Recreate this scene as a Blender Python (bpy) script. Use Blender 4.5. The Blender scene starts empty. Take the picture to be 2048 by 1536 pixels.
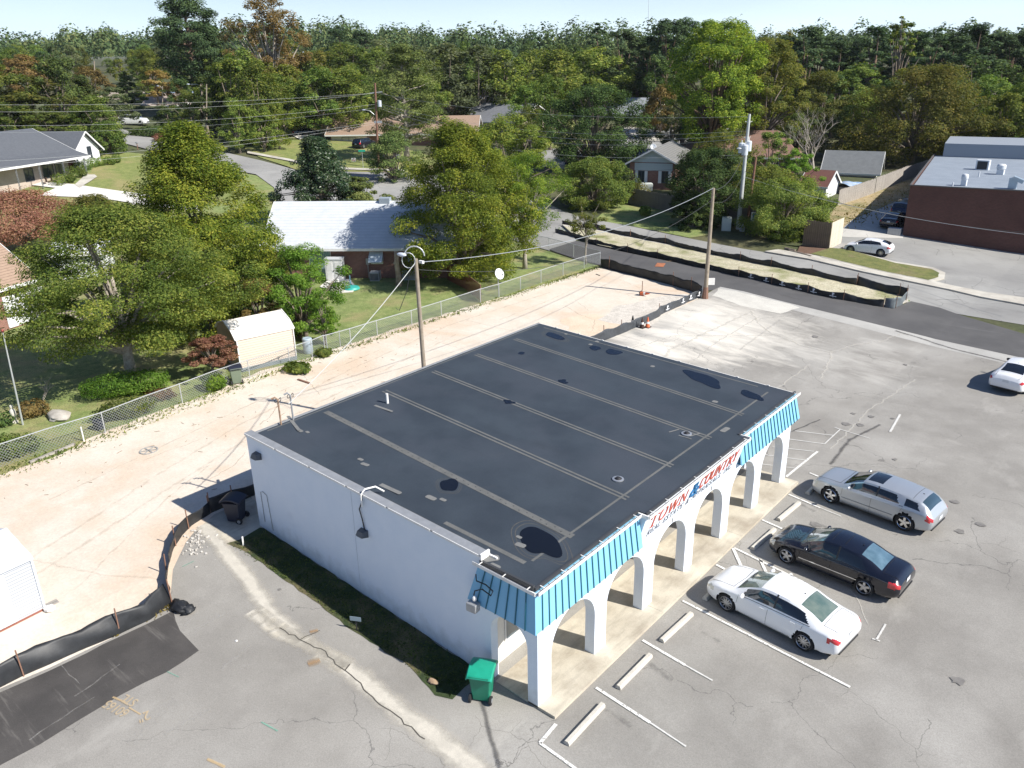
import bpy, bmesh, math, random
import numpy as np
from mathutils import Vector, Matrix, noise
from mathutils.geometry import tessellate_polygon
PI=math.pi; rad=math.radians
SC=bpy.context.scene; COL=SC.collection
# ------------------------------------------------------------------ camera
FPX=1606.0; YAW=rad(130.55); PIT=rad(21.75); ROL=rad(-1.05); CAM=np.array([11.4,-14.22,17.5])
fw=np.array([math.cos(YAW)*math.cos(PIT),math.sin(YAW)*math.cos(PIT),-math.sin(PIT)])
_r=np.array([math.sin(YAW),-math.cos(YAW),0.0]); _u=np.cross(_r,fw)
rt=_r*math.cos(ROL)+_u*math.sin(ROL); up=-_r*math.sin(ROL)+_u*math.cos(ROL)
cd=bpy.data.cameras.new('camera'); cam=bpy.data.objects.new('camera',cd); COL.objects.link(cam)
cd.sensor_width=36.0; cd.lens=FPX/2048*36.0; cd.clip_end=6000; cd.clip_start=0.2
cam.matrix_world=Matrix(((rt[0],up[0],-fw[0],CAM[0]),(rt[1],up[1],-fw[1],CAM[1]),(rt[2],up[2],-fw[2],CAM[2]),(0,0,0,1)))
SC.camera=cam
# ------------------------------------------------------------------ light
SUN_AZ=rad(14.5); SUN_EL=rad(40.5)
sd=bpy.data.lights.new('sun','SUN'); sd.energy=5.0; sd.angle=rad(0.53); sd.color=(1.0,0.955,0.88)
so=bpy.data.objects.new('sun',sd); COL.objects.link(so)
sdir=Vector((math.cos(SUN_AZ)*math.cos(SUN_EL),math.sin(SUN_AZ)*math.cos(SUN_EL),math.sin(SUN_EL)))
so.rotation_euler=sdir.to_track_quat('Z','Y').to_euler(); so.location=(30,0,60)
w=bpy.data.worlds.new('World'); SC.world=w; w.use_nodes=True
nt=w.node_tree; bg=nt.nodes['Background']; sky=nt.nodes.new('ShaderNodeTexSky'); sky.sky_type='NISHITA'
sky.sun_disc=False; sky.sun_elevation=SUN_EL; sky.sun_rotation=rad(90)-SUN_AZ; sky.air_density=1.0; sky.dust_density=0.6; sky.ozone_density=1.2; sky.altitude=60

_n=nt.nodes; _l=nt.links; _tc=_n.new('ShaderNodeTexCoord'); _sp=_n.new('ShaderNodeSeparateXYZ'); _l.new(_tc.outputs['Generated'],_sp.inputs[0])
_h=_n.new('ShaderNodeMapRange'); _h.inputs[1].default_value=.13; _h.inputs[2].default_value=.03; _h.inputs[3].default_value=0; _h.inputs[4].default_value=1; _l.new(_sp.outputs[2],_h.inputs[0])
_nz=_n.new('ShaderNodeTexNoise'); _nz.inputs['Scale'].default_value=2.2; _nz.inputs['Detail'].default_value=6; _mp=_n.new('ShaderNodeMapping'); _mp.inputs['Scale'].default_value=(1,1,7); _l.new(_tc.outputs['Generated'],_mp.inputs[0]); _l.new(_mp.outputs[0],_nz.inputs['Vector'])
_cl=_n.new('ShaderNodeMapRange'); _cl.inputs[1].default_value=.45; _cl.inputs[2].default_value=.75; _cl.inputs[3].default_value=.92; _cl.inputs[4].default_value=1.15; _l.new(_nz.outputs['Fac'],_cl.inputs[0]); _mm=_n.new('ShaderNodeMath'); _mm.operation='MULTIPLY'; _l.new(_h.outputs[0],_mm.inputs[0]); _l.new(_cl.outputs[0],_mm.inputs[1])
_mx=_n.new('ShaderNodeMix'); _mx.data_type='RGBA'; _l.new(_mm.outputs[0],_mx.inputs[0]); _tn=_n.new('ShaderNodeMix'); _tn.data_type='RGBA'; _tn.blend_type='MULTIPLY'; _tn.inputs[0].default_value=1; _l.new(sky.outputs[0],_tn.inputs[6]); _tn.inputs[7].default_value=(.88,1.02,1.28,1); _l.new(_tn.outputs[2],_mx.inputs[6]); _mx.inputs[7].default_value=(10.4,12.6,14.1,1)   # pale veil of thin cloud low in the sky
nt.links.new(_mx.outputs[2],bg.inputs[0]); bg.inputs[1].default_value=0.062
SC.view_settings.view_transform='Standard'; SC.view_settings.look='None'; SC.view_settings.exposure=0.55; SC.view_settings.gamma=1.0
SC.cycles.max_bounces=6; SC.cycles.transparent_max_bounces=12; SC.cycles.diffuse_bounces=3; SC.cycles.glossy_bounces=3; SC.cycles.transmission_bounces=3
SC.cycles.use_denoising=True
# ------------------------------------------------------------------ terrain and pixel->place helpers
vd=np.array([math.cos(YAW),math.sin(YAW)]); rd=np.array([math.sin(YAW),-math.cos(YAW)])
def DS(x,y): a=x-CAM[0]; b=y-CAM[1]; return a*vd[0]+b*vd[1], a*rd[0]+b*rd[1]
def XY(D,s): return CAM[0]+D*vd[0]+s*rd[0], CAM[1]+D*vd[1]+s*rd[1]
def tz(x,y):
    z=0.85*min(max(-x/14.0,0),1); D,s=DS(x,y)
    if D>75:
        z+=0.045*min(D-75,130)+0.018*max(0,D-205)
        z+=0.06*min(max(-s-10,0),120)*min((D-75)/45.0,1)
    return z
def ray(px,py): return fw*FPX+rt*(px-1024)-up*(py-768)
def GP(px,py,z=None):
    d=ray(px,py)
    if z is not None: t=(z-CAM[2])/d[2]; p=CAM+d*t; return (p[0],p[1],z)
    d=d/np.linalg.norm(d[:2]); t=5.0
    while t<1500:
        p=CAM+d*t
        if p[2]<tz(p[0],p[1]): break
        t+=1.0
    lo,hi=t-1,t
    for i in range(20):
        m=(lo+hi)/2; p=CAM+d*m
        if p[2]<tz(p[0],p[1]): hi=m
        else: lo=m
    p=CAM+d*hi; return (p[0],p[1],tz(p[0],p[1]))
def ZD(px,py,D):          # point on the ray of a pixel at view depth D
    d=ray(px,py); t=D/(d[0]*vd[0]+d[1]*vd[1]); p=CAM+d*t; return (p[0],p[1],p[2])
def PD(px,D,py=300):      # ground point in pixel column px at depth D
    for i in range(6):
        p=ZD(px,py,D); z=tz(p[0],p[1]); q=np.array([p[0],p[1],z])-CAM; py=768-FPX*(q@up)/(q@fw)
    return (p[0],p[1],z)
def HT(base,py,px=None):  # height above a ground point that reaches pixel row py
    b=np.array(base)-CAM; lo,hi=0.0,80.0
    for i in range(40):
        m=(lo+hi)/2; q=b+np.array([0,0,m]); y=768-FPX*(q@up)/(q@fw)
        if y>py: lo=m
        else: hi=m
    return lo
# ------------------------------------------------------------------ materials
MATS={}
def lin(c): return tuple(((v/255)/12.92 if v/255<=0.04045 else ((v/255+0.055)/1.055)**2.4) for v in c)
def mat(name,col=(.5,.5,.5),col2=None,scale=4.0,rough=0.8,metal=0.0,bump=0.0,bscale=40.0,spec=0.5,fine=None,fscale=120.0,col3=None,scale3=0.5,dist=0.0,coat=0.0,contrast=(0.35,0.65)):
    if name in MATS: return MATS[name]
    m=bpy.data.materials.new(name); MATS[name]=m; m.use_nodes=True; N=m.node_tree.nodes; L=m.node_tree.links
    b=N['Principled BSDF']; b.inputs['Roughness'].default_value=rough; b.inputs['Metallic'].default_value=metal
    b.inputs['Specular IOR Level'].default_value=spec; b.inputs['Coat Weight'].default_value=coat; b.inputs['Coat Roughness'].default_value=0.03
    b.inputs['Base Color'].default_value=(*col,1)
    geo=None
    if col2 or bump or fine or col3:
        geo=N.new('ShaderNodeNewGeometry')
    cur=None
    def nz(sc,det=5,ro=0.6):
        n=N.new('ShaderNodeTexNoise'); n.inputs['Scale'].default_value=sc; n.inputs['Detail'].default_value=det; n.inputs['Roughness'].default_value=ro; n.inputs['Distortion'].default_value=dist
        L.new(geo.outputs['Position'],n.inputs['Vector']); return n
    if col2:
        n=nz(scale); r=N.new('ShaderNodeValToRGB'); r.color_ramp.elements[0].position=contrast[0]; r.color_ramp.elements[1].position=contrast[1]
        r.color_ramp.elements[0].color=(*col,1); r.color_ramp.elements[1].color=(*col2,1); L.new(n.outputs['Fac'],r.inputs[0]); cur=r.outputs[0]
    if col3:
        n=nz(scale3,4); mr=N.new('ShaderNodeMapRange'); mr.inputs[1].default_value=.48; mr.inputs[2].default_value=.68; L.new(n.outputs['Fac'],mr.inputs[0])
        x=N.new('ShaderNodeMix'); x.data_type='RGBA'; L.new(mr.outputs[0],x.inputs[0]); 
        if cur: L.new(cur,x.inputs[6])
        else: x.inputs[6].default_value=(*col,1)
        x.inputs[7].default_value=(*col3,1); cur=x.outputs[2]
    if fine:
        n=nz(fscale,3,.7); mr=N.new('ShaderNodeMapRange'); mr.inputs[1].default_value=.25; mr.inputs[2].default_value=.75; mr.inputs[3].default_value=1-fine; mr.inputs[4].default_value=1+fine
        L.new(n.outputs['Fac'],mr.inputs[0]); x=N.new('ShaderNodeMix'); x.data_type='RGBA'; x.blend_type='MULTIPLY'; x.inputs[0].default_value=1
        if cur: L.new(cur,x.inputs[6])
        else: x.inputs[6].default_value=(*col,1)
        cb=N.new('ShaderNodeCombineColor'); [L.new(mr.outputs[0],cb.inputs[i]) for i in range(3)]; L.new(cb.outputs[0],x.inputs[7]); cur=x.outputs[2]
    if cur: L.new(cur,b.inputs['Base Color'])
    if bump:
        n=nz(bscale,4); bp=N.new('ShaderNodeBump'); bp.inputs['Strength'].default_value=bump; bp.inputs['Distance'].default_value=0.02; L.new(n.outputs['Fac'],bp.inputs['Height']); L.new(bp.outputs[0],b.inputs['Normal'])
    m['_out']=0
    return m
def basecol(m):           # socket feeding base colour, and node/link helpers
    N=m.node_tree.nodes; L=m.node_tree.links; b=N['Principled BSDF']; s=b.inputs['Base Color']
    return N,L,b,(s.links[0].from_socket if s.links else None)
def overlay(m,fac_socket,col,mode='MIX'):
    N,L,b,cur=basecol(m); x=N.new('ShaderNodeMix'); x.data_type='RGBA'; x.blend_type=mode
    if cur: L.new(cur,x.inputs[6])
    else: x.inputs[6].default_value=b.inputs['Base Color'].default_value
    x.inputs[7].default_value=(*col,1); L.new(fac_socket,x.inputs[0]); L.new(x.outputs[2],b.inputs['Base Color'])
def mth(m,op,a,b=None,c=None):
    N=m.node_tree.nodes; L=m.node_tree.links; n=N.new('ShaderNodeMath'); n.operation=op
    for i,v in enumerate((a,b,c)):
        if v is None: continue
        if isinstance(v,(int,float)): n.inputs[i].default_value=v
        else: L.new(v,n.inputs[i])
    return n.outputs[0]
def cracks(m,scale=.25,width=.012,col=(.05,.05,.045),warp=1.2,mask=.5,strength=.8):
    N=m.node_tree.nodes; L=m.node_tree.links; g=N.new('ShaderNodeNewGeometry')
    n=N.new('ShaderNodeTexNoise'); n.inputs['Scale'].default_value=.9; n.inputs['Detail'].default_value=6; L.new(g.outputs['Position'],n.inputs['Vector'])
    vm=N.new('ShaderNodeVectorMath'); vm.operation='MULTIPLY_ADD'; L.new(n.outputs['Color'],vm.inputs[0]); vm.inputs[1].default_value=(warp,warp,0); L.new(g.outputs['Position'],vm.inputs[2])
    sx=N.new('ShaderNodeSeparateXYZ'); L.new(vm.outputs[0],sx.inputs[0]); cx=N.new('ShaderNodeCombineXYZ'); L.new(sx.outputs[0],cx.inputs[0]); L.new(sx.outputs[1],cx.inputs[1])
    v=N.new('ShaderNodeTexVoronoi'); v.feature='DISTANCE_TO_EDGE'; v.inputs['Scale'].default_value=scale; L.new(cx.outputs[0],v.inputs['Vector'])
    line=mth(m,'LESS_THAN',v.outputs['Distance'],width)
    k=N.new('ShaderNodeTexNoise'); k.inputs['Scale'].default_value=.13; k.inputs['Detail'].default_value=3; L.new(g.outputs['Position'],k.inputs['Vector'])
    mk=mth(m,'GREATER_THAN',k.outputs['Fac'],mask); f=mth(m,'MULTIPLY',mth(m,'MULTIPLY',line,mk),strength); overlay(m,f,col)
def banded(m,col,rx,ry,scale=1.0,lo=.5,hi=.7,amt=1.0,det=5,rot=0.0):   # stretched noise stains
    N=m.node_tree.nodes; L=m.node_tree.links; g=N.new('ShaderNodeNewGeometry'); mp=N.new('ShaderNodeMapping'); mp.inputs['Scale'].default_value=(rx,ry,1); mp.inputs['Rotation'].default_value=(0,0,rot)
    L.new(g.outputs['Position'],mp.inputs[0]); n=N.new('ShaderNodeTexNoise'); n.inputs['Scale'].default_value=scale; n.inputs['Detail'].default_value=det; n.inputs['Roughness'].default_value=.65; L.new(mp.outputs[0],n.inputs['Vector'])
    mr=N.new('ShaderNodeMapRange'); mr.inputs[1].default_value=lo; mr.inputs[2].default_value=hi; mr.inputs[4].default_value=amt; L.new(n.outputs['Fac'],mr.inputs[0]); overlay(m,mr.outputs[0],col)
def brick_mat(name,c1,c2,mortar,sc=1.0):
    if name in MATS: return MATS[name]
    m=mat(name,c1,rough=.9); N,L,b,cur=basecol(m); t=N.new('ShaderNodeTexCoord'); s=N.new('ShaderNodeSeparateXYZ'); L.new(t.outputs['Object'],s.inputs[0])
    g=N.new('ShaderNodeNewGeometry'); sn=N.new('ShaderNodeSeparateXYZ'); L.new(t.outputs['Normal'],sn.inputs[0])
    ax=mth(m,'GREATER_THAN',mth(m,'ABSOLUTE',sn.outputs[0]),.7)
    u=mth(m,'ADD',mth(m,'MULTIPLY',s.outputs[1],ax),mth(m,'MULTIPLY',s.outputs[0],mth(m,'SUBTRACT',1.0,ax)))
    c=N.new('ShaderNodeCombineXYZ'); L.new(u,c.inputs[0]); L.new(s.outputs[2],c.inputs[1])
    k=N.new('ShaderNodeTexBrick'); k.inputs['Scale'].default_value=1/sc; k.inputs['Color1'].default_value=(*c1,1); k.inputs['Color2'].default_value=(*c2,1); k.inputs['Mortar'].default_value=(*mortar,1)
    k.inputs['Mortar Size'].default_value=.008; k.inputs['Brick Width'].default_value=.22; k.inputs['Row Height'].default_value=.075; k.inputs['Bias'].default_value=-.1; L.new(c.outputs[0],k.inputs['Vector']); L.new(k.outputs[0],b.inputs['Base Color'])
    n=N.new('ShaderNodeTexNoise'); n.inputs['Scale'].default_value=.5; n.inputs['Detail'].default_value=6; L.new(t.outputs['Object'],n.inputs['Vector']); mr=N.new('ShaderNodeMapRange'); mr.inputs[1].default_value=.4; mr.inputs[2].default_value=.8; mr.inputs[4].default_value=.45; L.new(n.outputs['Fac'],mr.inputs[0]); overlay(m,mr.outputs[0],tuple(v*.55 for v in c1))
    return m
def rows_mat(name,c1,c2,axis=2,period=.15,edge=.1,rough=.8,var=None,vscale=3.0,metal=0.0):   # clapboard, shingle courses, ribs: thin dark line per row, in object space
    if name in MATS: return MATS[name]
    m=mat(name,c1,rough=rough,metal=metal); N,L,b,cur=basecol(m); t=N.new('ShaderNodeTexCoord'); s=N.new('ShaderNodeSeparateXYZ'); L.new(t.outputs['Object'],s.inputs[0])
    f=mth(m,'FRACT',mth(m,'DIVIDE',s.outputs[axis],period)); ln=mth(m,'LESS_THAN',f,edge)
    if var:
        n=N.new('ShaderNodeTexNoise'); n.inputs['Scale'].default_value=vscale; n.inputs['Detail'].default_value=6; n.inputs['Roughness'].default_value=.7; L.new(t.outputs['Object'],n.inputs['Vector']); mr=N.new('ShaderNodeMapRange'); mr.inputs[1].default_value=.35; mr.inputs[2].default_value=.7; L.new(n.outputs['Fac'],mr.inputs[0]); overlay(m,mr.outputs[0],var)
    overlay(m,ln,c2)
    bp=N.new('ShaderNodeBump'); bp.inputs['Strength'].default_value=.6; bp.inputs['Distance'].default_value=.02; L.new(f,bp.inputs['Height']); L.new(bp.outputs[0],b.inputs['Normal'])
    return m
def glass(name,col=(.02,.03,.04),rough=.06,trans=0.0):
    if name in MATS: return MATS[name]
    m=mat(name,col,rough=rough,spec=.7); b=m.node_tree.nodes['Principled BSDF']; b.inputs['Coat Weight'].default_value=.6
    return m
# ------------------------------------------------------------------ objects
WM={}
def E(name,label,cat,loc,rot=0.0,group=None):
    o=bpy.data.objects.new(name,None); COL.objects.link(o); o.location=loc; o.rotation_euler=(0,0,rot); o.empty_display_size=.3
    o['label']=label; o['category']=cat
    if group: o['group']=group
    WM[o.name]=Matrix.Translation(loc)@Matrix.Rotation(rot,4,'Z'); return o
def tag(o,label,cat,group=None):
    o['label']=label; o['category']=cat
    if group: o['group']=group
    return o
class MB:
    def __init__(s): s.V=[]; s.F=[]; s.T=None
    def v(s,p):
        if s.T is not None: p=s.T@Vector(p)
        s.V.append(tuple(p)); return len(s.V)-1
    def face(s,pts): s.F.append([s.v(p) for p in pts])
    def box(s,x0,x1,y0,y1,z0,z1):
        b=[s.v(p) for p in ((x0,y0,z0),(x1,y0,z0),(x1,y1,z0),(x0,y1,z0),(x0,y0,z1),(x1,y0,z1),(x1,y1,z1),(x0,y1,z1))]
        for f in ((0,3,2,1),(4,5,6,7),(0,1,5,4),(1,2,6,5),(2,3,7,6),(3,0,4,7)): s.F.append([b[i] for i in f])
        return s
    def cbox(s,c,d,rz=0.0,rx=0.0,ry=0.0):
        T0=s.T; M=Matrix.Translation(c)@Matrix.Rotation(rz,4,'Z')@Matrix.Rotation(ry,4,'Y')@Matrix.Rotation(rx,4,'X'); s.T=(T0@M) if T0 is not None else M
        s.box(-d[0]/2,d[0]/2,-d[1]/2,d[1]/2,-d[2]/2,d[2]/2); s.T=T0; return s
    def prism(s,pts,z0,z1):      # pts xy list
        n=len(pts); a=[s.v((p[0],p[1],z0)) for p in pts]; b=[s.v((p[0],p[1],z1)) for p in pts]
        s.F.append(a[::-1]); s.F.append(b)
        for i in range(n): s.F.append([a[i],a[(i+1)%n],b[(i+1)%n],b[i]])
        return s
    def beam(s,p,q,w,h):         # rectangular bar between points, w horizontal, h vertical
        p=Vector(p);q=Vector(q); d=(q-p); L_=d.length; d.normalize(); a=Vector((0,0,1)) if abs(d.z)<.95 else Vector((1,0,0)); x=d.cross(a).normalized()*w/2; y=x.cross(d).normalized()*h/2
        A=[s.v(p+x*i+y*j) for i,j in ((-1,-1),(1,-1),(1,1),(-1,1))]; B=[s.v(q+x*i+y*j) for i,j in ((-1,-1),(1,-1),(1,1),(-1,1))]
        s.F+= [A[::-1],B]+[[A[i],A[(i+1)%4],B[(i+1)%4],B[i]] for i in range(4)]; return s
    def tube(s,pts,r,n=6,cap=True):
        P=[Vector(p) for p in pts]; R=r if isinstance(r,(list,tuple)) else [r]*len(P); rings=[]; pa=None
        for i,p in enumerate(P):
            d=(P[min(i+1,len(P)-1)]-P[max(i-1,0)]); 
            if d.length<1e-9: d=Vector((0,0,1))
            d.normalize()
            if pa is None: a=Vector((1,0,0)) if abs(d.x)<.9 else Vector((0,1,0)); u=d.cross(a).normalized()
            else: u=(pa-d*pa.dot(d)); u=u.normalized() if u.length>1e-6 else d.orthogonal().normalized()
            pa=u; w_=d.cross(u); rings.append([s.v(p+(u*math.cos(2*PI*k/n)+w_*math.sin(2*PI*k/n))*R[i]) for k in range(n)])
        for a,b in zip(rings,rings[1:]):
            for k in range(n): s.F.append([a[k],a[(k+1)%n],b[(k+1)%n],b[k]])
        if cap: s.F.append(rings[0][::-1]); s.F.append(rings[-1])
        return s
    def cyl(s,c,r,h,n=16,r2=None): return s.tube([c,(c[0],c[1],c[2]+h)],[r,r if r2 is None else r2],n)
    def lathe(s,prof,c=(0,0,0),n=24,axis='Z'):
        rings=[]
        for r,h in prof:
            ring=[]
            for k in range(n):
                a=2*PI*k/n
                if axis=='Z': p=(c[0]+r*math.cos(a),c[1]+r*math.sin(a),c[2]+h)
                else: p=(c[0]+r*math.cos(a),c[1]+h,c[2]+r*math.sin(a))
                ring.append(s.v(p))
            rings.append(ring)
        for a,b in zip(rings,rings[1:]):
            for k in range(n):
                f=[a[k],a[(k+1)%n],b[(k+1)%n],b[k]]; s.F.append(f if axis=='Z' else f[::-1])
        return s
    def grid(s,P):               # P rows of points
        idx=[[s.v(p) for p in row] for row in P]
        for i in range(len(P)-1):
            for j in range(len(P[0])-1): s.F.append([idx[i][j],idx[i+1][j],idx[i+1][j+1],idx[i][j+1]])
        return s
    def blob(s,c,r,n=10,m=6,jit=0.0,seed=0):
        rg=random.Random(seed); rows=[]
        for i in range(m+1):
            t=PI*i/m; rows.append([(c[0]+r[0]*math.sin(t)*math.cos(2*PI*k/n)*(1+rg.uniform(-jit,jit)),c[1]+r[1]*math.sin(t)*math.sin(2*PI*k/n)*(1+rg.uniform(-jit,jit)),c[2]+r[2]*math.cos(t)) for k in range(n)])
        idx=[[s.v(p) for p in row] for row in rows]
        for i in range(m):
            for k in range(n): s.F.append([idx[i][k],idx[i+1][k],idx[i+1][(k+1)%n],idx[i][(k+1)%n]])
        return s
    def mesh(s,name,m,smooth=False,inv=None):
        me=bpy.data.meshes.new(name); V=s.V if inv is None else [tuple(inv@Vector(p)) for p in s.V]
        me.from_pydata(V,[],s.F)
        for x in (m if isinstance(m,(list,tuple)) else [m]): me.materials.append(x)
        if smooth: me.shade_smooth() if smooth=='all' else sm(me,rad(38))
        return me
    def build(s,name,m,parent=None,smooth=False,world=True,bevel=0.0,origin=None):
        inv=None; 
        if parent is not None and world: inv=WM[parent.name].inverted()
        if parent is None and origin is not None: inv=Matrix.Translation(origin).inverted()
        me=s.mesh(name,m,smooth,inv); o=bpy.data.objects.new(name,me); COL.objects.link(o)
        if parent is not None: o.parent=parent; WM[o.name]=WM[parent.name]
        else:
            if origin is not None: o.location=origin
            WM[o.name]=Matrix.Translation(origin or (0,0,0))
        if bevel:
            b=o.modifiers.new('bevel','BEVEL'); b.width=bevel; b.segments=2; b.limit_method='ANGLE'
        return o
def sm(me,ang):
    me.shade_smooth()
    try: me.set_sharp_from_angle(angle=ang)
    except Exception: pass
def copy_tree(o,loc=None,rot=None,label=None,parent=None,group=None):
    c=o.copy(); COL.objects.link(c)
    if parent is not None: c.parent=parent
    if loc is not None: c.location=loc; c.rotation_euler=(0,0,rot if rot is not None else o.rotation_euler[2])
    if label: c['label']=label
    if group: c['group']=group
    for ch in list(o.children): copy_tree(ch,parent=c)
    return c
# ------------------------------------------------------------------ ground sheets
def sheet(name,pts,m,level=0,kind='structure',extra=0.0,cell=8.0,lab=None,thick=0.0):
    """pts: world (x,y) polygon, draped over the terrain, each level laid a little above the one below"""
    bm=bmesh.new(); f=bm.faces.new([bm.verts.new((p[0],p[1],0)) for p in pts]); bmesh.ops.triangulate(bm,faces=[f],ngon_method='EAR_CLIP')
    def cut(co,no):
        bmesh.ops.bisect_plane(bm,geom=bm.verts[:]+bm.edges[:]+bm.faces[:],dist=1e-4,plane_co=co,plane_no=no)
    xs=[p[0] for p in pts]
    for x in (0,-14):
        if min(xs)<x<max(xs): cut((x,0,0),(1,0,0))
    q=[DS(p[0],p[1]) for p in pts]; D1=max(a for a,b in q); s0=min(b for a,b in q); s1=max(b for a,b in q)
    if D1>75:
        D=75.0
        while D<D1: cut((*XY(D,0),0),(*vd,0)); D+=cell
        s=math.floor(s0/cell)*cell
        while s<s1: cut((*XY(0,s),0),(*rd,0)); s+=cell
    for v in bm.verts:
        d,_=DS(v.co.x,v.co.y); v.co.z=tz(v.co.x,v.co.y)+level*(0.005+0.0006*max(0,d-60))+extra
    if thick:
        r=bmesh.ops.extrude_face_region(bm,geom=bm.faces[:])
        for g in r['geom']:
            if isinstance(g,bmesh.types.BMVert): g.co.z+=thick
    bmesh.ops.recalc_face_normals(bm,faces=bm.faces)
    me=bpy.data.meshes.new(name); bm.to_mesh(me); bm.free(); me.materials.append(m); o=bpy.data.objects.new(name,me); COL.objects.link(o)
    if kind: o['kind']=kind
    return o
def PX(*pts): return [GP(*p)[:2] for p in pts]
def wob(pts,amp=.15,step=.6,seed=1,close=True):   # roughen a polygon outline
    rg=random.Random(seed); out=[]; n=len(pts)
    for i in range(n if close else n-1):
        a=Vector(pts[i][:2]); b=Vector(pts[(i+1)%n][:2]); L_=(b-a).length; k=max(1,min(400,int(L_/step)))
        nn=Vector((-(b-a).y,(b-a).x))/max(L_,1e-6)
        for j in range(k):
            t=j/k; p=a.lerp(b,t)
            if 0<j: p+=nn*rg.uniform(-amp,amp)
            out.append((p.x,p.y))
    return out
# ================================================================== GROUND
g_far=mat('ground_far',(.050,.062,.022),(.085,.095,.034),.5,.95,col3=(.13,.11,.055),scale3=.05,fine=.4,fscale=3)
N_=1500
def ground():
    Ds=[-90,-50,-20,0,15,30,45,60,75]+list(range(83,240,8))+[260,300,360,450,600,800,1100,1600,2400,4000]
    Ss=[-3500,-1500,-800,-500,-350,-260]+list(range(-200,201,8))+[260,350,500,800,1500,3500]
    bm=bmesh.new(); V=[[bm.verts.new((*XY(D,s),0)) for s in Ss] for D in Ds]
    for i in range(len(Ds)-1):
        for j in range(len(Ss)-1): bm.faces.new((V[i][j],V[i][j+1],V[i+1][j+1],V[i+1][j]))
    for x in (0,-14): bmesh.ops.bisect_plane(bm,geom=bm.verts[:]+bm.edges[:]+bm.faces[:],dist=1e-4,plane_co=(x,0,0),plane_no=(1,0,0))
    bmesh.ops.triangulate(bm,faces=[f for f in bm.faces if len(f.verts)>3])
    for v in bm.verts: v.co.z=tz(v.co.x,v.co.y)-0.012
    bmesh.ops.recalc_face_normals(bm,faces=bm.faces)
    if sum(f.normal.z for f in bm.faces)<0: bmesh.ops.reverse_faces(bm,faces=bm.faces)
    me=bpy.data.meshes.new('ground'); bm.to_mesh(me); bm.free(); me.materials.append(g_far); o=bpy.data.objects.new('ground',me); COL.objects.link(o); o['kind']='structure'
ground()
m_grass=mat('lawn_grass',(.15,.185,.045),(.23,.25,.075),1.2,.95,col3=(.28,.245,.10),scale3=.22,fine=.55,fscale=14,bump=.6,bscale=25)
m_grass2=mat('yard_grass',(.14,.19,.05),(.24,.28,.095),1.6,.95,col3=(.28,.25,.11),scale3=.35,fine=.6,fscale=16,bump=.6,bscale=25)
m_sand=mat('sand',(.62,.545,.45),(.68,.61,.52),.7,.95,col3=(.60,.47,.35),scale3=.16,fine=.12,fscale=9,bump=.35,bscale=6,dist=.4)
banded(m_sand,(.54,.40,.28),2.2,.9,1.6,.60,.76,.35,6,rot=.5)
banded(m_sand,(.36,.25,.15),.6,1.8,6,.70,.76,.55,4,rot=.5)
m_asph=mat('old_asphalt',(.235,.222,.200),(.300,.285,.258),.35,.92,col3=(.37,.355,.325),scale3=.12,fine=.22,fscale=30,bump=.25,bscale=60)
banded(m_asph,(.47,.45,.41),.5,.25,.8,.58,.78,.6,7,rot=.4)
banded(m_asph,(.13,.12,.11),1.2,.8,.35,.60,.80,.45,6)
def dust():     # pale dust drifted over the far part of the lot, with its own irregular outline
    m=m_asph; N=m.node_tree.nodes; L=m.node_tree.links; g=N.new('ShaderNodeNewGeometry')
    for (cx,cy,R_,lo,hi,amt,col) in ((*GP(1400,640)[:2],13,.25,.55,.95,(.70,.66,.58)),(*GP(1330,700)[:2],9,.3,.6,.9,(.74,.69,.60)),(*GP(1700,720)[:2],13,.42,.66,.8,(.52,.50,.455)),(*GP(1900,900)[:2],9,.5,.7,.6,(.46,.44,.40))):
        d=N.new('ShaderNodeVectorMath'); d.operation='DISTANCE'; L.new(g.outputs['Position'],d.inputs[0]); d.inputs[1].default_value=(cx,cy,.4)
        mp=N.new('ShaderNodeMapping'); mp.inputs['Scale'].default_value=(.35,.9,1); mp.inputs['Rotation'].default_value=(0,0,.25); L.new(g.outputs['Position'],mp.inputs[0])
        n=N.new('ShaderNodeTexNoise'); n.inputs['Scale'].default_value=.8; n.inputs['Detail'].default_value=8; n.inputs['Roughness'].default_value=.68; n.inputs['Distortion'].default_value=.5; L.new(mp.outputs[0],n.inputs['Vector'])
        fo=N.new('ShaderNodeMapRange'); fo.inputs[1].default_value=R_; fo.inputs[2].default_value=R_*.1; fo.inputs[3].default_value=0; fo.inputs[4].default_value=.42; L.new(d.outputs['Value'],fo.inputs[0])
        a=mth(m,'ADD',fo.outputs[0],mth(m,'MULTIPLY',n.outputs['Fac'],.62)); mr=N.new('ShaderNodeMapRange'); mr.inputs[1].default_value=lo+.22; mr.inputs[2].default_value=hi+.22; mr.inputs[4].default_value=amt; L.new(a,mr.inputs[0])
        gate=mth(m,'LESS_THAN',d.outputs['Value'],R_*1.0); soft=N.new('ShaderNodeMapRange'); soft.inputs[1].default_value=R_; soft.inputs[2].default_value=R_*.7; L.new(d.outputs['Value'],soft.inputs[0])
        overlay(m,mth(m,'MULTIPLY',mr.outputs[0],soft.outputs[0]),col)
dust()
cracks(m_asph,.16,.0017,(.10,.095,.09),1.6,.46,.6)
cracks(m_asph,.55,.0035,(.10,.095,.085),.9,.58,.6)
m_newasph=mat('new_asphalt',(.052,.048,.045),(.085,.078,.072),.6,.9,fine=.25,fscale=40,bump=.2,bscale=80)
banded(m_newasph,(.22,.205,.185),.35,3.2,.9,.60,.80,.75,7,rot=-.42)
m_road=mat('dark_road',(.078,.076,.076),(.105,.102,.100),.4,.9,fine=.12,fscale=30)
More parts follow.
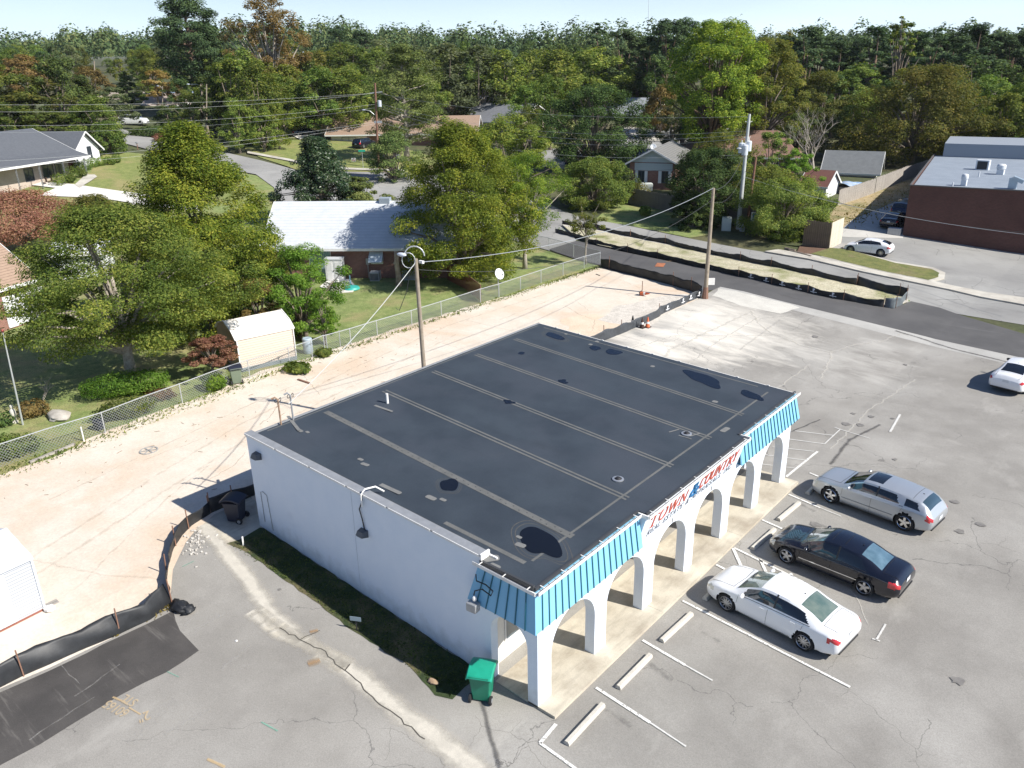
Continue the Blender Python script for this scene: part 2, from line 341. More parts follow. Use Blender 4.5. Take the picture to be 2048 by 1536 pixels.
banded(m_road,(.21,.205,.195),.25,2.2,.6,.58,.8,.5,6,rot=-.3)
m_oldroad=mat('light_road',(.27,.265,.25),(.34,.335,.315),.3,.92,fine=.1,fscale=20,col3=(.22,.215,.205),scale3=.15)
cracks(m_oldroad,.3,.006,(.12,.115,.11),.8,.45,.6)
m_conc=mat('concrete',(.46,.43,.37),(.56,.53,.46),.8,.9,fine=.1,fscale=20,col3=(.38,.35,.30),scale3=.5)
m_walk=mat('walk_concrete',(.47,.42,.33),(.58,.53,.43),.9,.9,fine=.10,fscale=24,col3=(.36,.31,.24),scale3=.6,bump=.15,bscale=40)
banded(m_walk,(.24,.21,.165),2.5,.5,1.3,.5,.78,.65,7)
m_white=mat('bright_concrete',(.66,.63,.57),(.74,.71,.65),.4,.9,fine=.08,fscale=8)
m_straw=mat('straw',(.40,.36,.24),(.52,.48,.35),2.2,.95,col3=(.19,.20,.07),scale3=.55,fine=.4,fscale=9,bump=.8,bscale=18)
m_dry=mat('dry_bank',(.30,.23,.12),(.40,.32,.18),1.2,.95,col3=(.15,.15,.05),scale3=.35,fine=.4,fscale=6,bump=.6,bscale=10)
m_mulch=mat('mulch',(.11,.060,.038),(.17,.10,.065),3,.95,fine=.4,fscale=15)
# ---- yards
sheet('lawn',PX((-500,1180),(-420,900),(0,800),(0,760),(0,560),(-300,520),(-300,380),(60,366),(205,300),(330,313),(420,335),(515,352),(550,378),(556,412),(700,420),(1000,475),(1098,503),(1148,519),(1196,532),(1000,600),(600,760),(0,960)),m_grass2,1)
sheet('front_lawn',PX((196,305),(330,313),(420,335),(470,350),(500,410),(300,405),(120,395),(180,355)),m_grass,2)
sheet('side_lawn',PX((0,376),(110,388),(290,410),(470,430),(440,450),(200,470),(0,440)),m_grass,2)
sheet('far_lawn',PX((500,262),(660,256),(930,330),(1000,348),(810,346),(600,343),(520,316),(490,300)),m_grass,2)
sheet('corner_lawn',PX((1080,240),(1180,245),(1180,296),(1085,300)),m_grass,2)
sheet('fence_lawn',PX((1185,445),(1225,408),(1400,425),(1420,470),(1380,476),(1260,452)),m_grass2,2)
sheet('street_lawn',PX((1240,190),(1420,200),(1400,245),(1290,250),(1235,240)),m_grass,2)
sheet('right_lawn',PX((1900,275),(2100,285),(2100,330),(1950,330),(1900,322)),m_grass,2)
# ---- streets
sheet('street',PX((236,258),(330,284),(430,302),(520,322),(600,344),(810,347),(1000,360),(1130,425),(1185,440),(1250,451),(1380,478),(1529,505),(1725,545),(1900,581),(2048,612),(2500,720),(2500,840),(2048,650),(1815,606),(1712,574),(1541,536),(1380,500),(1193,463),(1124,453),(1145,472),(1153,483),(1098,502),(1000,473),(700,418),(556,410),(548,376),(512,350),(420,333),(330,309),(252,289)),m_oldroad,3)
sheet('cross_street',PX((1080,300),(1200,296),(1260,262),(1330,252),(1560,262),(1560,285),(1340,290),(1230,330),(1200,334),(1085,336)),m_oldroad,3)
sheet('access_road',PX((1098,500),(1153,483),(1193,492),(1300,516),(1400,536),(1498,557),(1590,579),(1666,596),(1766,615),(1800,612),(1822,603),(1880,616),(2048,668),(2500,790),(2500,860),(2048,717),(1850,673),(1700,636),(1560,602),(1440,574),(1428,580),(1400,584),(1300,560),(1205,537),(1199,531),(1148,518)),m_road,5)
MED=[(1124,453),(1193,463),(1260,478),(1380,501),(1400,508),(1541,536),(1615,552),(1712,574),(1780,588),(1811,597),(1816,604),(1788,616),(1766,614),(1666,595),(1590,578),(1498,556),(1400,535),(1300,512),(1193,492),(1145,472)]
sheet('median_kerb',PX(*MED),m_conc,6,thick=.12)
sheet('median_straw',PX(*[(x+(1470-x)*.012,y+(530-y)*.05) for x,y in MED]),m_straw,6,extra=.135)
# ---- far pavement, kerb, grass island and the neighbour's paving
sheet('shop_paving',PX((1668,478),(1700,440),(1860,372),(1900,360),(2500,500),(2500,720),(2048,600),(1895,572),(1760,545),(1660,520)),m_oldroad,4)
m_alley=mat('alley_concrete',(.46,.44,.40),(.53,.51,.47),.5,.9,fine=.08,fscale=10); cracks(m_alley,.3,.005,(.15,.14,.13),.5,.4,.6)
sheet('alley',PX((1672,474),(1700,443),(1868,372),(1920,380),(1830,430),(1805,478),(1700,476)),m_alley,5)
sheet('dry_bank',PX((1640,452),(1680,405),(1850,340),(1880,352),(1868,374),(1700,443),(1672,474)),m_dry,6,extra=.01)
sheet('far_pavement',PX((1529,506),(1556,502),(1640,516),(1761,545),(1859,563),(1900,573),(2048,598),(2400,680),(2400,694),(2048,612),(1900,582),(1725,546)),m_conc,6,thick=.10)
ISL=[(1620,512),(1660,500),(1690,502),(1790,530),(1862,542),(1878,550),(1876,558),(1856,564),(1761,545),(1640,516)]
sheet('island_kerb',PX((1640,517),(1700,505),(1790,527),(1866,539),(1890,549),(1888,560),(1862,566),(1761,546)),m_conc,7,thick=.11)
sheet('island_grass',wob(PX(*ISL),.05,.5,3),mat('island_turf',(.10,.12,.03),(.17,.17,.05),1.5,.95,col3=(.22,.17,.09),scale3=.4,fine=.5,fscale=10,bump=.5,bscale=20),7,extra=.125)
sheet('service_walk',PX((1590,512),(1640,516),(1660,500),(1660,486),(1600,492)),m_mulch,6)
# ---- left house paving
sheet('driveway',PX((78,393),(112,378),(70,373),(0,371),(0,366),(75,364),(150,371),(170,374),(290,391),(400,408),(400,424),(290,412),(200,398)),m_white,5)
sheet('front_path',PX((150,372),(172,352),(190,352),(195,356),(180,366),(160,378)),m_conc,6)
sheet('yard_kerb_path',PX((262,405),(300,400),(305,404),(266,411)),m_white,5)
sheet('roadside_pavement',PX((495,305),(582,321),(640,336),(810,342),(810,345),(640,340),(582,325),(495,309)),m_conc,5)
sheet('far_drive',PX((583,272),(610,262),(640,266),(600,282)),m_white,5)
sheet('corner_pavement',PX((1098,334),(1200,336),(1200,341),(1098,340)),m_conc,5)
sheet('street_pavement',PX((1245,255),(1290,262),(1330,285),(1300,285),(1240,268)),m_conc,5)
sheet('patio',PX((655,562),(700,560),(712,575),(706,585),(668,588),(640,575)),m_white,5,thick=.06)
# ---- the building lot
sheet('sand_strip',wob(PX((-900,1500),(-900,1250),(-400,1090),(0,950),(100,918),(200,868),(330,818),(430,785),(520,742),(590,724),(660,700),(800,655),(950,610),(1100,566),(1195,536),(1205,534),(1300,557),(1400,582),(1412,590),(1300,660),(1200,720))+[(-10,18),(-10,0)]+PX((520,1080),(345,1240),(0,1440),(-400,1620)),.13,.7,5),m_sand,2)
m_grav=mat('gravel_spill',(.50,.46,.40),(.64,.59,.52),3,.95,fine=.4,fscale=14,bump=.5,bscale=15)
sheet('gravel_patch',wob(PX((1195,640),(1230,612),(1300,598),(1370,588),(1400,594),(1340,625),(1290,655),(1250,650)),.3,.8,4),m_grav,3.7)
m_soil=mat('bare_soil',(.62,.49,.36),(.69,.57,.44),.9,.95,fine=.15,fscale=9,bump=.3,bscale=8)
sheet('bare_soil',wob(PX((1120,640),(1190,628),(1250,640),(1270,655),(1210,678),(1150,668)),.35,.8,6),m_soil,3.35)
LOT=PX((-700,1760),(-300,1522),(0,1378),(100,1336),(240,1269),(340,1206),(346,1140),(372,1085),(392,1060),(425,1035),(500,992))+[(-13.8,.4),(-13.8,17.9)]+PX((1120,705),(1208,680),(1300,642),(1406,594),(1428,579),(1440,574),(1560,602),(1700,636),(1850,673),(2048,717),(2500,830))+[(60,60),(60,-60),(-30,-60)]
sheet('parking_lot',LOT,m_asph,3)
sheet('lot_edge_slab',PX((1440,574),(1560,602),(1700,636),(1850,673),(2048,717),(2500,830),(2500,860),(2048,736),(1850,689),(1700,650),(1560,614),(1436,584)),mat('edge_concrete',(.36,.35,.325),(.43,.42,.39),.5,.92,fine=.12,fscale=20),4)
sheet('apron_slab',wob(PX((1436,577),(1560,604),(1600,616),(1560,628),(1480,612),(1424,592)),.12,.7,8),mat('apron_concrete',(.50,.48,.43),(.58,.56,.50),.8,.92,fine=.12,fscale=12),5)
sheet('fresh_asphalt',wob(PX((0,1386),(100,1342),(240,1274),(300,1246),(347,1222),(360,1262),(398,1302),(332,1346),(240,1392),(150,1446),(80,1490),(0,1532),(-60,1575),(-260,1680),(-420,1600),(-240,1500)),.03,.5,9),m_newasph,4)
sheet('pad_slab',PX((392,1062),(428,1030),(500,996),(560,1030),(520,1060),(455,1095),(420,1060)),m_walk,4)
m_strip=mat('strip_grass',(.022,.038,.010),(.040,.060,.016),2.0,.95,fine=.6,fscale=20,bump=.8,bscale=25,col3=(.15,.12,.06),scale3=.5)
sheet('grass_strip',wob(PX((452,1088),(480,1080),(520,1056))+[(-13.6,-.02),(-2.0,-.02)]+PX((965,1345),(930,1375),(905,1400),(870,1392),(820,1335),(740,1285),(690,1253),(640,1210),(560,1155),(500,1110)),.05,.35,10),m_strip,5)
m_walk2=m_walk
# ---- soft pale bands of washed-out sand and open cracks
def fade_mat(name,col,amt=.9,p=1.0,nscale=2.0,lo=.3,hi=.7):
    m=mat(name,col,tuple(v*.85 for v in col),3,.95,fine=.15,fscale=30); N,L,b,cur=basecol(m); uv=N.new('ShaderNodeUVMap'); s=N.new('ShaderNodeSeparateXYZ'); L.new(uv.outputs[0],s.inputs[0])
    e=mth(m,'SUBTRACT',1.0,mth(m,'ABSOLUTE',mth(m,'SUBTRACT',mth(m,'MULTIPLY',s.outputs[0],2.0),1.0)))
    g=N.new('ShaderNodeNewGeometry'); n=N.new('ShaderNodeTexNoise'); n.inputs['Scale'].default_value=nscale; n.inputs['Detail'].default_value=8; n.inputs['Roughness'].default_value=.7; L.new(g.outputs['Position'],n.inputs['Vector'])
    f=mth(m,'ADD',mth(m,'MULTIPLY',e,p),mth(m,'SUBTRACT',n.outputs['Fac'],.5)); mr=N.new('ShaderNodeMapRange'); mr.inputs[1].default_value=lo; mr.inputs[2].default_value=hi; mr.inputs[4].default_value=amt; L.new(f,mr.inputs[0])
    L.new(mr.outputs[0],b.inputs['Alpha']); return m
def ribbon(name,lines,m,level,sub=.25,jit=0.0,seed=1,kind='structure',extra=0.0):
    V=[];F=[];UV=[]; rg=random.Random(seed)
    for pts,wd in lines:
        P=[Vector(GP(*p)[:2]) for p in pts]; Q=[]
        for a,b in zip(P,P[1:]):
            k=max(1,int((b-a).length/sub)); 
            for i in range(k): Q.append(a.lerp(b,i/k)+Vector((rg.uniform(-jit,jit),rg.uniform(-jit,jit))))
        Q.append(P[-1]); 
        for i,p in enumerate(Q):
            d=(Q[min(i+1,len(Q)-1)]-Q[max(i-1,0)]).normalized(); n=Vector((-d.y,d.x)); W=wd if not isinstance(wd,tuple) else wd[0]+(wd[1]-wd[0])*i/len(Q)
            for sg in (-1,1):
                q=p+n*sg*W/2; dd,_=DS(q.x,q.y); V.append((q.x,q.y,tz(q.x,q.y)+level*(.005+.0006*max(0,dd-60))+extra))
            if i: b0=len(V)-4; F.append((b0,b0+1,b0+3,b0+2))
    me=bpy.data.meshes.new(name); me.from_pydata(V,[],F); u=me.uv_layers.new(name='UVMap')
    for lp in me.loops: u.data[lp.index].uv=(lp.vertex_index%2,(lp.vertex_index//2)*sub)
    me.materials.append(m); o=bpy.data.objects.new(name,me); COL.objects.link(o)
    if kind: o['kind']=kind
    return o
ribbon('washed_sand_band',[(((408,1050),(450,1105),(500,1165),(545,1235),(600,1280),(690,1335),(790,1415),(900,1500),(1000,1580),(1150,1700)),(1.1,1.5)),(((700,1330),(640,1300),(560,1270),(500,1225)),.9)],fade_mat('sand_wash',(.60,.56,.48),.9,.95,1.3,.28,.75),6)
ribbon('open_crack',[(((560,1258),(600,1280),(650,1305),(690,1345),(720,1370),(760,1410),(850,1480)),.035),(((600,1280),(640,1262)),.03),(((690,1345),(700,1330)),.04),(((1600,600),(1560,590)),.03)],mat('crack_dark',(.07,.065,.055),rough=1),7,.2,.05,3)
ribbon('dusty_crack',[(((1500,622),(1520,650),(1545,668),(1600,690),(1662,706),(1660,722),(1648,745),(1640,758)),.32),(((1662,706),(1710,690),(1768,682),(1800,668),(1830,672)),.26),(((1370,735),(1440,680),(1520,634)),.22),(((1290,760),(1340,700),(1500,625)),.4),(((1255,700),(1350,672),(1545,672)),.2),(((1400,905),(1480,838),(1545,785),(1620,730)),.22),(((1660,900),(1740,820),(1830,760)),.25),(((1740,1250),(1700,1180),(1640,1120)),.1)],fade_mat('crack_dust',(.66,.63,.56),.6,.9,3.0,.35,.95),6,.3,.08,5)
m_tar=fade_mat('skid_dark',(.12,.115,.11),.7,.8,2.0,.3,.8)
ribbon('dark_seam',[(((1790,662),(1850,680),(1905,698),(2048,733)),.5),(((1590,820),(1560,850)),.3),(((1000,1536),(960,1400)),.3),(((1660,930),(1700,880),(1760,850)),.35),(((1500,900),(1640,840)),.2)],m_tar,6,.3,.03,6)
ribbon('scuff_marks',[(((390,1260),(460,1225)),.35),(((370,1255),(395,1228)),.5),(((440,1345),(500,1290)),.4),(((260,1490),(350,1400)),.9),(((330,1470),(420,1420)),.5),(((480,1340),(500,1330)),.2),(((1560,640),(1480,700)),.5),(((150,1395),(240,1330)),.15),(((60,1480),(190,1395)),.12),(((120,1330),(160,1370)),.08),(((1430,1100),(1380,1180)),.2)],fade_mat('scuff',(.50,.48,.44),.55,.6,3.5,.35,.8),6,.3,.03,7)
m_paint=mat('road_paint',(.80,.79,.75),(.62,.60,.56),6,.8,fine=.1,fscale=40)
N,L,b,cur=basecol(m_paint); _g=N.new('ShaderNodeNewGeometry'); _n=N.new('ShaderNodeTexNoise'); _n.inputs['Scale'].default_value=14; _n.inputs['Detail'].default_value=6; L.new(_g.outputs['Position'],_n.inputs['Vector']); _m=N.new('ShaderNodeMapRange'); _m.inputs[1].default_value=.30; _m.inputs[2].default_value=.42; L.new(_n.outputs['Fac'],_m.inputs[0]); L.new(_m.outputs[0],b.inputs['Alpha'])
m_worn=fade_mat('worn_paint',(.72,.71,.67),.85,1.3,9,.35,.8)
ribbon('bay_lines',[(((1112,1450),(1080,1488)),.11),(((1080,1488),(1180,1560)),.09),(((1192,1377),(1300,1447)),.10),(((1285,1282),(1370,1332)),.10),(((1365,1203),(1700,1376)),.09),(((1468,1097),(1605,1165)),.10),(((1466,1098),(1483,1136)),.12),(((1520,1120),(1534,1150)),.11),(((1581,1148),(1590,1165)),.10),(((1432,1131),(1460,1145)),.10),(((1524,1041),(1600,1075)),.10),(((1577,990),(1640,1017)),.09),(((1619,947),(1660,964)),.09),(((1572,955),(1635,904)),.11)],m_paint,8,.3)
ribbon('worn_lines',[(((1300,1447),(1372,1495)),.10),(((1370,1332),(1425,1363)),.10),(((1640,1017),(1682,1034)),.09),(((1520,929),(1592,938)),.09),(((1530,911),(1615,922)),.09),(((1545,895),(1628,904)),.09),(((1560,877),(1649,889)),.10),(((1590,863),(1667,872)),.10),(((1649,889),(1681,859)),.10),(((1669,856),(1740,878)),.09),(((1771,1250),(1752,1282)),.12),(((1744,1279),(1760,1284)),.10),(((1840,985),(1870,1000)),.10),(((1780,865),(1800,830)),.2)],m_worn,8,.3)
m_green=fade_mat('green_spray',(.16,.50,.36),.5,1.0,6,.3,.8); ribbon('green_spray_mark',[(((523,1446),(556,1464)),.09),(((365,1135),(388,1124)),.07),(((335,1345),(358,1356)),.06)],m_green,8,.2)
ribbon('orange_spray_mark',[(((415,1520),(450,1536)),.12),(((222,1404),(262,1424)),.001),(((258,1417),(282,1431)),.07),(((226,1396),(252,1407)),.09)],fade_mat('orange_spray',(.62,.45,.24),.6,1.2,6,.2,.6),8,.2)
m_rust=fade_mat('rust_stain',(.42,.27,.14),.6,.9,3,.3,.8); ribbon('rust_stain',[(((616,1330),(640,1322)),.5),(((620,1266),(636,1262)),.3),(((1370,520),(1332,525)),.4)],m_rust,8,.2)
ribbon('rust_patch',[(((1312,531),(1329,532)),1.4)],mat('rust_plate',(.45,.16,.07),(.30,.12,.06),2,.9),8)
# oil spots
def spots():
    mb=MB(); rg=random.Random(8)
    for (x,y,r) in ((1630,674,.28),(1790,920,.12),(1742,834,.18),(1706,828,.15),(1693,849,.22),(1720,851,.22),(1560,872,.1),(1910,1005,.18),(1920,1064,.2),(1915,1363,.2),(1630,1050,.25),(1640,1062,.18),(1785,838,.1),(1810,730,.15),(1960,1050,.2),(1655,1275,.08),(560,1180,.07)):
        p=GP(x,y); n=12; c=[(p[0]+r*rg.uniform(.6,1.2)*math.cos(2*PI*k/n),p[1]+r*rg.uniform(.6,1.2)*math.sin(2*PI*k/n)) for k in range(n)]
        mb.face([(a,b,tz(a,b)+.036) for a,b in c])
    o=mb.build('oil_spots',mat('oil_spot',(.15,.14,.13),(.22,.21,.195),5,.8)); o['kind']='structure'
spots()
def spray_text():
    m=fade_mat('spray',(.75,.50,.20),.9,0,8,-.25,.1)
    m=mat('spray_paint',(.60,.45,.26),(.46,.38,.27),12,.9); basecol(m)[2].inputs['Alpha'].default_value=.65
    o=None; V=[];F=[]
    for body,(ax,ay),(bx,by),size in (('2"',(299,1423),(276,1431),.62),('STL',(279,1403),(254,1391),.50),('60165',(262,1424),(220,1402),.52)):
        c=bpy.data.curves.new('t','FONT'); c.body=body; c.size=size; c.offset=.008; t=bpy.data.objects.new('t',c); COL.objects.link(t); me=t.to_mesh()
        A=Vector(GP(ax,ay)[:2]); B=Vector(GP(bx,by)[:2]); d=(B-A).normalized(); n=Vector((-d.y,d.x)); xs=[v.co.x for v in me.vertices]; k=(B-A).length/max(xs); b0=len(V)
        for v in me.vertices: q=A+d*v.co.x*k+n*v.co.y*.8; V.append((q.x,q.y,tz(q.x,q.y)+.042))
        for p in me.polygons: F.append([b0+i for i in p.vertices])
        t.to_mesh_clear(); bpy.data.objects.remove(t)
    me=bpy.data.meshes.new('spray_writing'); me.from_pydata(V,[],F); me.materials.append(m); o=bpy.data.objects.new('spray_writing',me); COL.objects.link(o); o['kind']='structure'
spray_text()

ribbon('tyre_tracks',[(((-60,1190),(120,1080),(300,960),(480,850),(700,740),(900,650),(1100,585)),.5),(((-40,1215),(145,1105),(325,985),(500,875),(720,765),(915,668)),.5),(((100,1000),(300,905),(520,800),(760,700)),.3),(((150,1180),(250,1080),(330,1000),(420,930)),.3),(((1000,640),(1100,600),(1190,560)),.3),(((60,1120),(200,1150),(320,1160)),.3)],fade_mat('track_dark',(.52,.42,.32),.45,.5,1.6,.3,.9),4,.3,.05,11)
ribbon('washout_lines',[(((1130,612),(1160,630),(1190,640),(1185,662)),.10),(((1150,600),(1178,622)),.08),(((1190,565),(1240,585),(1280,600)),.08),(((560,800),(545,830),(520,850)),.12),(((930,640),(990,655),(1060,668)),.07),(((860,680),(930,700)),.06),(((420,960),(470,930),(490,905)),.10),(((290,920),(400,880)),.06),(((600,745),(640,790)),.08),(((1240,560),(1300,585)),.08)],fade_mat('washout_dark',(.40,.29,.19),.5,.8,3.0,.35,.9),5,.2,.06,12)
ribbon('bay_stains',[(((1300,1330),(1345,1362)),.7),(((1215,1420),(1262,1455)),.6),(((1640,1050),(1690,1072)),.6),(((1400,1265),(1440,1285)),.5),(((1600,1010),(1630,1024)),.5)],fade_mat('oil_dark',(.13,.125,.12),.5,.5,2.2,.3,.8),6,.25,.05,13)
# ================================================================== MAIN BUILDING
m_stucco=mat('white_stucco',(.71,.77,.84),(.75,.80,.86),1.5,.9,fine=.04,fscale=20,bump=.25,bscale=30)
banded(m_stucco,(.50,.55,.62),.6,.6,.8,.62,.85,.5,7)
def stucco_dirt():       # grime splash along the foot of the walls
    m=m_stucco; N=m.node_tree.nodes; L=m.node_tree.links; g=N.new('ShaderNodeNewGeometry'); s=N.new('ShaderNodeSeparateXYZ'); L.new(g.outputs['Position'],s.inputs[0])
    gz=mth(m,'MULTIPLY',mth(m,'MULTIPLY',s.outputs[0],-1.0),.0607); h=mth(m,'SUBTRACT',s.outputs[2],mth(m,'MAXIMUM',gz,0.0))
    n=N.new('ShaderNodeTexNoise'); n.inputs['Scale'].default_value=2.5; n.inputs['Detail'].default_value=8; L.new(g.outputs['Position'],n.inputs['Vector'])
    mr=N.new('ShaderNodeMapRange'); mr.inputs[1].default_value=.75; mr.inputs[2].default_value=-.1; L.new(mth(m,'ADD',h,mth(m,'MULTIPLY',mth(m,'SUBTRACT',n.outputs['Fac'],.5),1.6)),mr.inputs[0]); mr.inputs[4].default_value=.45
    lf=mth(m,'LESS_THAN',s.outputs[1],.02); overlay(m,mth(m,'MULTIPLY',mr.outputs[0],lf),(.36,.37,.33))
stucco_dirt()
m_cream=mat('cream_stucco',(.74,.70,.62),(.78,.74,.66),1.5,.9,fine=.04,fscale=20)
m_roofblk=mat('roof_membrane',(.027,.037,.050),(.040,.053,.068),.5,.72,fine=.14,fscale=22,col3=(.046,.056,.072),scale3=.22,bump=.12,bscale=12,spec=.45)
banded(m_roofblk,(.060,.062,.064),.9,.9,.9,.64,.74,.3,8,rot=.3); banded(m_roofblk,(.022,.028,.036),.35,1.6,.7,.6,.8,.5,6)
m_tape=mat('seam_tape',(.105,.108,.105),(.135,.136,.13),2,.85,fine=.2,fscale=25)
m_tape2=mat('patch_tape',(.165,.165,.16),(.20,.20,.19),3,.85,fine=.15,fscale=25)
m_teal=mat('blue_metal',(.20,.47,.66),(.22,.49,.68),1,.42,spec=.5,metal=0.0)
m_trimw=mat('white_trim',(.78,.77,.74),(.70,.68,.64),3,.6,fine=.06,fscale=20)
m_dark=mat('dark_metal',(.025,.025,.028),rough=.6)
m_greym=mat('grey_metal',(.33,.34,.35),(.40,.41,.42),4,.5,metal=.4)
m_alum=mat('aluminium',(.60,.61,.62),rough=.4,metal=.7)
LB=17.7; XB=-13.9
def zr(x): return 4.22+(-x)*.0345            # roof surface
BLD=E('commercial_building','white stucco building with dark flat roof, blue mansard strips and six street arches','building',(-7,8.85,.4))
def arch_wall(mb,a0,a1,z0,z1,ops,put,th):
    """ops: (c,halfwidth,spring); put(a,z,d) maps along, height, depth(0 outer,1 inner) to a point"""
    n=20
    for d in (0,1):
        cur=a0
        for c,h,sp in ops:
            mb.face([put(cur,z0,d),put(c-h,z0,d),put(c-h,z1,d),put(cur,z1,d)])
            arc=[(c-h*math.cos(PI*k/n),sp+h*math.sin(PI*k/n)) for k in range(n+1)]
            for p,q in zip(arc,arc[1:]): mb.face([put(p[0],p[1],d),put(q[0],q[1],d),put(q[0],z1,d),put(p[0],z1,d)])
            cur=c+h
        mb.face([put(cur,z0,d),put(a1,z0,d),put(a1,z1,d),put(cur,z1,d)])
    for c,h,sp in ops:
        arc=[(c-h,z0)]+[(c-h*math.cos(PI*k/n),sp+h*math.sin(PI*k/n)) for k in range(n+1)]+[(c+h,z0)]
        for p,q in zip(arc,arc[1:]): mb.face([put(p[0],p[1],0),put(q[0],q[1],0),put(q[0],q[1],1),put(p[0],p[1],1)])
    for a in (a0,a1): mb.face([put(a,z0,0),put(a,z1,0),put(a,z1,1),put(a,z0,1)])
    mb.face([put(a0,z1,0),put(a1,z1,0),put(a1,z1,1),put(a0,z1,1)])
# arcade front
OPS=[(.63+2.22/2+2.85*i,2.22/2,1.60) for i in range(6)]
mb=MB(); arch_wall(mb,0,LB,.05,4.12,OPS,lambda a,z,d:(-.36*d,a,z),.36); mb.build('arcade_wall',m_stucco,BLD)
mb=MB()
for c,h,sp in OPS:       # raised bead round each arch
    arc=[(c-h-.10,.14)]+[(c-(h+.10)*math.cos(PI*k/18),sp+(h+.10)*math.sin(PI*k/18)) for k in range(19)]+[(c+h+.10,.14)]
    mb.tube([(.003,a,z) for a,z in arc],.014,5)
mb.build('arch_bead',m_trimw,BLD)
mb=MB(); arch_wall(mb,-2.05,-.362,.0,4.12,[(-1.07,.70,1.98)],lambda a,z,d:(a,.0+.3*d,z),.3); mb.build('side_arch_wall',m_stucco,BLD)
mb=MB(); arch_wall(mb,-2.05,-.362,.0,4.12,[(-1.07,.70,1.98)],lambda a,z,d:(a,LB-.3*d,z),.3); mb.build('side_arch_wall',m_stucco,BLD)
# main walls
mb=MB(); T=[( -2.05,0),(XB,0),(XB,LB),(-2.05,LB)]
def wallq(mb,x0,y0,x1,y1,zt0,zt1,th=.25):
    d=Vector((x1-x0,y1-y0,0)).normalized(); n=Vector((d.y,-d.x,0))
    A=Vector((x0,y0,-.2));B=Vector((x1,y1,-.2)); C=Vector((x1,y1,zt1));D=Vector((x0,y0,zt0)); i=-n*th
    P=[A,B,C,D]; Q=[p+i for p in P]; mb.face(P); mb.face(Q[::-1]); mb.face([P[3],P[2],Q[2],Q[3]]); mb.face([P[0],P[3],Q[3],Q[0]]); mb.face([P[1],Q[1],Q[2],P[2]])
wallq(mb,XB,0,-2.052,0,zr(XB)+.10,zr(-2)+.10); mb.build('side_wall',m_stucco,BLD)
mb=MB(); wallq(mb,XB,LB,XB,.252,zr(XB)-.03,zr(XB)-.03); mb.build('rear_wall',m_stucco,BLD)
mb=MB(); wallq(mb,-2.052,LB,XB+.252,LB,zr(-2)-.03,zr(XB)-.03); mb.build('side_wall',m_stucco,BLD)
# shopfront behind the arcade
mb=MB(); mb.box(-2.3,-2.06,.305,LB-.305,.05,3.05); sf=mb.build('shopfront_wall',m_cream,BLD)
mb=MB(); mb.box(-2.04,-.37,.31,LB-.31,3.0,3.06); mb.build('arcade_ceiling',m_cream,BLD)
mg=glass('shop_glass',(.10,.14,.17),.05)
for i,(c,h,sp) in enumerate(OPS):
    w_=1.5; mb=MB(); fr=mb.box(-2.056,-2.02,c-w_/2-.06,c+w_/2+.06,.14 if i in(1,4) else .8,2.35).build('shop_door' if i in (1,4) else 'shop_window',m_trimw,BLD)
    mb=MB(); z0=.2 if i in (1,4) else .86; mb.box(-2.018,-2.012,c-w_/2,c-.03,z0,2.29).box(-2.018,-2.012,c+.03,c+w_/2,z0,2.29).build('pane',mg,fr)
# roof deck
mb=MB(); ys=[(.0,LB)]
def zq(mb,x0,x1,y0,y1,dz,mt=None,t=.004): mb.face([(x0,y0,zr(x0)+dz),(x1,y0,zr(x1)+dz),(x1,y1,zr(x1)+dz),(x0,y1,zr(x0)+dz)])
def slab(mb,x0,x1,y0,y1,a,b):
    P=[(x0,y0),(x1,y0),(x1,y1),(x0,y1)]; v0=[mb.v((x,y,zr(x)+a)) for x,y in P]; v1=[mb.v((x,y,zr(x)+b)) for x,y in P]
    mb.F+=[v0[::-1],v1]+[[v0[i],v0[(i+1)%4],v1[(i+1)%4],v1[i]] for i in range(4)]
RB=E('roof','','x',(0,0,0)); del RB['label']; del RB['category']; bpy.data.objects.remove(RB)
mb=MB(); slab(mb,XB+.03,-.04,.03,LB-.03,-.28,0.0); slab(mb,-.04,.27,5.22,12.33,-.08,-.0); roof=mb.build('roof',m_roofblk,BLD)
def rp(name,m,x0,x1,y0,y1,h=.006):
    mb=MB(); slab(mb,x0,x1,y0,y1,.001,h); return mb
rg=random.Random(3)
for k,(y0,y1) in enumerate(((6.28,5.62),(9.2,8.52),(12.05,11.38),(14.93,14.15))):
    for off in (-.09,.09):
        mb=MB()
        xs=[-13.3+ (12.6)*i/14 for i in range(15)]
        for i in range(14):
            a=xs[i];b=xs[i+1]; ya=y0+(y1-y0)*i/14+off; yb=y0+(y1-y0)*(i+1)/14+off; h=.045
            v=[mb.v((x,y,zr(x)+z)) for z in (.002,.007) for x,y in ((a,ya-h),(b,yb-h),(b,yb+h),(a,ya+h))]
            mb.F+=[[v[3],v[2],v[1],v[0]],[v[4],v[5],v[6],v[7]]]+[[v[j],v[(j+1)%4],v[4+(j+1)%4],v[4+j]] for j in range(4)]
        mb.build('roof_seam',m_tape,roof)
mb=MB(); xa,ya,xb,yb=-13.45,3.33,-.75,2.66; h=.13
v=[mb.v((x,y,zr(x)+.008)) for x,y in ((xa,ya-h),(xb,yb-h),(xb,yb+h),(xa,ya+h))]; mb.F.append(v)
mb.build('wide_roof_seam',m_tape,roof)
mb=MB()
for i in range(44): 
    t=(i+.5)/44; x=xa+(xb-xa)*t; y=ya+(yb-ya)*t+(.03 if i%2 else -.03); mb.cyl((x,y,zr(x)+.008),.022,.008,8)
mb.build('roof_screw_caps',mat('cap_dark',(.05,.05,.055),rough=.6),roof)
mb=MB(); m45=.0

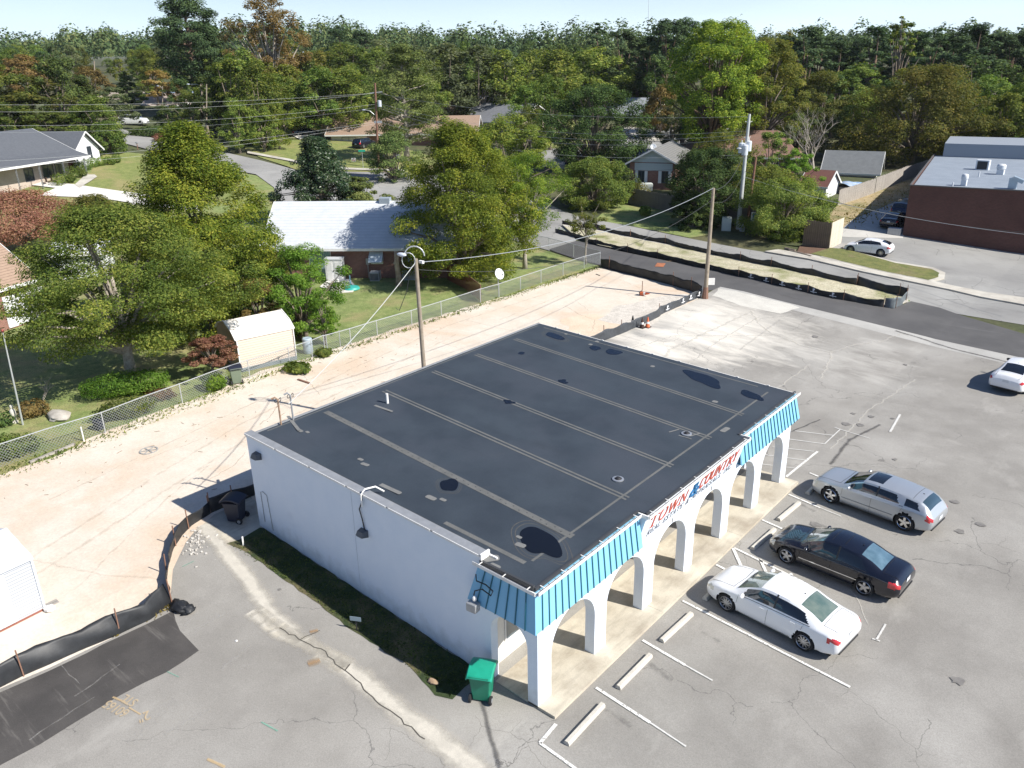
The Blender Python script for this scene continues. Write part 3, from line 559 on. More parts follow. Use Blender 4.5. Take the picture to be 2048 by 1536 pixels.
for a_ in ((-.95,-.87,.9,17.0),(-13.3,-1.5,17.25,17.32),(-4.2,-1.0,.62,.78),(-13.5,-2.4,.40,.46),(-13.75,-13.70,.8,17.3)): mb=MB(); slab(mb,*a_,.001,.006); mb.build('edge_seam',m_tape,roof)
mb=MB()
for (px,py,a,b,r) in ((587,846,1.6,.13,-.35),(762,815,1.35,.12,.02),(776,976,1.25,.17,.0),(600,861,.30,.16,-.1),(615,864,.2,.12,-.1),(721,919,.25,.14,0),(730,929,.36,.16,.1),(862,996,.42,.2,0),(886,1000,.26,.14,0),(1041,1091,.34,.2,.1),(1038,1075,.2,.12,0),(990,1133,.36,.18,0),(1132,668,.16,.16,0),(1181,689,.2,.2,0),(1194,683,.2,.2,0),(1305,733,.2,.2,0),(1430,804,.24,.22,0),(1348,862,.5,.05,1.2),(1370,875,.55,.05,0),(1390,870,.5,.05,1.2),(1450,860,.5,.22,1.5),(980,1118,.55,.3,.9)):
    p=GP(px,py,4.5); p=GP(px,py,zr(p[0])); T0=Matrix.Translation((p[0],p[1],zr(p[0])+.006))@Matrix.Rotation(r,4,'Z'); mb.T=T0
    n=14; pts=[]
    for cx,cy,s in ((1,1,0),(-1,1,1),(-1,-1,2),(1,-1,3)):
        rr=min(a,b)*.35
        for k in range(4): an=PI/2*s+PI/2*k/3; pts.append((cx*(a/2-rr)+rr*math.cos(an),cy*(b/2-rr)+rr*math.sin(an)))
    mb.prism(pts,0,.007); mb.T=None; mb.build('roof_patch',m_tape2,roof); mb=MB()
# standing rain water: one film each
m_pud=mat('rain_water',(.006,.007,.010),rough=.03,spec=.6); m_ring=mat('dried_ring',(.105,.10,.09),(.07,.068,.064),3,.85)
def puddle(px,py,a,b,r,seed,irr=.25):
    rg=random.Random(seed); p=GP(px,py,4.45); p=GP(px,py,zr(p[0])); n=40; ph=[rg.uniform(0,6.3) for _ in range(4)]; am=[irr*.6,irr*.5,irr*.35,irr*.25]
    def ring(s): 
        o=[]
        for k in range(n):
            t=2*PI*k/n; q=1+sum(am[j]*math.sin((j+2)*t+ph[j]) for j in range(4)); x=a*q*math.cos(t)*s; y=b*q*math.sin(t)*s; X=p[0]+x*math.cos(r)-y*math.sin(r); Y=p[1]+x*math.sin(r)+y*math.cos(r); o.append((X,Y))
        return o
    mb=MB(); mb.face([(x,y,zr(x)+.010) for x,y in ring(1)]); mb.build('puddle',m_pud,roof)
    mb=MB()
    for s in (1.22,1.42):
        A=ring(s);B=ring(s+.035)
        for k in range(n):
            if rg.random()<1.1: mb.face([(q[0],q[1],zr(q[0])+.004) for q in (A[k],A[(k+1)%n],B[(k+1)%n],B[k])])
    if .6<a<.9 or (a<.31 and b>.4): mb.build('dried_water_ring',m_ring,roof)['kind']='stuff'
puddle(899,970,.30,.42,.9,1,.12); puddle(1080,1084,.85,.50,-.45,2,.16); puddle(1406,758,1.0,.5,-.35,3,.2); puddle(1503,791,.55,.32,-.35,4,.15); puddle(1190,696,.32,.26,-.2,5,.15); puddle(1227,704,.45,.32,-.3,6,.2); puddle(1110,672,.62,.30,-.2,7,.1); puddle(1018,804,.22,.20,0,8,.3); puddle(1126,763,.24,.2,0,9,.3); puddle(1043,706,.17,.17,0,10,.1)
# vents and drains
p=GP(775,806,4.65); mb=MB(); mb.tube([(p[0],p[1],zr(p[0])),(p[0],p[1],zr(p[0])+.42)],.055,12); mb.build('vent_pipe',m_trimw,roof,'s')
for px,py in ((1236,959),(1373,868)):
    p=GP(px,py,4.28); mb=MB(); mb.lathe([(.20,.0),(.20,.03),(.13,.04),(.12,.0)],(p[0],p[1],zr(p[0])+.008),20); dr=mb.build('roof_drain',m_alum,roof)
    mb=MB(); mb.lathe([(.001,.10),(.08,.08),(.11,.02)],(p[0],p[1],zr(p[0])+.008),12); mb.build('drain_dome',m_dark,dr)
# service masts at the rear corner
for i,(px,py) in enumerate(((560,848),(583,838))):
    p=GP(px,py,4.7); x=max(p[0],XB+.1); z=zr(x); mb=MB(); mb.tube([(x,p[1],z),(x,p[1],z+1.05),(x-.05,p[1]-.08,z+1.15),(x-.12,p[1]-.2,z+1.1)],.035,8); ma=mb.build('service_mast',m_greym if i else mat('rusty_pipe',(.28,.17,.10),(.35,.25,.18),8,.7),roof)
    mb=MB(); mb.tube([(x+.16*math.cos(t),p[1]+.1*math.sin(t),z+1.0+.12*math.sin(t*1.5)) for t in [k*.4 for k in range(14)]],.013,5); mb.build('cable_loop',m_dark,ma)
# parapet coping on the side wall
mb=MB(); n=6
for i in range(n):
    x0=XB-.03+(-2.0-XB+.03)*i/n; x1=XB-.03+(-2.0-XB+.03)*(i+1)/n-.02
    v=[mb.v((x,y,zr(x)+z)) for z in (.11,.17) for x,y in ((x0,-.05),(x1,-.05),(x1,.27),(x0,.27))]; mb.F+=[[v[3],v[2],v[1],v[0]],[v[4],v[5],v[6],v[7]]]+[[v[j],v[(j+1)%4],v[4+(j+1)%4],v[4+j]] for j in range(4)]
mb.build('parapet_cap',m_greym,BLD)
mb=MB(); 
for i in range(n):
    x0=XB-.03+(-2.0-XB+.03)*i/n+.03; x1=XB-.03+(-2.0-XB+.03)*(i+1)/n-.09
    mb.beam((x0,-.062,zr(x0)+.135),(x1,-.062,zr(x1)+.135),.02,.075)
mb.build('parapet_flashing',m_trimw,BLD)
mb=MB(); mb.box(-2.04,-1.98,-.07,.30,zr(-2)+.02,zr(-2)+.22); mb.box(-2.04,-1.70,.27,.33,zr(-2)+.0,zr(-2)+.06); mb.build('parapet_end',m_trimw,BLD)
# mansards
def mansard(name,segs):
    """segs: list of (top a,bottom a) pairs with explicit 3d corner points, quads with standing ribs"""
    mb=MB(); rb=MB()
    for t0,t1,b0,b1,step in segs:
        t0,t1,b0,b1=map(Vector,(t0,t1,b0,b1)); mb.face([b0,b1,t1,t0]); nrm=(b1-b0).cross(t0-b0).normalized()
        L_=(b1-b0).length; k=int(L_/step)
        for i in range(1,k):
            f=i/k; p=b0.lerp(b1,f); q=t0.lerp(t1,f)
            a=nrm*.035; u=(b1-b0).normalized()*.012
            vs=[rb.v(x) for x in (p-u,p+u,q+u,q-u,p-u+a,p+u+a,q+u+a,q-u+a)]
            rb.F+=[[vs[4],vs[5],vs[6],vs[7]],[vs[0],vs[1],vs[5],vs[4]],[vs[1],vs[2],vs[6],vs[5]],[vs[3],vs[0],vs[4],vs[7]],[vs[2],vs[3],vs[7],vs[6]]]
    o=mb.build(name,m_teal,BLD); s=o.modifiers.new('thick','SOLIDIFY'); s.thickness=.05; s.offset=-1
    rb.build('rib',mat('blue_rib',(.02,.13,.17),rough=.45),o); return o
zt=4.14; zb=2.98
mansard('mansard_panel',[((.02,-.12,zt),(.02,5.18,zt),(.22,-.36,zb),(.22,5.18,zb),.30),((-2.05,-.12,zt+.05),(.02,-.12,zt),(-2.32,-.36,zb+.05),(.22,-.36,zb),.32)])
mansard('mansard_panel',[((.02,12.36,zt),(.02,17.80,zt),(.22,12.36,zb),(.22,18.04,zb),.30),((.02,17.80,zt),(-2.05,17.80,zt+.05),(.22,18.04,zb),(-2.32,18.04,zb+.05),.32)])
mb=MB(); mb.face([(-2.05,-.004,zt+.05),(-2.05,-.12,zt+.05),(-2.32,-.36,zb+.05),(-2.32,-.004,zb+.05)]); mb.face([(-2.32,-.36,zb+.04),(.22,-.36,zb-.0),(.22,.0,zb),(-2.32,.0,zb+.04)]); mb.face([(.22,0,zb+.003),(.003,0,zb+.003),(.003,5.18,zb+.003),(.22,5.18,zb+.003)]); mb.face([(.22,12.36,zb),(.003,12.36,zb),(.003,17.9,zb),(.22,17.9,zb)]); mb.build('mansard_soffit',m_teal,BLD)
# sign fascia between the mansards, leaning out at the top
mb=MB(); b0,b1=(.004,5.19,2.98),(.004,12.35,2.98); t0,t1=(.30,5.19,4.14),(.30,12.35,4.14); i0,i1=(.004,5.19,4.14),(.004,12.35,4.14)
mb.face([b0,b1,t1,t0]); mb.face([b0,t0,i0]); mb.face([b1,i1,t1]); mb.face([t0,t1,i1,i0]); fas=mb.build('sign_fascia',m_stucco,BLD)
# gutters
def gutter(pts,nin):
    mb=MB()
    for (a,b),n_ in zip(zip(pts,pts[1:]),nin):
        a=Vector(a);b=Vector(b); n_=Vector(n_)
        o=n_*.07; mb.beam(a-o,b-o,.012,.11); mb.beam(a-Vector((0,0,.05)),b-Vector((0,0,.05)),.13,.012)
        k=max(1,int((b-a).length/1.0))
        for j in range(k+1):
            f=(j+.3)/(k+.6); p=a.lerp(b,f); mb.beam(p-n_*.09+Vector((0,0,.06)),p+n_*.10+Vector((0,0,.075)),.03,.012)
    return mb.build('gutter',m_trimw,BLD)
gutter([(-2.2,-.15,zt+.10),(.09,-.15,zt+.04)],[(0,1,0)])
gutter([(.10,-.15,zt+.04),(.10,5.14,zt+.04)],[(-1,0,0)]); gutter([(.38,5.1,zt+.04),(.38,12.42,zt+.04)],[(-1,0,0)]); gutter([(.10,12.42,zt+.04),(.10,17.88,zt+.04)],[(-1,0,0)])
mb=MB(); mb.box(.03,.42,5.08,5.14,zt-.02,zt+.09); mb.box(.03,.42,12.40,12.46,zt-.02,zt+.09); mb.build('gutter_return',m_trimw,BLD)
mb=MB(); mb.box(-.07,.0,-.05,5.2,zr(0)-.06,zr(0)+.035); mb.box(-.07,.0,12.35,17.8,zr(0)-.06,zr(0)+.035); mb.box(.24,.30,5.2,12.35,zr(0)-.06,zr(0)+.035); mb.box(-2.05,-.07,-.08,-.01,zr(-1)-.1,zr(-1)+.06); mb.build('roof_edge',mat('edge_membrane',(.05,.053,.058),rough=.6),BLD)
mb=MB()
for i in range(9): x=-1.2-i*1.45; mb.cbox((x,LB+.0,zr(x)+.01),(.10,.05,.03))
mb.beam((XB,LB+.01,zr(XB)-.03),(0,LB+.01,zr(0)-.03),.04,.05); mb.build('side_gutter',m_trimw,BLD)
mb=MB(); mb.beam((XB-.05,0.02,zr(XB)-.01),(XB-.05,LB,zr(XB)-.01),.07,.07); mb.build('rear_gutter',m_greym,BLD)
# ---- letters (stroke serif letters)
GL={'T':([((.5,0),(.5,1),1),((.04,.96),(.96,.96),.6)],[(.3,.7,0)],1),'O':([],[],1),'W':([((.05,1),(.3,0),1),((.3,0),(.52,.9),.5),((.52,.9),(.76,0),1),((.76,0),(.98,1),.5)],[(-.07,.2,1),(.86,1.1,1),(.42,.62,1)],1.25),
'N':([((.15,0),(.15,1),.5),((.12,1),(.85,0),1),((.85,0),(.85,1),.5)],[(0,.32,0),(.0,.2,1),(.68,1.0,1)],1.05),'C':([],[],.9),'U':([],[],.95),'R':([((.18,0),(.18,1),1)],[(0,.38,0)],.95),'Y':([((.05,1),(.5,.45),1),((.5,.45),(.95,1),.5),((.5,.45),(.5,0),1)],[(.3,.7,0),(-.1,.22,1),(.78,1.1,1)],.95),
'E':([((.18,0),(.18,1),1),((.1,.97),(.85,.97),.5),((.1,.03),(.9,.03),.5),((.18,.5),(.65,.5),.5)],[],.85),'A':([((.08,0),(.5,1),.5),((.5,1),(.92,0),1),((.22,.35),(.78,.35),.5)],[(-.05,.2,0),(.75,1.07,0)],.95),'L':([((.18,0),(.18,1),1),((.1,.03),(.85,.03),.5)],[(.02,.36,1)],.8),'S':([],[],.75),'P':([((.18,0),(.18,1),1)],[(0,.38,0)],.85),'I':([((.3,0),(.3,1),1)],[(.1,.5,0),(.1,.5,1)],.45),',':([((.2,.08),(.12,-.15),.8)],[],.3),'.':([((.2,.0),(.2,.1),1.2)],[],.3),'&':([],[],1.0),' ':([],[],.5)}
def arcp(cx,cy,rx,ry,a0,a1,n=16): return [(cx+rx*math.cos(rad(a0+(a1-a0)*k/n)),cy+ry*math.sin(rad(a0+(a1-a0)*k/n))) for k in range(n+1)]
CV={'O':[(arcp(.5,.5,.42,.5,0,360,24),1)],'C':[(arcp(.55,.5,.42,.5,45,315,20),1)],'U':[([(.12,1)]+arcp(.5,.33,.38,.33,180,360,14)+[(.88,1)],1)],'R':[(arcp(.45,.74,.34,.24,-90,90,10),1),([(.45,.5),(.95,0)],1)],'P':[(arcp(.4,.72,.38,.26,-90,90,10),1)],
'S':[(arcp(.45,.74,.30,.24,40,270,12)+arcp(.45,.26,.32,.25,90,-140,12),1)],'&':[([(1.0,.45),(.75,.1),(.45,0),(.15,.1),(.12,.32),(.35,.52),(.6,.72),(.55,.95),(.38,1.0),(.24,.88),(.3,.68),(.55,.38),(.98,0)],1)]}
SERIF={'C':[((.86,.72),(.86,.98),.7)],'S':[((.72,.75),(.72,.97),.7),((.16,.05),(.16,.28),.7)],'E':[((.87,.82),(.87,1),.6),((.92,.0),(.92,.22),.6),((.66,.4),(.66,.6),.5)],'T':[((.05,.8),(.05,1),.6),((.95,.8),(.95,1),.6)],'L':[((.88,0),(.88,.22),.6)]}
def text3d(name,txt,y0,y1,z,h,wd,m,parent,shear=.12,depth=.03,wmul=1.0):
    adv=sum(GL[c][2]+.16 for c in txt); sc=(y1-y0)/adv; y=y0
    def P(a,b,off): # along, up on the leaning fascia plane
        zz=z+b; x=.004+(zz-2.98)/1.16*.296+off; return Vector((x,a,zz))
    for c in txt:
        st,se,w_=GL[c]; segs=[([p,q],k) for p,q,k in st]+CV.get(c,[])+[([(a,0.02 if t==0 else .98),(b,0.02 if t==0 else .98)],.45) for a,b,t in se]+[([p,q],k) for p,q,k in SERIF.get(c,[])]
        if segs:
            mb=MB()
            for pts,k in segs:
                q=[((y+u*w_*sc+shear*v*h),v*h) for u,v in pts]; W=wd*k
                for (a,b) in zip(q,q[1:]):
                    d=Vector((b[0]-a[0],b[1]-a[1])); 
                    if d.length<1e-6: continue
                    d.normalize(); kk=W*(1.0 if abs(d.y)>.5 or len(pts)==2 else .6)/2; n=Vector((-d.y,d.x))*kk; e=d*kk*.35
                    R4=[(a[0]+n.x-e.x,a[1]+n.y-e.y),(a[0]-n.x-e.x,a[1]-n.y-e.y),(b[0]-n.x+e.x,b[1]-n.y+e.y),(b[0]+n.x+e.x,b[1]+n.y+e.y)]
                    f=[mb.v(P(*r,depth)) for r in R4]; g=[mb.v(P(*r,.0)) for r in R4]; mb.F.append(f)
                    for i in range(4): mb.F.append([g[i],g[(i+1)%4],f[(i+1)%4],f[i]])
            mb.build(name,m,parent)
        y+=(w_+.16)*sc
m_red=mat('red_letter',(.50,.075,.040),(.58,.13,.085),5,.6); m_nav=mat('dark_letter',(.045,.05,.075),rough=.6); m_amp=mat('blue_letter',(.02,.16,.36),rough=.5)
text3d('letter','TOWN',5.55,8.15,3.40,.50,.062,m_red,fas); text3d('letter','COUNTRY',8.95,12.0,3.40,.50,.062,m_red,fas); text3d('ampersand','&',8.3,8.92,3.32,.62,.085,m_amp,fas,depth=.05)
text3d('small_letter','REAL ESTATE',5.65,8.05,3.07,.23,.03,m_nav,fas,depth=.012); text3d('small_letter','&',8.22,8.46,3.07,.23,.03,m_nav,fas,depth=.012); text3d('small_letter','APPRAISALS, INC.',8.68,11.85,3.07,.23,.03,m_nav,fas,depth=.012)
# small lamps above each arch
for c,h,sp in OPS:
    mb=MB(); mb.cbox((.02,c,2.84),(.03,.03,.16)); mb.build('wall_hook',m_greym,BLD)
# conduit, wall floodlights
def flood(x,y,z,face):
    mb=MB(); s=-1
    P=[(-.17,0,.12),(.17,0,.12),(.17,0,-.14),(-.17,0,-.14),(-.14,-.2,.10),(.14,-.2,.10),(.17,-.26,-.06),(-.17,-.26,-.06)]
    v=[mb.v((x+p[0],y+p[1],z+p[2])) for p in P]; mb.F+=[[v[0],v[1],v[2],v[3]],[v[0],v[4],v[5],v[1]],[v[4],v[7],v[6],v[5]],[v[1],v[5],v[6],v[2]],[v[0],v[3],v[7],v[4]],[v[3],v[2],v[6],v[7]]]
    o=mb.build('wall_lamp',mat('lamp_bronze',(.10,.11,.125),rough=.5,metal=.3),BLD); mb=MB(); mb.face([(x-.14,y-.262,z-.075),(x+.14,y-.262,z-.075),(x+.14,y-.04,z-.145),(x-.14,y-.04,z-.145)]); mb.build('lens',glass('lamp_lens',(.35,.38,.40),.2),o)
flood(-13.2,-.01,4.15,0)
p=GP(718,1060,4.0); lx=-7.05
for X,Z in ((-7.3,3.15),):
    flood(X,-.01,Z,0)
    mb=MB(); zt_=zr(X)+.2; mb.tube([(X+.02,-.03,Z+.1),(X+.0,-.06,Z+.5),(X-.12,-.05,Z+.85),(X+.02,-.06,Z+1.1),(X+.14,-.10,Z+1.32),(X+.12,-.10,zt_+.02),(X+.12,-.05,zt_+.05)],.022,6); mb.build('lamp_cable',m_dark,BLD)
    mb=MB(); mb.tube([(X+.12,-.11,Z+1.05),(X+.12,-.11,zt_),(X+.14,.05,zt_+.12),(X+.25,.4,zt_+.1),(X+.4,.62,zt_-.12)],.03,7); mb.build('white_conduit',m_trimw,BLD)
mb=MB(); mb.tube([(-2.0,-.30,3.98),(-1.95,-.34,3.8),(-1.6,-.33,3.82),(-1.3,-.36,3.75),(-1.35,-.4,3.6),(-1.7,-.38,3.65),(-1.95,-.42,3.5),(-1.98,-.44,3.35)],.02,6); mb.build('lamp_cable',m_dark,BLD)
mb=MB(); mb.cbox((-1.95,-.52,3.02),(.34,.24,.28),rz=.1); o=mb.build('corner_floodlight',m_greym,BLD,bevel=.02); mb=MB(); mb.blob((-1.92,-.48,3.28),(.07,.07,.09)); mb.build('sensor',m_trimw,o)
mb=MB(); mb.tube([(-13.45,-.02,1.2),(-13.45,-.02,2.5),(-13.3,-.02,2.58),(-13.05,-.02,2.5),(-12.95,-.02,1.0)],.012,5); mb.build('wall_conduit',m_greym,BLD)
mb=MB(); mb.tube([(-7.85,-.004,.5),(-7.85,-.004,zr(-7.9))],.006,4); mb.build('wall_joint',mat('joint_grey',(.45,.48,.52),rough=.9),BLD)
# walkway slab in front of the arcade
mb=MB(); 
for i,(a,b) in enumerate(((-.0,6.05),(6.06,12.1),(12.11,LB+.05))): mb.box(-2.3,.62,a,b,-.35,.115)
o=mb.build('arcade_walk',m_walk); o['kind']='structure'
# ================================================================== TREES
def leaf_mat(name,c1,c2,c3,gloss=0.0,trans=.35,bigscale=.55):
    if name in MATS: return MATS[name]
    m=bpy.data.materials.new(name); MATS[name]=m; m.use_nodes=True; N=m.node_tree.nodes; L=m.node_tree.links; N.clear()
    out=N.new('ShaderNodeOutputMaterial'); geo=N.new('ShaderNodeNewGeometry'); oi=N.new('ShaderNodeObjectInfo'); tc=N.new('ShaderNodeTexCoord')
    r=N.new('ShaderNodeValToRGB'); e=r.color_ramp.elements; e[0].position=0.0; e[0].color=(*c1,1); e[1].position=1.0; e[1].color=(*c3,1); x=e.new(.5); x.color=(*c2,1)
    n=N.new('ShaderNodeTexNoise'); n.inputs['Scale'].default_value=bigscale; n.inputs['Detail'].default_value=3; L.new(tc.outputs['Object'],n.inputs['Vector'])
    a=N.new('ShaderNodeMath'); a.operation='MULTIPLY_ADD'; L.new(n.outputs['Fac'],a.inputs[0]); a.inputs[1].default_value=1.5; a.inputs[2].default_value=-.66
    b=N.new('ShaderNodeMath'); b.operation='MULTIPLY_ADD'; L.new(geo.outputs['Random Per Island'],b.inputs[0]); b.inputs[1].default_value=.75; L.new(a.outputs[0],b.inputs[2])
    L.new(b.outputs[0],r.inputs[0])
    h=N.new('ShaderNodeHueSaturation'); mr=N.new('ShaderNodeMapRange'); mr.inputs[3].default_value=.482; mr.inputs[4].default_value=.518; L.new(oi.outputs['Random'],mr.inputs[0]); L.new(mr.outputs[0],h.inputs['Hue'])
    mv=N.new('ShaderNodeMapRange'); mv.inputs[3].default_value=.75; mv.inputs[4].default_value=1.3; fr=N.new('ShaderNodeMath'); fr.operation='FRACT'; ml=N.new('ShaderNodeMath'); ml.operation='MULTIPLY'; ml.inputs[1].default_value=7.31; L.new(oi.outputs['Random'],ml.inputs[0]); L.new(ml.outputs[0],fr.inputs[0]); L.new(fr.outputs[0],mv.inputs[0]); L.new(mv.outputs[0],h.inputs['Value'])
    L.new(r.outputs[0],h.inputs['Color'])
    p=N.new('ShaderNodeBsdfPrincipled'); p.inputs['Roughness'].default_value=.42 if gloss else .75; p.inputs['Specular IOR Level'].default_value=.5 if gloss else .18; L.new(h.outputs[0],p.inputs['Base Color'])
    t=N.new('ShaderNodeBsdfTranslucent'); g=N.new('ShaderNodeMix'); g.data_type='RGBA'; g.blend_type='MULTIPLY'; g.inputs[0].default_value=1; L.new(h.outputs[0],g.inputs[6]); g.inputs[7].default_value=(1.5,1.6,.6,1); L.new(g.outputs[2],t.inputs[0])
    mx=N.new('ShaderNodeMixShader'); mx.inputs[0].default_value=trans; L.new(p.outputs[0],mx.inputs[1]); L.new(t.outputs[0],mx.inputs[2]); L.new(mx.outputs[0],out.inputs[0]); return m
LM={'olive':leaf_mat('leaf_olive',(0.051,0.081,0.016),(0.132,0.170,0.031),(0.277,0.271,0.054)),
'yellow':leaf_mat('leaf_yellow_green',(0.043,0.086,0.013),(0.146,0.211,0.026),(0.346,0.367,0.049)),
'maple':leaf_mat('leaf_maple',(.050,.11,.016),(.18,.26,.032),(.40,.42,.06)),
'green':leaf_mat('leaf_green',(0.053,0.096,0.021),(0.140,0.197,0.042),(0.273,0.291,0.065)),
'dark':leaf_mat('leaf_dark',(0.030,0.059,0.018),(0.077,0.118,0.030),(0.146,0.186,0.048),trans=.2),
'magnolia':leaf_mat('leaf_magnolia',(0.014,0.041,0.014),(0.042,0.082,0.024),(0.120,0.144,0.072),gloss=1,trans=.12),
'pine':leaf_mat('leaf_pine',(0.028,0.057,0.025),(0.066,0.106,0.042),(0.118,0.165,0.059),trans=.15),
'red':leaf_mat('leaf_red',(.13,.05,.035),(.25,.12,.09),(.33,.20,.11)),
'rust':leaf_mat('leaf_rust',(.09,.06,.025),(.17,.11,.04),(.25,.18,.07)),
'autumn':leaf_mat('leaf_autumn',(.050,.070,.016),(.130,.140,.030),(.24,.20,.045)),
'gold':leaf_mat('leaf_gold',(.13,.10,.025),(.27,.20,.06),(.42,.34,.15)),
'fresh':leaf_mat('leaf_fresh',(.05,.12,.015),(.13,.24,.03),(.25,.36,.06)),
'grey':leaf_mat('leaf_greygreen',(0.058,0.078,0.039),(0.124,0.150,0.072),(0.208,0.221,0.117)),
'cedar':leaf_mat('leaf_cedar',(0.051,0.085,0.025),(0.122,0.164,0.044),(0.216,0.243,0.075),trans=.2)}
m_bark=mat('bark',(.16,.125,.095),(.26,.215,.17),5,.95,bump=.5,bscale=15); m_barkp=mat('pale_bark',(.42,.38,.32),(.26,.22,.18),6,.95); m_bark_red=mat('pine_bark',(.13,.085,.06),(.19,.13,.09),5,.95)
def quads(C,Nn,S,rng,asp=.55,flat=0.0):
    n=len(C); R=rng.normal(size=(n,3)); R/=np.linalg.norm(R,axis=1)[:,None]
    Nn=Nn+R*(1.0-flat)*.75; Nn/=np.linalg.norm(Nn,axis=1)[:,None]; a=np.cross(Nn,R); a/=np.linalg.norm(a,axis=1)[:,None]+1e-9; b=np.cross(Nn,a)
    S=S[:,None]; V=np.empty((n,4,3)); V[:,0]=C-a*S*.5; V[:,1]=C+b*S*asp*.5+a*S*.08; V[:,2]=C+a*S*.5; V[:,3]=C-b*S*asp*.5+a*S*.08
    return V.reshape(-1,3)
def mesh_quads(name,V,m):
    n=len(V)//4; me=bpy.data.meshes.new(name); me.vertices.add(len(V)); me.vertices.foreach_set('co',V.astype(np.float32).ravel()); me.loops.add(n*4); me.loops.foreach_set('vertex_index',np.arange(n*4,dtype=np.int32)); me.polygons.add(n)
    me.polygons.foreach_set('loop_start',np.arange(0,n*4,4,dtype=np.int32)); me.polygons.foreach_set('loop_total',np.full(n,4,dtype=np.int32)); me.update(calc_edges=True); me.materials.append(m); return me
def clumps(kind,H,Wd,rng,nc,z0):
    """clump centres (x,y,z) and radii for one crown; H tree height, Wd crown width, z0 crown start"""
    C=[];R=[]; Hc=H-z0
    if kind in ('ovoid','round','spread','sparse','dome','cone','shrub'):
        k=0
        while len(C)<nc and k<nc*60:
            k+=1; t=rng.random()**(1.45 if kind=='dome' else 1.0); a=rng.random()*2*PI
            if kind=='round': prof=math.sin(PI*(t*.86+.10))**.55
            elif kind=='ovoid': prof=math.sin(PI*(t*.70+.29))**.8
            elif kind=='dome': prof=math.sqrt(max(0,1-t*t*.96)); 
            elif kind=='spread': prof=(.62+.38*math.sin(PI*min(1,t*1.15)))*math.sqrt(max(0,1-max(0,(t-.45)/.58)**2)) if t<1 else 0
            elif kind=='cone': prof=(1-t)**.75*.97+.06
            elif kind=='shrub': prof=math.sqrt(max(0,1-t*t*.9))
            else: prof=math.sin(PI*(t*.8+.12))**.8
            lob=1+(.08 if kind in('dome','ovoid') else .20)*math.sin(3*a+k0(rng))+.12*math.sin(5*a+t*6)
            rr=Wd/2*prof*lob*(rng.random()**.38 if kind!='sparse' else rng.random()**.5)
            cr=Wd*(.085 if kind!='cone' else .07)*(.5+.9*rng.random())*(70/max(70,nc))**.33*1.22
            if kind=='sparse': cr*=.8
            if kind=='ovoid': cr*=1.22
            C.append((rr*math.cos(a),rr*math.sin(a),z0+t*Hc*.97)); R.append(cr)
    elif kind=='pine':
        k=0
        while len(C)<nc:
            t=rng.random()**.8; a=rng.random()*2*PI; prof=(.35+.65*math.sin(PI*min(1,t*.9+.12)))*(1.0 if t<.8 else 1-(t-.8)*3.2); lay=round(t*9)/9+rng.normal()*.035
            rr=Wd/2*max(.12,prof)*(.35+.65*rng.random()**.6)*(1+.25*math.sin(2*a+lay*9)); C.append((rr*math.cos(a),rr*math.sin(a),z0+min(1,max(0,lay))*Hc)); R.append(Wd*.10*(.7+.6*rng.random()))
    return np.array(C),np.array(R)
_k=[0.0]
def k0(rng): return _k[0]
def tree_meshes(seed,kind,H,Wd,z0,nl,ls,mkey,nc=60,lean=0.0,bark=None,gap=0.0,tr=.028,nbr=None):
    rng=np.random.default_rng(seed); _k[0]=rng.random()*6
    C,R=clumps(kind,H,Wd,rng,nc,z0)
    # leaves
    wgt=R**2; idx=rng.choice(len(C),nl,p=wgt/wgt.sum()); d=rng.normal(size=(nl,3)); d/=np.linalg.norm(d,axis=1)[:,None]
    rad_=(rng.random(nl)**.36); 
    sq=np.array([1,1,.66 if kind not in('pine','spread') else .46]); P=C[idx]+d*sq*(R[idx]*rad_*1.15)[:,None]
    up_=np.array([0,0,.75]); ctr=np.array([0,0,(z0+H)/2]); outw=P-ctr; outw/=np.linalg.norm(outw,axis=1)[:,None]+1e-6
    Nn=d*.35+up_+outw*.35; S=ls*(.6+.8*rng.random(nl)); V=quads(P,Nn,S,rng)
    me=mesh_quads('crown',V,LM[mkey])
    mb=MB(); r0=max(.06,H*tr); zt=z0+(H-z0)*(.55 if kind not in('pine','cone') else .93); zf=z0*1.0 if kind in('pine','cone') else z0*.75
    pts=[(0,0,-.25)]; k=6
    for i in range(1,k+1): t=i/k; pts.append((lean*t*H+rng.normal()*.03*H*.15,rng.normal()*.03*H*.15,zt*t))
    mb.tube(pts,[r0*(1.25 if i==0 else 1-.80*i/k) for i in range(k+1)],8)
    order=rng.permutation(len(C))[:(nbr or max(8,nc//3))]
    for j in order:
        c=C[j]; zs=min(max(zf*.75+.25*c[2]*rng.random(),zf*.8),zt*.95) if kind not in('pine','cone') else max(z0*.9,c[2]-abs(R[j]))*0.97
        t=min(1,zs/zt); s=Vector((lean*t*H,0,zs)); e=Vector(c); mid=s.lerp(e,.5)+Vector((0,0,.06*H if kind!='pine' else -.01*H)); rb=max(.025,r0*(1-t)*.55+.02)
        mb.tube([s,s.lerp(mid,.5)+Vector(rng.normal(size=3))*.03*H*.3,mid,e],[rb,rb*.8,rb*.55,rb*.2],5,cap=False)
    mt=mb.mesh('trunk',bark or m_bark,'all')
    return me,mt
TREES={}
def put_tree(name,label,cat,loc,mesh_pair,sc=(1,1,1),rot=0.0,group=None,trunk_first=False):
    o=E(name,label,cat,loc,rot,group); o.scale=sc
    for nm,me in (('crown',mesh_pair[0]),('trunk',mesh_pair[1])):
        c=bpy.data.objects.new(nm,me); COL.objects.link(c); c.parent=o
    return o
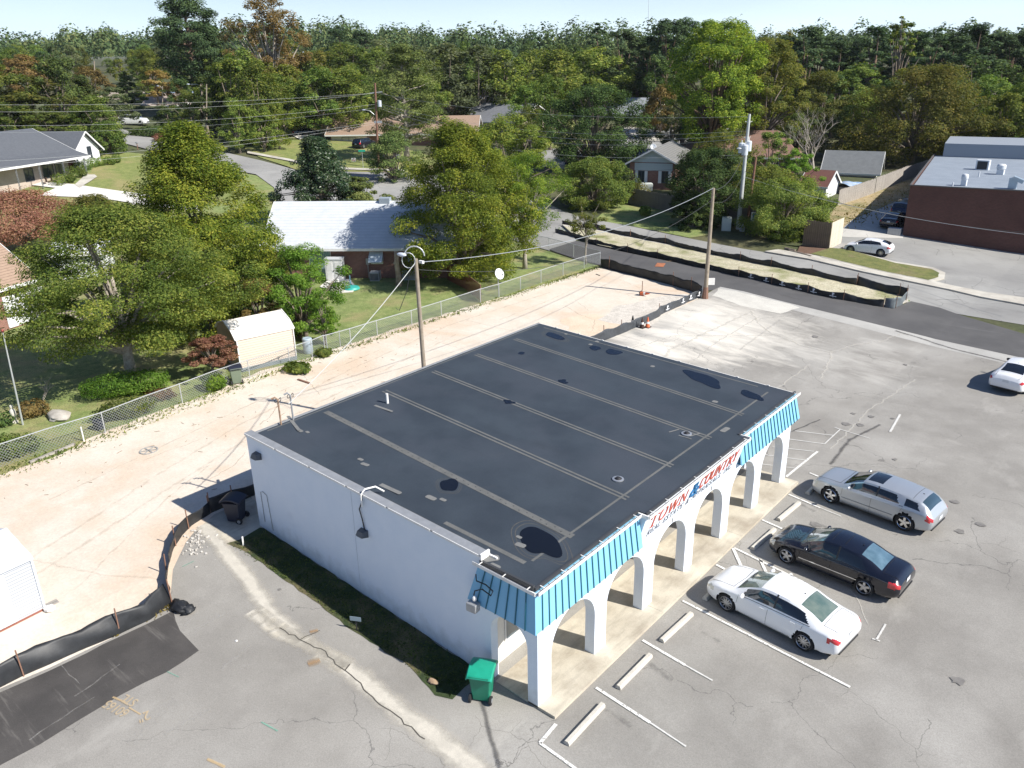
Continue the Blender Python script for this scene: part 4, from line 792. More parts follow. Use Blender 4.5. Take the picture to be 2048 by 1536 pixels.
def near_tree(name,label,base,top_py,wpx,kind,z0f,mkey,nl,ls,seed,nc=70,D=None,bark=None,lean=0.0,cat='tree',wm=None,**kw):
    """base (px,py) on the ground (or px with D); height from its top row, crown width from its width in pixels at that depth"""
    p=GP(*base) if D is None else PD(base[0],D); _f=1.0 if DS(p[0],p[1])[0]>76 else 0.0; nl=int(nl*(2.5-.7*_f)); ls*=.74+.14*_f; nc=int(nc*1.6); H=HT(p,top_py); d,_=DS(p[0],p[1]); W_=wm if wm else wpx/FPX*d*1.0
    return put_tree(name,label,cat,p,tree_meshes(seed,kind,H,W_,H*z0f,nl,ls,mkey,nc,lean,bark,**kw),rot=seed)
# --- the trees one sees up close
near_tree('shade_tree','broad olive-green shade tree with forked pale trunk left of the tan shed',(268,766),412,455,'spread',.30,'olive',46000,.17,11,nc=150,bark=m_barkp,nbr=34,tr=.036)
near_tree('maple_tree','tall bright yellow-green maple rising behind the yard shade tree',(432,660),243,310,'ovoid',.02,'maple',70000,.20,12,nc=300,nbr=10)
near_tree('small_maple_tree','small green and yellow maple leaning over the wooden fence beside the tan shed',(612,672),492,165,'round',.12,'fresh',16000,.15,13,nc=70)
near_tree('sapling','thin light green sapling beside the chain link fence corner',(652,690),600,70,'sparse',.25,'fresh',2200,.12,14,nc=26)
near_tree('red_tree','reddish-pink leaved tree at the left edge behind the brown-roofed house',(55,505),385,260,'spread',.25,'red',16000,.20,15,nc=80)
near_tree('russet_tree','second, browner red tree between the left house drive and the shade tree',(205,500),392,130,'spread',.3,'autumn',9000,.2,16,nc=50)
near_tree('orange_tree','small orange-brown tree squeezed between the maples behind the tan shed',(527,690),560,90,'round',.15,'rust',7000,.16,17,nc=45)
near_tree('dogwood_tree','low rusty red dogwood left of the tan shed',(428,760),672,110,'spread',.4,'red',3500,.14,18,nc=26)
near_tree('magnolia_tree','dark glossy magnolia behind the white-roofed house',(648,0),276,225,'cone',.02,'magnolia',30000,.25,19,nc=150,D=88)
near_tree('juniper_tree','shaggy low juniper reaching out to the right of the glossy magnolia',(725,0),350,95,'spread',.1,'cedar',8000,.22,20,nc=40,D=88)
near_tree('oak_tree','big light green oak shading the right end of the white-roofed house',(928,560),243,265,'ovoid',.10,'yellow',56000,.20,21,nc=210,cat='tree',nbr=30)
near_tree('elm_tree','yellowish green elm just behind the big oak by the white-roofed house',(1020,0),232,150,'round',.1,'olive',16000,.25,22,nc=80,D=92)
near_tree('birch_tree','airy tree with forked whitish trunk on the lawn inside the chain link fence',(1050,537),308,170,'sparse',.30,'yellow',11000,.17,23,nc=70,bark=m_barkp,tr=.022,nbr=30)
near_tree('slender_tree','slender pale-stemmed young tree at the end of the chain link fence',(1172,529),395,85,'sparse',.45,'autumn',2600,.15,24,nc=26,bark=m_barkp,tr=.014)
near_tree('laurel_tree','rounded mid-green tree by the street left of the dark board fence',(1187,0),318,140,'round',.02,'green',22000,.2,25,nc=100,D=95)
near_tree('tall_holly_tree','tall dark tree over the parked blue SUV',(1187,0),172,190,'round',.04,'dark',34000,.26,26,nc=150,D=118)
near_tree('tall_maple_tree','tallest yellow-green maple rising behind the utility pole with transformers',(1418,0),38,190,'round',.22,'yellow',34000,.30,27,nc=150,D=120,bark=m_bark_red)
near_tree('tall_maple_tree','slightly lower green-gold maple touching the tallest maple on its right',(1520,0),78,150,'round',.18,'autumn',24000,.30,28,nc=110,D=124)
near_tree('sweetgum_tree','very wide olive and orange tree behind the brick shop roof',(1822,0),132,265,'dome',.10,'autumn',46000,.30,29,nc=170,D=122)
near_tree('round_tree','round orange-tinged tree left of the very wide olive tree',(1640,0),140,130,'dome',.15,'autumn',16000,.32,30,nc=80,D=150)
near_tree('roadside_tree','small green tree standing by the parked cars beyond the brick shop',(1995,0),188,100,'round',.25,'olive',14000,.28,31,nc=70,D=118)
near_tree('hackberry_tree','dark bushy tree just left of the utility pole with transformers',(1410,0),298,165,'round',.02,'dark',30000,.19,32,nc=120,D=86)
near_tree('holly_tree','low dark holly left of the bare wooden pole and behind it',(1385,0),380,95,'cone',.0,'dark',12000,.17,33,nc=60,D=84)
near_tree('privet_tree','wide dark privet thicket tree beside the board enclosure',(1560,0),362,185,'round',.02,'green',34000,.17,34,nc=130,D=80)
near_tree('privet_tree','shorter privet growing out over the dry bank by the board enclosure',(1618,0),420,105,'round',.05,'green',11000,.17,35,nc=60,D=79)
near_tree('shrub_tree','brownish green shrubby tree between the transformer pole and the maroon-roofed shed',(1530,0),335,150,'round',.05,'olive',20000,.19,36,nc=80,D=90)
near_tree('shrub_tree','ragged brownish tree hiding the left half of the rust-coloured roof',(1440,0),262,150,'round',.12,'autumn',16000,.2,46,nc=70,D=98)
near_tree('shrub_tree','thin olive tree in front of the right half of the rust-coloured roof',(1535,0),262,85,'sparse',.15,'green',7000,.2,47,nc=50,D=104)
near_tree('locust_tree','feathery bright green young tree in front of the grey garage',(1590,0),300,80,'sparse',.1,'fresh',5000,.2,37,nc=40,D=98)
near_tree('cedar_tree','old cedar with bare white lower branches right of the wooden transformer pole',(815,0),95,135,'pine',.22,'cedar',18000,.28,38,nc=120,D=128,bark=m_barkp)
near_tree('cedar_tree','young drooping cedar at the foot of the old bare-branched cedar',(790,0),262,110,'spread',.05,'cedar',9000,.24,39,nc=60,D=112)
near_tree('bushy_tree','low dark-green bushy tree behind the white gable of the left house',(222,0),245,75,'round',.03,'green',9000,.24,40,nc=50,D=124)
near_tree('sycamore_tree','tall thin sycamore with sparse golden leaves against the sky',(556,0),-8,150,'sparse',.2,'gold',11000,.42,41,nc=80,D=170,bark=m_barkp,nbr=50)
near_tree('loblolly_pine','tallest dark pine standing against the sky at upper left',(402,0),-12,125,'pine',.30,'pine',22000,.42,42,nc=130,D=170,bark=m_bark_red)
near_tree('vine_tree','slim vine-covered tree under the street light',(418,0),150,50,'cone',.0,'dark',7000,.26,43,nc=45,D=140)
near_tree('thin_pine','slim lone pine poking above the tree line near the middle of the skyline',(1193,0),48,38,'pine',.55,'pine',2500,.6,44,nc=30,D=260,bark=m_bark_red)
near_tree('thin_tree','spindly half-bare tree standing above the dark trees at right',(1778,0),28,60,'sparse',.3,'olive',3500,.4,45,nc=34,D=160)
# bare winter-looking tree
def bare(name,label,base,top,spread,seed,D=None,cat='tree',n=16,r0=.16,m=None,depth=4):
    p=GP(*base) if D is None else PD(base[0],D); H=HT(p,top); rg=random.Random(seed); mb=MB()
    def br(a,d,l,r,k):
        pts=[a]; x=a
        for i in range(3): d=(d+Vector((rg.uniform(-1,1),rg.uniform(-1,1),rg.uniform(-.3,.6)))*.22).normalized(); x=x+d*l/3; pts.append(x)
        mb.tube(pts,[r,r*.85,r*.7,r*.55],5,cap=False)
        if k>0:
            for _ in range(3 if k>1 else 4):
                nd=(d+Vector((rg.uniform(-1,1)*spread,rg.uniform(-1,1)*spread,rg.uniform(-.2,.5)))).normalized(); br(x if rg.random()<.6 else pts[2],nd,l*rg.uniform(.6,.85),r*.5,k-1)
    br(Vector((p[0],p[1],p[2]-.1)),Vector((0,0,1)),H*.33,r0,depth)
    o=mb.build(name,m or m_barkp,None,'all',origin=p); return tag(o,label,cat)
bare('bare_tree','bare grey-branched tree behind the maroon-roofed shed',(1625,0),205,1.0,3,D=104,n=20,r0=.3,depth=5)
bare('bare_shrub','leafless twiggy shrub beside the flagpole',(86,812),750,.8,5,cat='shrub',r0=.05)
# --- middle distance wood: shared crowns, individual trees
BANK={}
def bank(key,kind,mkey,n,nl,ls,H,W_,z0,**kw):
    BANK[key]=[tree_meshes(500+len(BANK)*17+i,kind,H*(1+.1*i),W_,z0,nl,ls,mkey,kw.get('nc',70),0,kw.get('bark'),nbr=10) for i in range(n)]
bank('green','round','green',3,9000,.50,16,12,2.2); bank('olive','round','olive',3,9000,.50,15,12,2.2); bank('dark','dome','dark',2,8000,.5,16,12,2.0); bank('pine','round','pine',4,9000,.5,21,9.5,8.5,bark=m_bark_red,nc=60); bank('autumn','round','autumn',2,8000,.5,14,11,2.0); bank('grey','round','grey',2,7000,.5,15,11,2.5); bank('rust','round','rust',1,5000,.5,10,9,2,bark=m_bark); bank('gold','sparse','gold',1,5000,.5,14,9,3.5); bank('cedar','cone','cedar',2,7000,.45,12,7,.8)
LAB={'green':('green broadleaf tree in the wood beyond the houses','leafy green trees in the middle distance'),'olive':('olive-green rounded tree in the wood beyond the houses','olive trees in the middle distance'),'dark':('very dark evergreen oak in the wood beyond the houses','dark oaks in the middle distance'),'pine':('dark pine of the skyline behind the houses','pines along the skyline'),'autumn':('green tree turning brown-orange beyond the houses','turning trees in the middle distance'),'grey':('grey-green thin-leaved tree beyond the houses','grey-green trees in the middle distance'),'rust':('small rust-brown tree beyond the houses','rust-brown trees'),'gold':('sparse gold-leaved tree beyond the houses','gold trees'),'cedar':('pointed cedar beyond the houses','pointed cedars')}
NMS={'green':'broadleaf_tree','olive':'olive_tree','dark':'evergreen_oak','pine':'pine_tree','autumn':'turning_tree','grey':'grey_tree','rust':'rust_tree','gold':'gold_tree','cedar':'pointed_cedar'}
rgt=random.Random(77)
def wood(key,px,D,top,w=None):
    p=PD(px,D,200); H=HT(p,top); i=rgt.randrange(len(BANK[key])); base={'green':16,'olive':15,'dark':16,'pine':21,'autumn':14,'grey':15,'rust':10,'gold':14,'cedar':12}[key]*(1+.1*i)
    bw={'green':12,'olive':12,'dark':12,'pine':9.5,'autumn':11,'grey':11,'rust':9,'gold':9,'cedar':7}[key]; s=H/base; W_=(w/FPX*D/bw) if w else s*rgt.uniform(.85,1.1)
    l,g=LAB[key]; put_tree(NMS[key],l,'tree',p,BANK[key][i],(W_,W_,s),rgt.uniform(0,6.28),g)
for a in (('autumn',75,138,150,170),('green',20,135,130,110),('dark',132,140,100,95),('dark',165,150,140,80),('green',205,128,190,80),('green',192,138,205,80),('rust',60,190,112,80),('rust',190,190,135,60),('grey',228,150,175,80),('cedar',262,175,142,60),('gold',318,190,138,60),('green',300,200,160,70),('rust',352,190,165,35),('dark',365,165,150,60),('dark',340,150,205,50),('green',385,150,180,50),('green',20,130,205,110),('green',105,134,222,90),
 ('olive',470,148,118,110),('olive',525,140,122,100),('green',500,150,100,90),('green',570,150,148,90),('olive',560,135,205,60),('green',600,160,165,80),('autumn',590,185,80,100),('autumn',640,180,105,90),('green',650,150,135,110),('green',700,152,132,110),('green',745,155,150,90),('dark',625,170,120,70),('pine',690,240,58,70),('pine',735,260,62,60),('green',700,220,85,110),('grey',770,200,80,80),('green',760,190,95,90),('dark',500,165,140,70),('green',455,185,130,70),('dark',430,150,140,40),('green',480,130,195,60),('green',530,132,215,60),
 ('grey',830,190,95,110),('grey',900,170,88,120),('grey',960,172,92,120),('olive',1010,175,100,110),('green',1060,190,100,90),('green',930,185,85,60),('dark',1060,260,82,70),('dark',1110,240,78,80),('dark',1150,240,80,80),('olive',1110,180,100,120),('green',1180,190,95,130),('green',1215,205,115,100),('olive',1245,200,130,80),('green',1060,150,165,80),('green',1000,180,150,80),('dark',875,176,135,90),('green',860,150,150,80),('dark',950,178,165,90),('green',1060,128,215,70),('green',1100,140,150,80),
 ('pine',1240,200,62,80),('pine',1300,190,70,70),('pine',1330,185,40,80),('pine',1365,195,38,70),('pine',1270,205,75,60),('green',1300,205,118,90),('olive',1275,200,140,70),('dark',1310,160,110,70),('rust',1320,152,172,60),('dark',1350,155,150,80),('grey',1340,135,200,60),('grey',1385,132,205,60),('autumn',1290,250,80,50),
 ('pine',1560,180,68,80),('pine',1600,175,55,90),('pine',1630,190,70,70),('pine',1665,180,80,70),('pine',1700,190,75,70),('pine',1735,180,50,90),('pine',1790,200,58,80),('pine',1840,175,52,90),('pine',1880,180,60,80),('pine',1925,165,48,100),('pine',1965,175,68,80),('pine',2005,165,68,90),('pine',2045,170,65,90),('pine',2085,170,60,90),('autumn',1560,185,62,60),('green',1700,160,128,110),('dark',1930,150,110,110),('dark',1990,150,120,110),('dark',2050,150,125,110),('green',1960,140,150,90),('green',2040,135,150,90),('dark',1590,155,150,80),('dark',1660,150,140,90),('green',1720,140,180,90),('dark',1750,150,150,90),('dark',1690,128,210,80),('dark',1620,130,215,70),('green',1580,128,220,70),('green',2040,128,190,90),('dark',1900,140,150,90),('dark',1540,150,180,80),('grey',1570,118,250,40)): wood(*a)
# second rank, filling towards the skyline on both sides
for k in range(46):
    px=rgt.uniform(-60,380); wood(rgt.choice(['green','green','pine','dark','olive','grey','green','autumn']),px,rgt.uniform(210,330),rgt.uniform(96,118) if k%3 else rgt.uniform(88,100))
for k in range(40):
    px=rgt.uniform(420,1300); wood(rgt.choice(['green','dark','pine','olive','grey']),px,rgt.uniform(215,300),rgt.uniform(92,112))
for k in range(26):
    px=rgt.uniform(1300,2130); wood(rgt.choice(['dark','pine','dark','green']),px,rgt.uniform(190,240),rgt.uniform(80,120))
for k in range(18):
    px=rgt.uniform(430,800); wood(rgt.choice(['green','dark','olive','autumn']),px,rgt.uniform(160,200),rgt.uniform(120,140))
# far-off forest: one mass
def forest():
    rng=np.random.default_rng(5); Vs=[]
    for k in range(2600):
        D=330*(1500/330)**rng.random(); s=(rng.random()*1.7-.85)*D; x,y=XY(D,s); z=tz(x,y); H=rng.uniform(13,21)+ (4*math.sin(s*.01+D*.004)); W_=rng.uniform(7,12); n=int(max(40,220*330/D)); d=rng.normal(size=(n,3)); d/=np.linalg.norm(d,axis=1)[:,None]; d[:,2]=np.abs(d[:,2])
        lob=(1+.25*np.sin(3*np.arctan2(d[:,1],d[:,0])+k)); C=np.stack([x+d[:,0]*W_/2*lob,y+d[:,1]*W_/2*lob,z+H*.45+d[:,2]*H*.55*(.8+.3*rng.random(n))],1); Vs.append(quads(C,d,np.full(n,max(1.1,.0026*D))*(.6+.8*rng.random(n)),rng,.8,.3))
    me=mesh_quads('forest',np.concatenate(Vs),leaf_mat('leaf_far',(0.051,0.086,0.041),(0.105,0.149,0.056),(0.203,0.208,0.073),trans=.15,bigscale=.035)); o=bpy.data.objects.new('forest',me); COL.objects.link(o); tag(o,'distant unbroken forest reaching to the horizon','forest'); o['kind']='stuff'
forest()
# ---- bushes, hedges, weeds
def bush(name,label,p,rx,ry,h,mkey,n,ls,seed,cat='bush',rot=0.0,group=None):
    rng=np.random.default_rng(seed); d=rng.normal(size=(n,3)); d/=np.linalg.norm(d,axis=1)[:,None]; k=(.72+.28*rng.random(n))*(1+.10*np.sin(4*np.arctan2(d[:,1],d[:,0])+seed)+.06*np.sin(9*d[:,2]+seed))
    C=np.stack([d[:,0]*rx*k,d[:,1]*ry*k,h*.5+d[:,2]*h*.52*k],1); C[:,2]=np.maximum(C[:,2],.03); V=quads(C,d+np.array([0,0,.3]),ls*(.6+.8*rng.random(n)),rng); me=mesh_quads(name,V,LM[mkey]); o=bpy.data.objects.new(name,me); COL.objects.link(o); o.location=p; o.rotation_euler=(0,0,rot); return tag(o,label,cat,group)
RS=[('first and biggest round clipped shrub, right at the left house porch',(60+62,372),.95),('low yellowish clipped shrub in front of the porch corner',(143,366),.62),('second large round clipped shrub along the porch',(144,360),1.0),('third round clipped shrub, half hidden behind the second',(159,346),.85),('low yellow-green clipped shrub beside the curved path',(166,355),.65),('clipped ball shrub at the corner of the white gable wall',(175,341),.9),('clipped ball shrub under the gable window',(190,335),.8),('clipped ball shrub at the far corner of the gable wall',(204,332),.75),('small dark clipped shrub beyond the gable corner',(218,328),.6),('small clipped shrub, last but one of the row on the lawn',(224,330),.6),('clipped shrub at the far end of the row on the lawn',(234,326),.7)]
for i,(l,p,r) in enumerate(RS): q=GP(*p); bush('clipped_shrub',l,q,r,r,r*1.75,'olive' if i in (1,4) else 'green',900,.14,60+i,'shrub',group='clipped shrubs beside the left house')
q=GP(255,790); bush('hedge','long clipped yellow-green hedge under the yard shade tree',q,2.5,.95,1.35,'fresh',9000,.10,80,'hedge',rot=rad(62))
q=GP(430,778); bush('small_bush','little bright green bush just inside the chain link fence left of the green bin',q,.75,.65,.9,'fresh',1500,.12,81)
q=GP(255,835); bush('leafy_vine','green creeper hanging on the chain link fence below the hedge',q,1.5,.6,1.1,'green',2500,.13,82,'creeper',rot=rad(70))
q=GP(18,915); bush('leafy_vine','green creeper on the chain link fence at the left edge',q,1.4,.7,1.1,'green',2500,.13,83,'creeper',rot=rad(70))
q=GP(595,742); bush('weed_clump','straggly weeds on the sand in front of the tan shed',q,1.0,.7,.45,'olive',700,.22,84,'weeds')
q=GP(648,712); bush('weed_clump','weeds round the fence corner post by the sapling',q,.6,.5,.5,'green',500,.2,85,'weeds')
q=GP(318,790); bush('weed_clump','dry brush behind the fence below the hedge end',q,1.4,.6,.4,'rust',500,.2,86,'weeds')
q=GP(70,830); bush('low_shrub','reddish low shrub by the foot of the flagpole',q,.9,.8,.8,'rust',700,.15,87,'shrub')
q=GP(8,850); bush('low_shrub','dark low shrub at the very left of the yard bed',q,.7,.7,.7,'dark',500,.14,88,'shrub')
q=GP(531,297); bush('lawn_shrub','single small round shrub on the lawn left of the brown-roofed far house',q,.8,.8,1.4,'olive',600,.2,89,'shrub')
for i,(px,py,l,k,r) in enumerate(((1268,238,'first round shrub before the far grey-roofed house','dark',1.4),(1290,243,'second round shrub before the far grey-roofed house','dark',1.3),(1320,262,'clipped shrub beside the far mailbox','green',.9),(1296,258,'small shrub on the far street lawn','dark',.8),(1274,405,'yellow-leaved bush at the left end of the dark board fence','autumn',1.5),(1255,390,'dark green bush by the brick gable house corner','dark',1.7),(1290,432,'small weedy bush in front of the dark board fence','green',.7),(500,292,'dark shrub at the street bend','dark',1.3))):
    q=GP(px,py); bush('garden_bush',l,q,r,r,r*1.6,k,1200,.2,90+i,'bush',group='garden bushes')
q=PD(440,118,330); 
q=GP(300,272); bush('street_hedge','long dark clipped hedge in front of the white SUV',GP(315,276),6.0,1.2,1.9,'dark',5000,.25,99,'hedge',rot=rad(25))
q=GP(322,284); bush('red_bush','low reddish bush at the far street edge',q,1.6,1.2,1.3,'red',1000,.2,100,'bush')
# ================================================================== VEHICLES
m_tyre=mat('tyre_rubber',(.018,.018,.019),rough=.85); m_well=mat('wheel_well',(.006,.006,.006),rough=.95); m_rim=mat('alloy_rim',(.55,.56,.58),rough=.28,metal=.85); m_chrome=mat('chrome',(.75,.76,.78),rough=.12,metal=1.0)
m_lens=mat('clear_lens',(.55,.56,.52),rough=.12,coat=1.0); m_tail=mat('red_lens',(.42,.012,.018),(.62,.05,.05),9,.15,coat=1.0); m_blackp=mat('black_plastic',(.02,.02,.021),rough=.5); m_plate=mat('licence_plate',(.62,.64,.66),rough=.4)
m_wind=glass('tinted_glass',(.010,.014,.020),.04); m_wgreen=mat('clear_screen',(.085,.135,.115),(.16,.20,.165),2.5,.05,coat=1.0,spec=.8); m_wblue=mat('bluish_screen',(.07,.13,.17),(.12,.20,.25),3,.05,coat=1.0,spec=.8)
def paint(n,c,metal=0.0,rough=.3): return mat(n,c,rough=rough,metal=metal,coat=.8 if rough<.4 else .3,spec=.5)
p_white=paint('white_paint',(.80,.81,.82)); p_black=paint('black_paint',(.0065,.008,.016),.0,.22); p_silver=paint('silver_paint',(.50,.53,.56),.55,.32); p_blue=paint('navy_paint',(.012,.022,.065)); p_grey=paint('grey_paint',(.25,.26,.27),.3)
def ip(x,P): return float(np.interp(x,[p[0] for p in P],[p[1] for p in P]))
def sip(x,P,w=.10): return sum(ip(x+d*w,P)*k for d,k in ((-1,.15),(-.5,.22),(0,.26),(.5,.22),(1,.15)))
def wheel(parent,x,y,r,wd,kind,n5):
    sgn=1 if y>0 else -1; mb=MB(); h=wd/2
    mb.lathe([(r*.60,-h),(r*.95,-h),(r,-h*.6),(r,h*.6),(r*.95,h),(r*.60,h)],(x,y,r),28,'Y'); wh=mb.build('wheel',m_tyre,parent,'all',world=False)
    mb=MB(); yo=y+sgn*h*.72; rr=r*(.70 if kind!='big' else .78)
    mb.lathe([(rr+.012,sgn*h*.25),(rr,sgn*.025),(rr*.93,sgn*.01),(rr*.93,-sgn*.06)],(x,yo,r),28,'Y'); mb.lathe([(rr*.93,-sgn*.06),(.01,-sgn*.07)],(x,yo,r),28,'Y')
    ri=mb.build('rim',m_blackp if kind!='cover' else m_rim,wh,world=False); mb=MB()
    for k in range(n5):
        a=2*PI*k/n5+.3; u=Vector((math.cos(a),0,math.sin(a))); v=Vector((-math.sin(a),0,math.cos(a))); w0=.24*rr if n5<7 else .10*rr; w1=.15*rr if n5<7 else .085*rr
        c=Vector((x,yo+sgn*.012,r)); P=[c+v*w0*.8,c+u*rr*.93+v*w1,c+u*rr*.93-v*w1,c-v*w0*.8]; Q=[p-Vector((0,sgn*.03,0)) for p in P]
        f=[mb.v(p) for p in P]; g=[mb.v(p) for p in Q]; mb.F.append(f)
        for i in range(4): mb.F.append([g[i],g[(i+1)%4],f[(i+1)%4],f[i]])
    mb.lathe([(.001,sgn*.03),(rr*.22,sgn*.028),(rr*.24,0)],(x,yo,r),14,'Y'); mb.lathe([(rr+.014,sgn*.02),(rr*.98,sgn*.045),(rr*.90,sgn*.015)],(x,yo,r),28,'Y')
    mb.build('spokes',m_rim if kind!='chrome' else m_chrome,wh,world=False); return wh
def car(name,label,cat,loc,heading,S,group=None,detail=True):
    o=E(name,label,cat,loc,heading,group); Lf,Lr,W,wb=S['Lf'],S['Lr'],S['W'],S['wb']; pm=S['paint']; R=S.get('r',.335); arch=R+.055; st=.05 if detail else .12
    xs=list(np.arange(-Lr+.03,Lf-.03,st)); xs=[-Lr,-Lr+.012]+xs+[Lf-.012,Lf]
    plan=[(-1,.78),(-.985,.86),(-.95,.93),(-.85,.975),(-.5,1),(.35,1),(.7,.985),(.85,.94),(.93,.87),(.975,.76),(1,.62)]
    def hw(x): return W/2*ip((x/Lf if x>0 else x/Lr),plan)
    rows_side=[(0,.88,0),(.06,.955,0),(.18,.985,0),(.30,.995,0),(.42,1.0,0),(.54,1.0,0),(.66,.995,0),(.78,.985,0),(.88,.98,0),(.95,.972,0),(1.0,.94,0)]
    ng=7; nt=7; G=[]; meta=[]
    def zc(x):
        return sip(x,S['top'],.05)
    def section(x):
        w=hw(x); z0=ip(x,[(-Lr,.34),(-Lr+.5,.22),(-wb/2,.19),(wb/2,.19),(Lf-.45,.20),(Lf,.27)]); zb=sip(x,S['belt'],.12); zt=zc(x); cab=max(0,min(1,(zt-zb-.02)/.30)); crown=.028+.035*cab
        ze=zt-crown; ze=max(ze,zb+.004); wr=w*(.80*(1-cab)+S.get('wr',.655)*cab); pts=[]
        for h,k,_ in rows_side: pts.append((w*k,z0+(zb-z0)*h))
        y0,zz0=pts[-1]; 
        for i in range(1,ng+1):
            t=i/ng; bul=math.sin(PI*t)*.030*cab; yy=y0+(wr-y0)*(t if cab>.5 else t); z=zz0+(ze-zz0)*t; 
            if t>.99: yy=wr
            pts.append((yy+bul,z))
        for i in range(1,nt+1):
            t=i/nt; pts.append((wr*(1-t),ze+(zt-ze)*math.sin(t*PI/2)**.9))
        return pts
    secs=[section(x) for x in xs]; nr=len(secs[0]); ns=len(rows_side)
    V=[];idx={}
    def warp(x,z): 
        if x>Lf-.6: k=(x-Lf+.6)/.6; return x-.20*k*k*((z-.42)/.45)**2
        if x<-Lr+.5: k=(-Lr+.5-x)/.5; return x+.14*k*k*((z-.62)/.45)**2
        return x
    for i,x in enumerate(xs):
        for j,(y,z) in enumerate(secs[i]):
            X=x
            if j<ns and z<S['archz']:
                for wx in (wb/2,-wb/2):
                    dx=X-wx; dz=z-R; r_=math.hypot(dx,dz)
                    if abs(r_-arch)<.034 and dz>-.2: X=wx+dx*arch/r_; z=R+dz*arch/r_
                    if arch-.01<math.hypot(X-wx,z-R)<arch+.07: y+=.012
            X=warp(X,z)
            for s in (1,-1):
                if j==nr-1 and s==-1: idx[(i,j,s)]=idx[(i,j,1)]; continue
                idx[(i,j,s)]=len(V); V.append((X,s*y,z))
    fc={'body':[],'windshield':[],'rear_window':[],'side_window':[],'side_window2':[],'headlight':[],'headlight2':[],'taillight':[],'taillight2':[],'sunroof':[],'grille':[],'trim':[]}
    for i in range(len(xs)-1):
        xm=(xs[i]+xs[i+1])/2
        for j in range(nr-1):
            for s in (1,-1):
                q=[idx[(i,j,s)],idx[(i+1,j,s)],idx[(i+1,j+1,s)],idx[(i,j+1,s)]]; 
                if s==-1: q=q[::-1]
                y=abs(sum(V[k][1] for k in q)/4); z=sum(V[k][2] for k in q)/4; xx=sum(V[k][0] for k in q)/4; c='body'
                if j<ns-1 and any(math.hypot(xx-wx,z-R)<arch-.005 for wx in (wb/2,-wb/2)) : continue
                if j>=ns-1+ng and j<nr: # top
                    tt=(j-(ns-1+ng)+.5)/nt
                    if S['ws'][0]+.05*0<xm<S['ws'][1]-.10*(tt<.0): c='windshield' if tt>.0 else 'body'
                    if S['ws'][0]<xm<S['ws'][1] and tt>.14: c='windshield'
                    if S['rw'][0]<xm<S['rw'][1] and tt>.14: c='rear_window'
                    if S.get('sun') and S['sun'][0]<xm<S['sun'][1] and tt>.28: c='sunroof'
                elif j>=ns-1:
                    g=j-(ns-1); 
                    if 0<g<ng-1:
                        f=(g+.5)/ng
                        for a,b in S['sw']:
                            if a+S.get('skr',.30)*f<xm<b-S.get('skf',.05)*f and zc(xm)-sip(xm,S['belt'],.12)>.12: c='side_window' if s==1 else 'side_window2'
                    if g==ng-1 and c=='body' and False: c='trim'
                hl=S['hl']; tl=S['tl']
                if xx>Lf-hl[0] and hl[1]<z<hl[2] and y>hl[3]*W/2 and j<ns+2: c='headlight' if s==1 else 'headlight2'
                if xx<-Lr+tl[0] and tl[1]<z<tl[2] and y>tl[3]*W/2 and j<ns+1: c='taillight' if s==1 else 'taillight2'
                fc[c].append(q)
    # end caps
    for i,c in ((0,-1),(len(xs)-1,1)):
        for j in range(nr-1):
            q=[idx[(i,j,1)],idx[(i,j+1,1)],idx[(i,j+1,-1)],idx[(i,j,-1)]]; 
            if c==-1: q=q[::-1]
            z=V[q[0]][2]; key='body'
            if c==1 and .30<z<.55 and S.get('grille',1): key='grille'
            q=list(dict.fromkeys(q)); 
            if len(q)>2: fc[key].append(q)
    mm={'body':('body',pm),'windshield':('windshield',S.get('glass1',m_wind)),'rear_window':('rear_window',S.get('glass2',m_wind)),'side_window':('side_window',m_wind),'side_window2':('side_window',m_wind),'headlight':('headlight',m_lens),'headlight2':('headlight',m_lens),'taillight':('taillight',m_tail),'taillight2':('taillight',m_tail),'sunroof':('sunroof',m_wind),'grille':('grille',m_blackp),'trim':('trim',m_blackp)}
    for k,F in fc.items():
        if not F: continue
        used=sorted({v for f in F for v in f}); mp={v:i for i,v in enumerate(used)}; me=bpy.data.meshes.new(mm[k][0]); me.from_pydata([V[v] for v in used],[],[[mp[v] for v in f] for f in F]); me.materials.append(mm[k][1]); sm(me,rad(40))
        ob=bpy.data.objects.new(mm[k][0],me); COL.objects.link(ob); ob.parent=o; WM[ob.name]=WM[o.name]
        if k=='body': body=ob
        if k in('windshield','rear_window') and detail:
            ob.location=(0,0,-.004)
    # underbody and wheel wells
    mb=MB(); mb.box(-Lr+.25,Lf-.25,-W/2+.16,W/2-.16,.20,.62)
    for wx in (wb/2,-wb/2):
        for s in (1,-1):
            n=14; A=[(wx+arch*math.cos(PI*k/n-.3*0),R+arch*math.sin(PI*k/n)) for k in range(n+1)]; yo=s*(W/2-.012); yi=s*(W/2-.30)
            for p,q in zip(A,A[1:]): mb.face([(p[0],yo-s*.02,p[1]),(q[0],yo-s*.02,q[1]),(q[0],yi,q[1]),(p[0],yi,p[1])])
            mb.face([(p[0],yi,p[1]) for p in A])
    mb.build('underbody',m_well,o,world=False)
    for wx in (wb/2,-wb/2):
        for s in (1,-1): wheel(o,wx,s*(W/2-.125),R,.22,S.get('wk','std'),S.get('spk',5))
    def surf(x,h):   # point on body side at height fraction h
        w=hw(x); z0=ip(x,[(-Lr,.34),(-Lr+.5,.22),(-wb/2,.19),(wb/2,.19),(Lf-.45,.20),(Lf,.27)]); zb=sip(x,S['belt'],.12); return w*float(np.interp(h,[r[0] for r in rows_side],[r[1] for r in rows_side])),z0+(zb-z0)*h
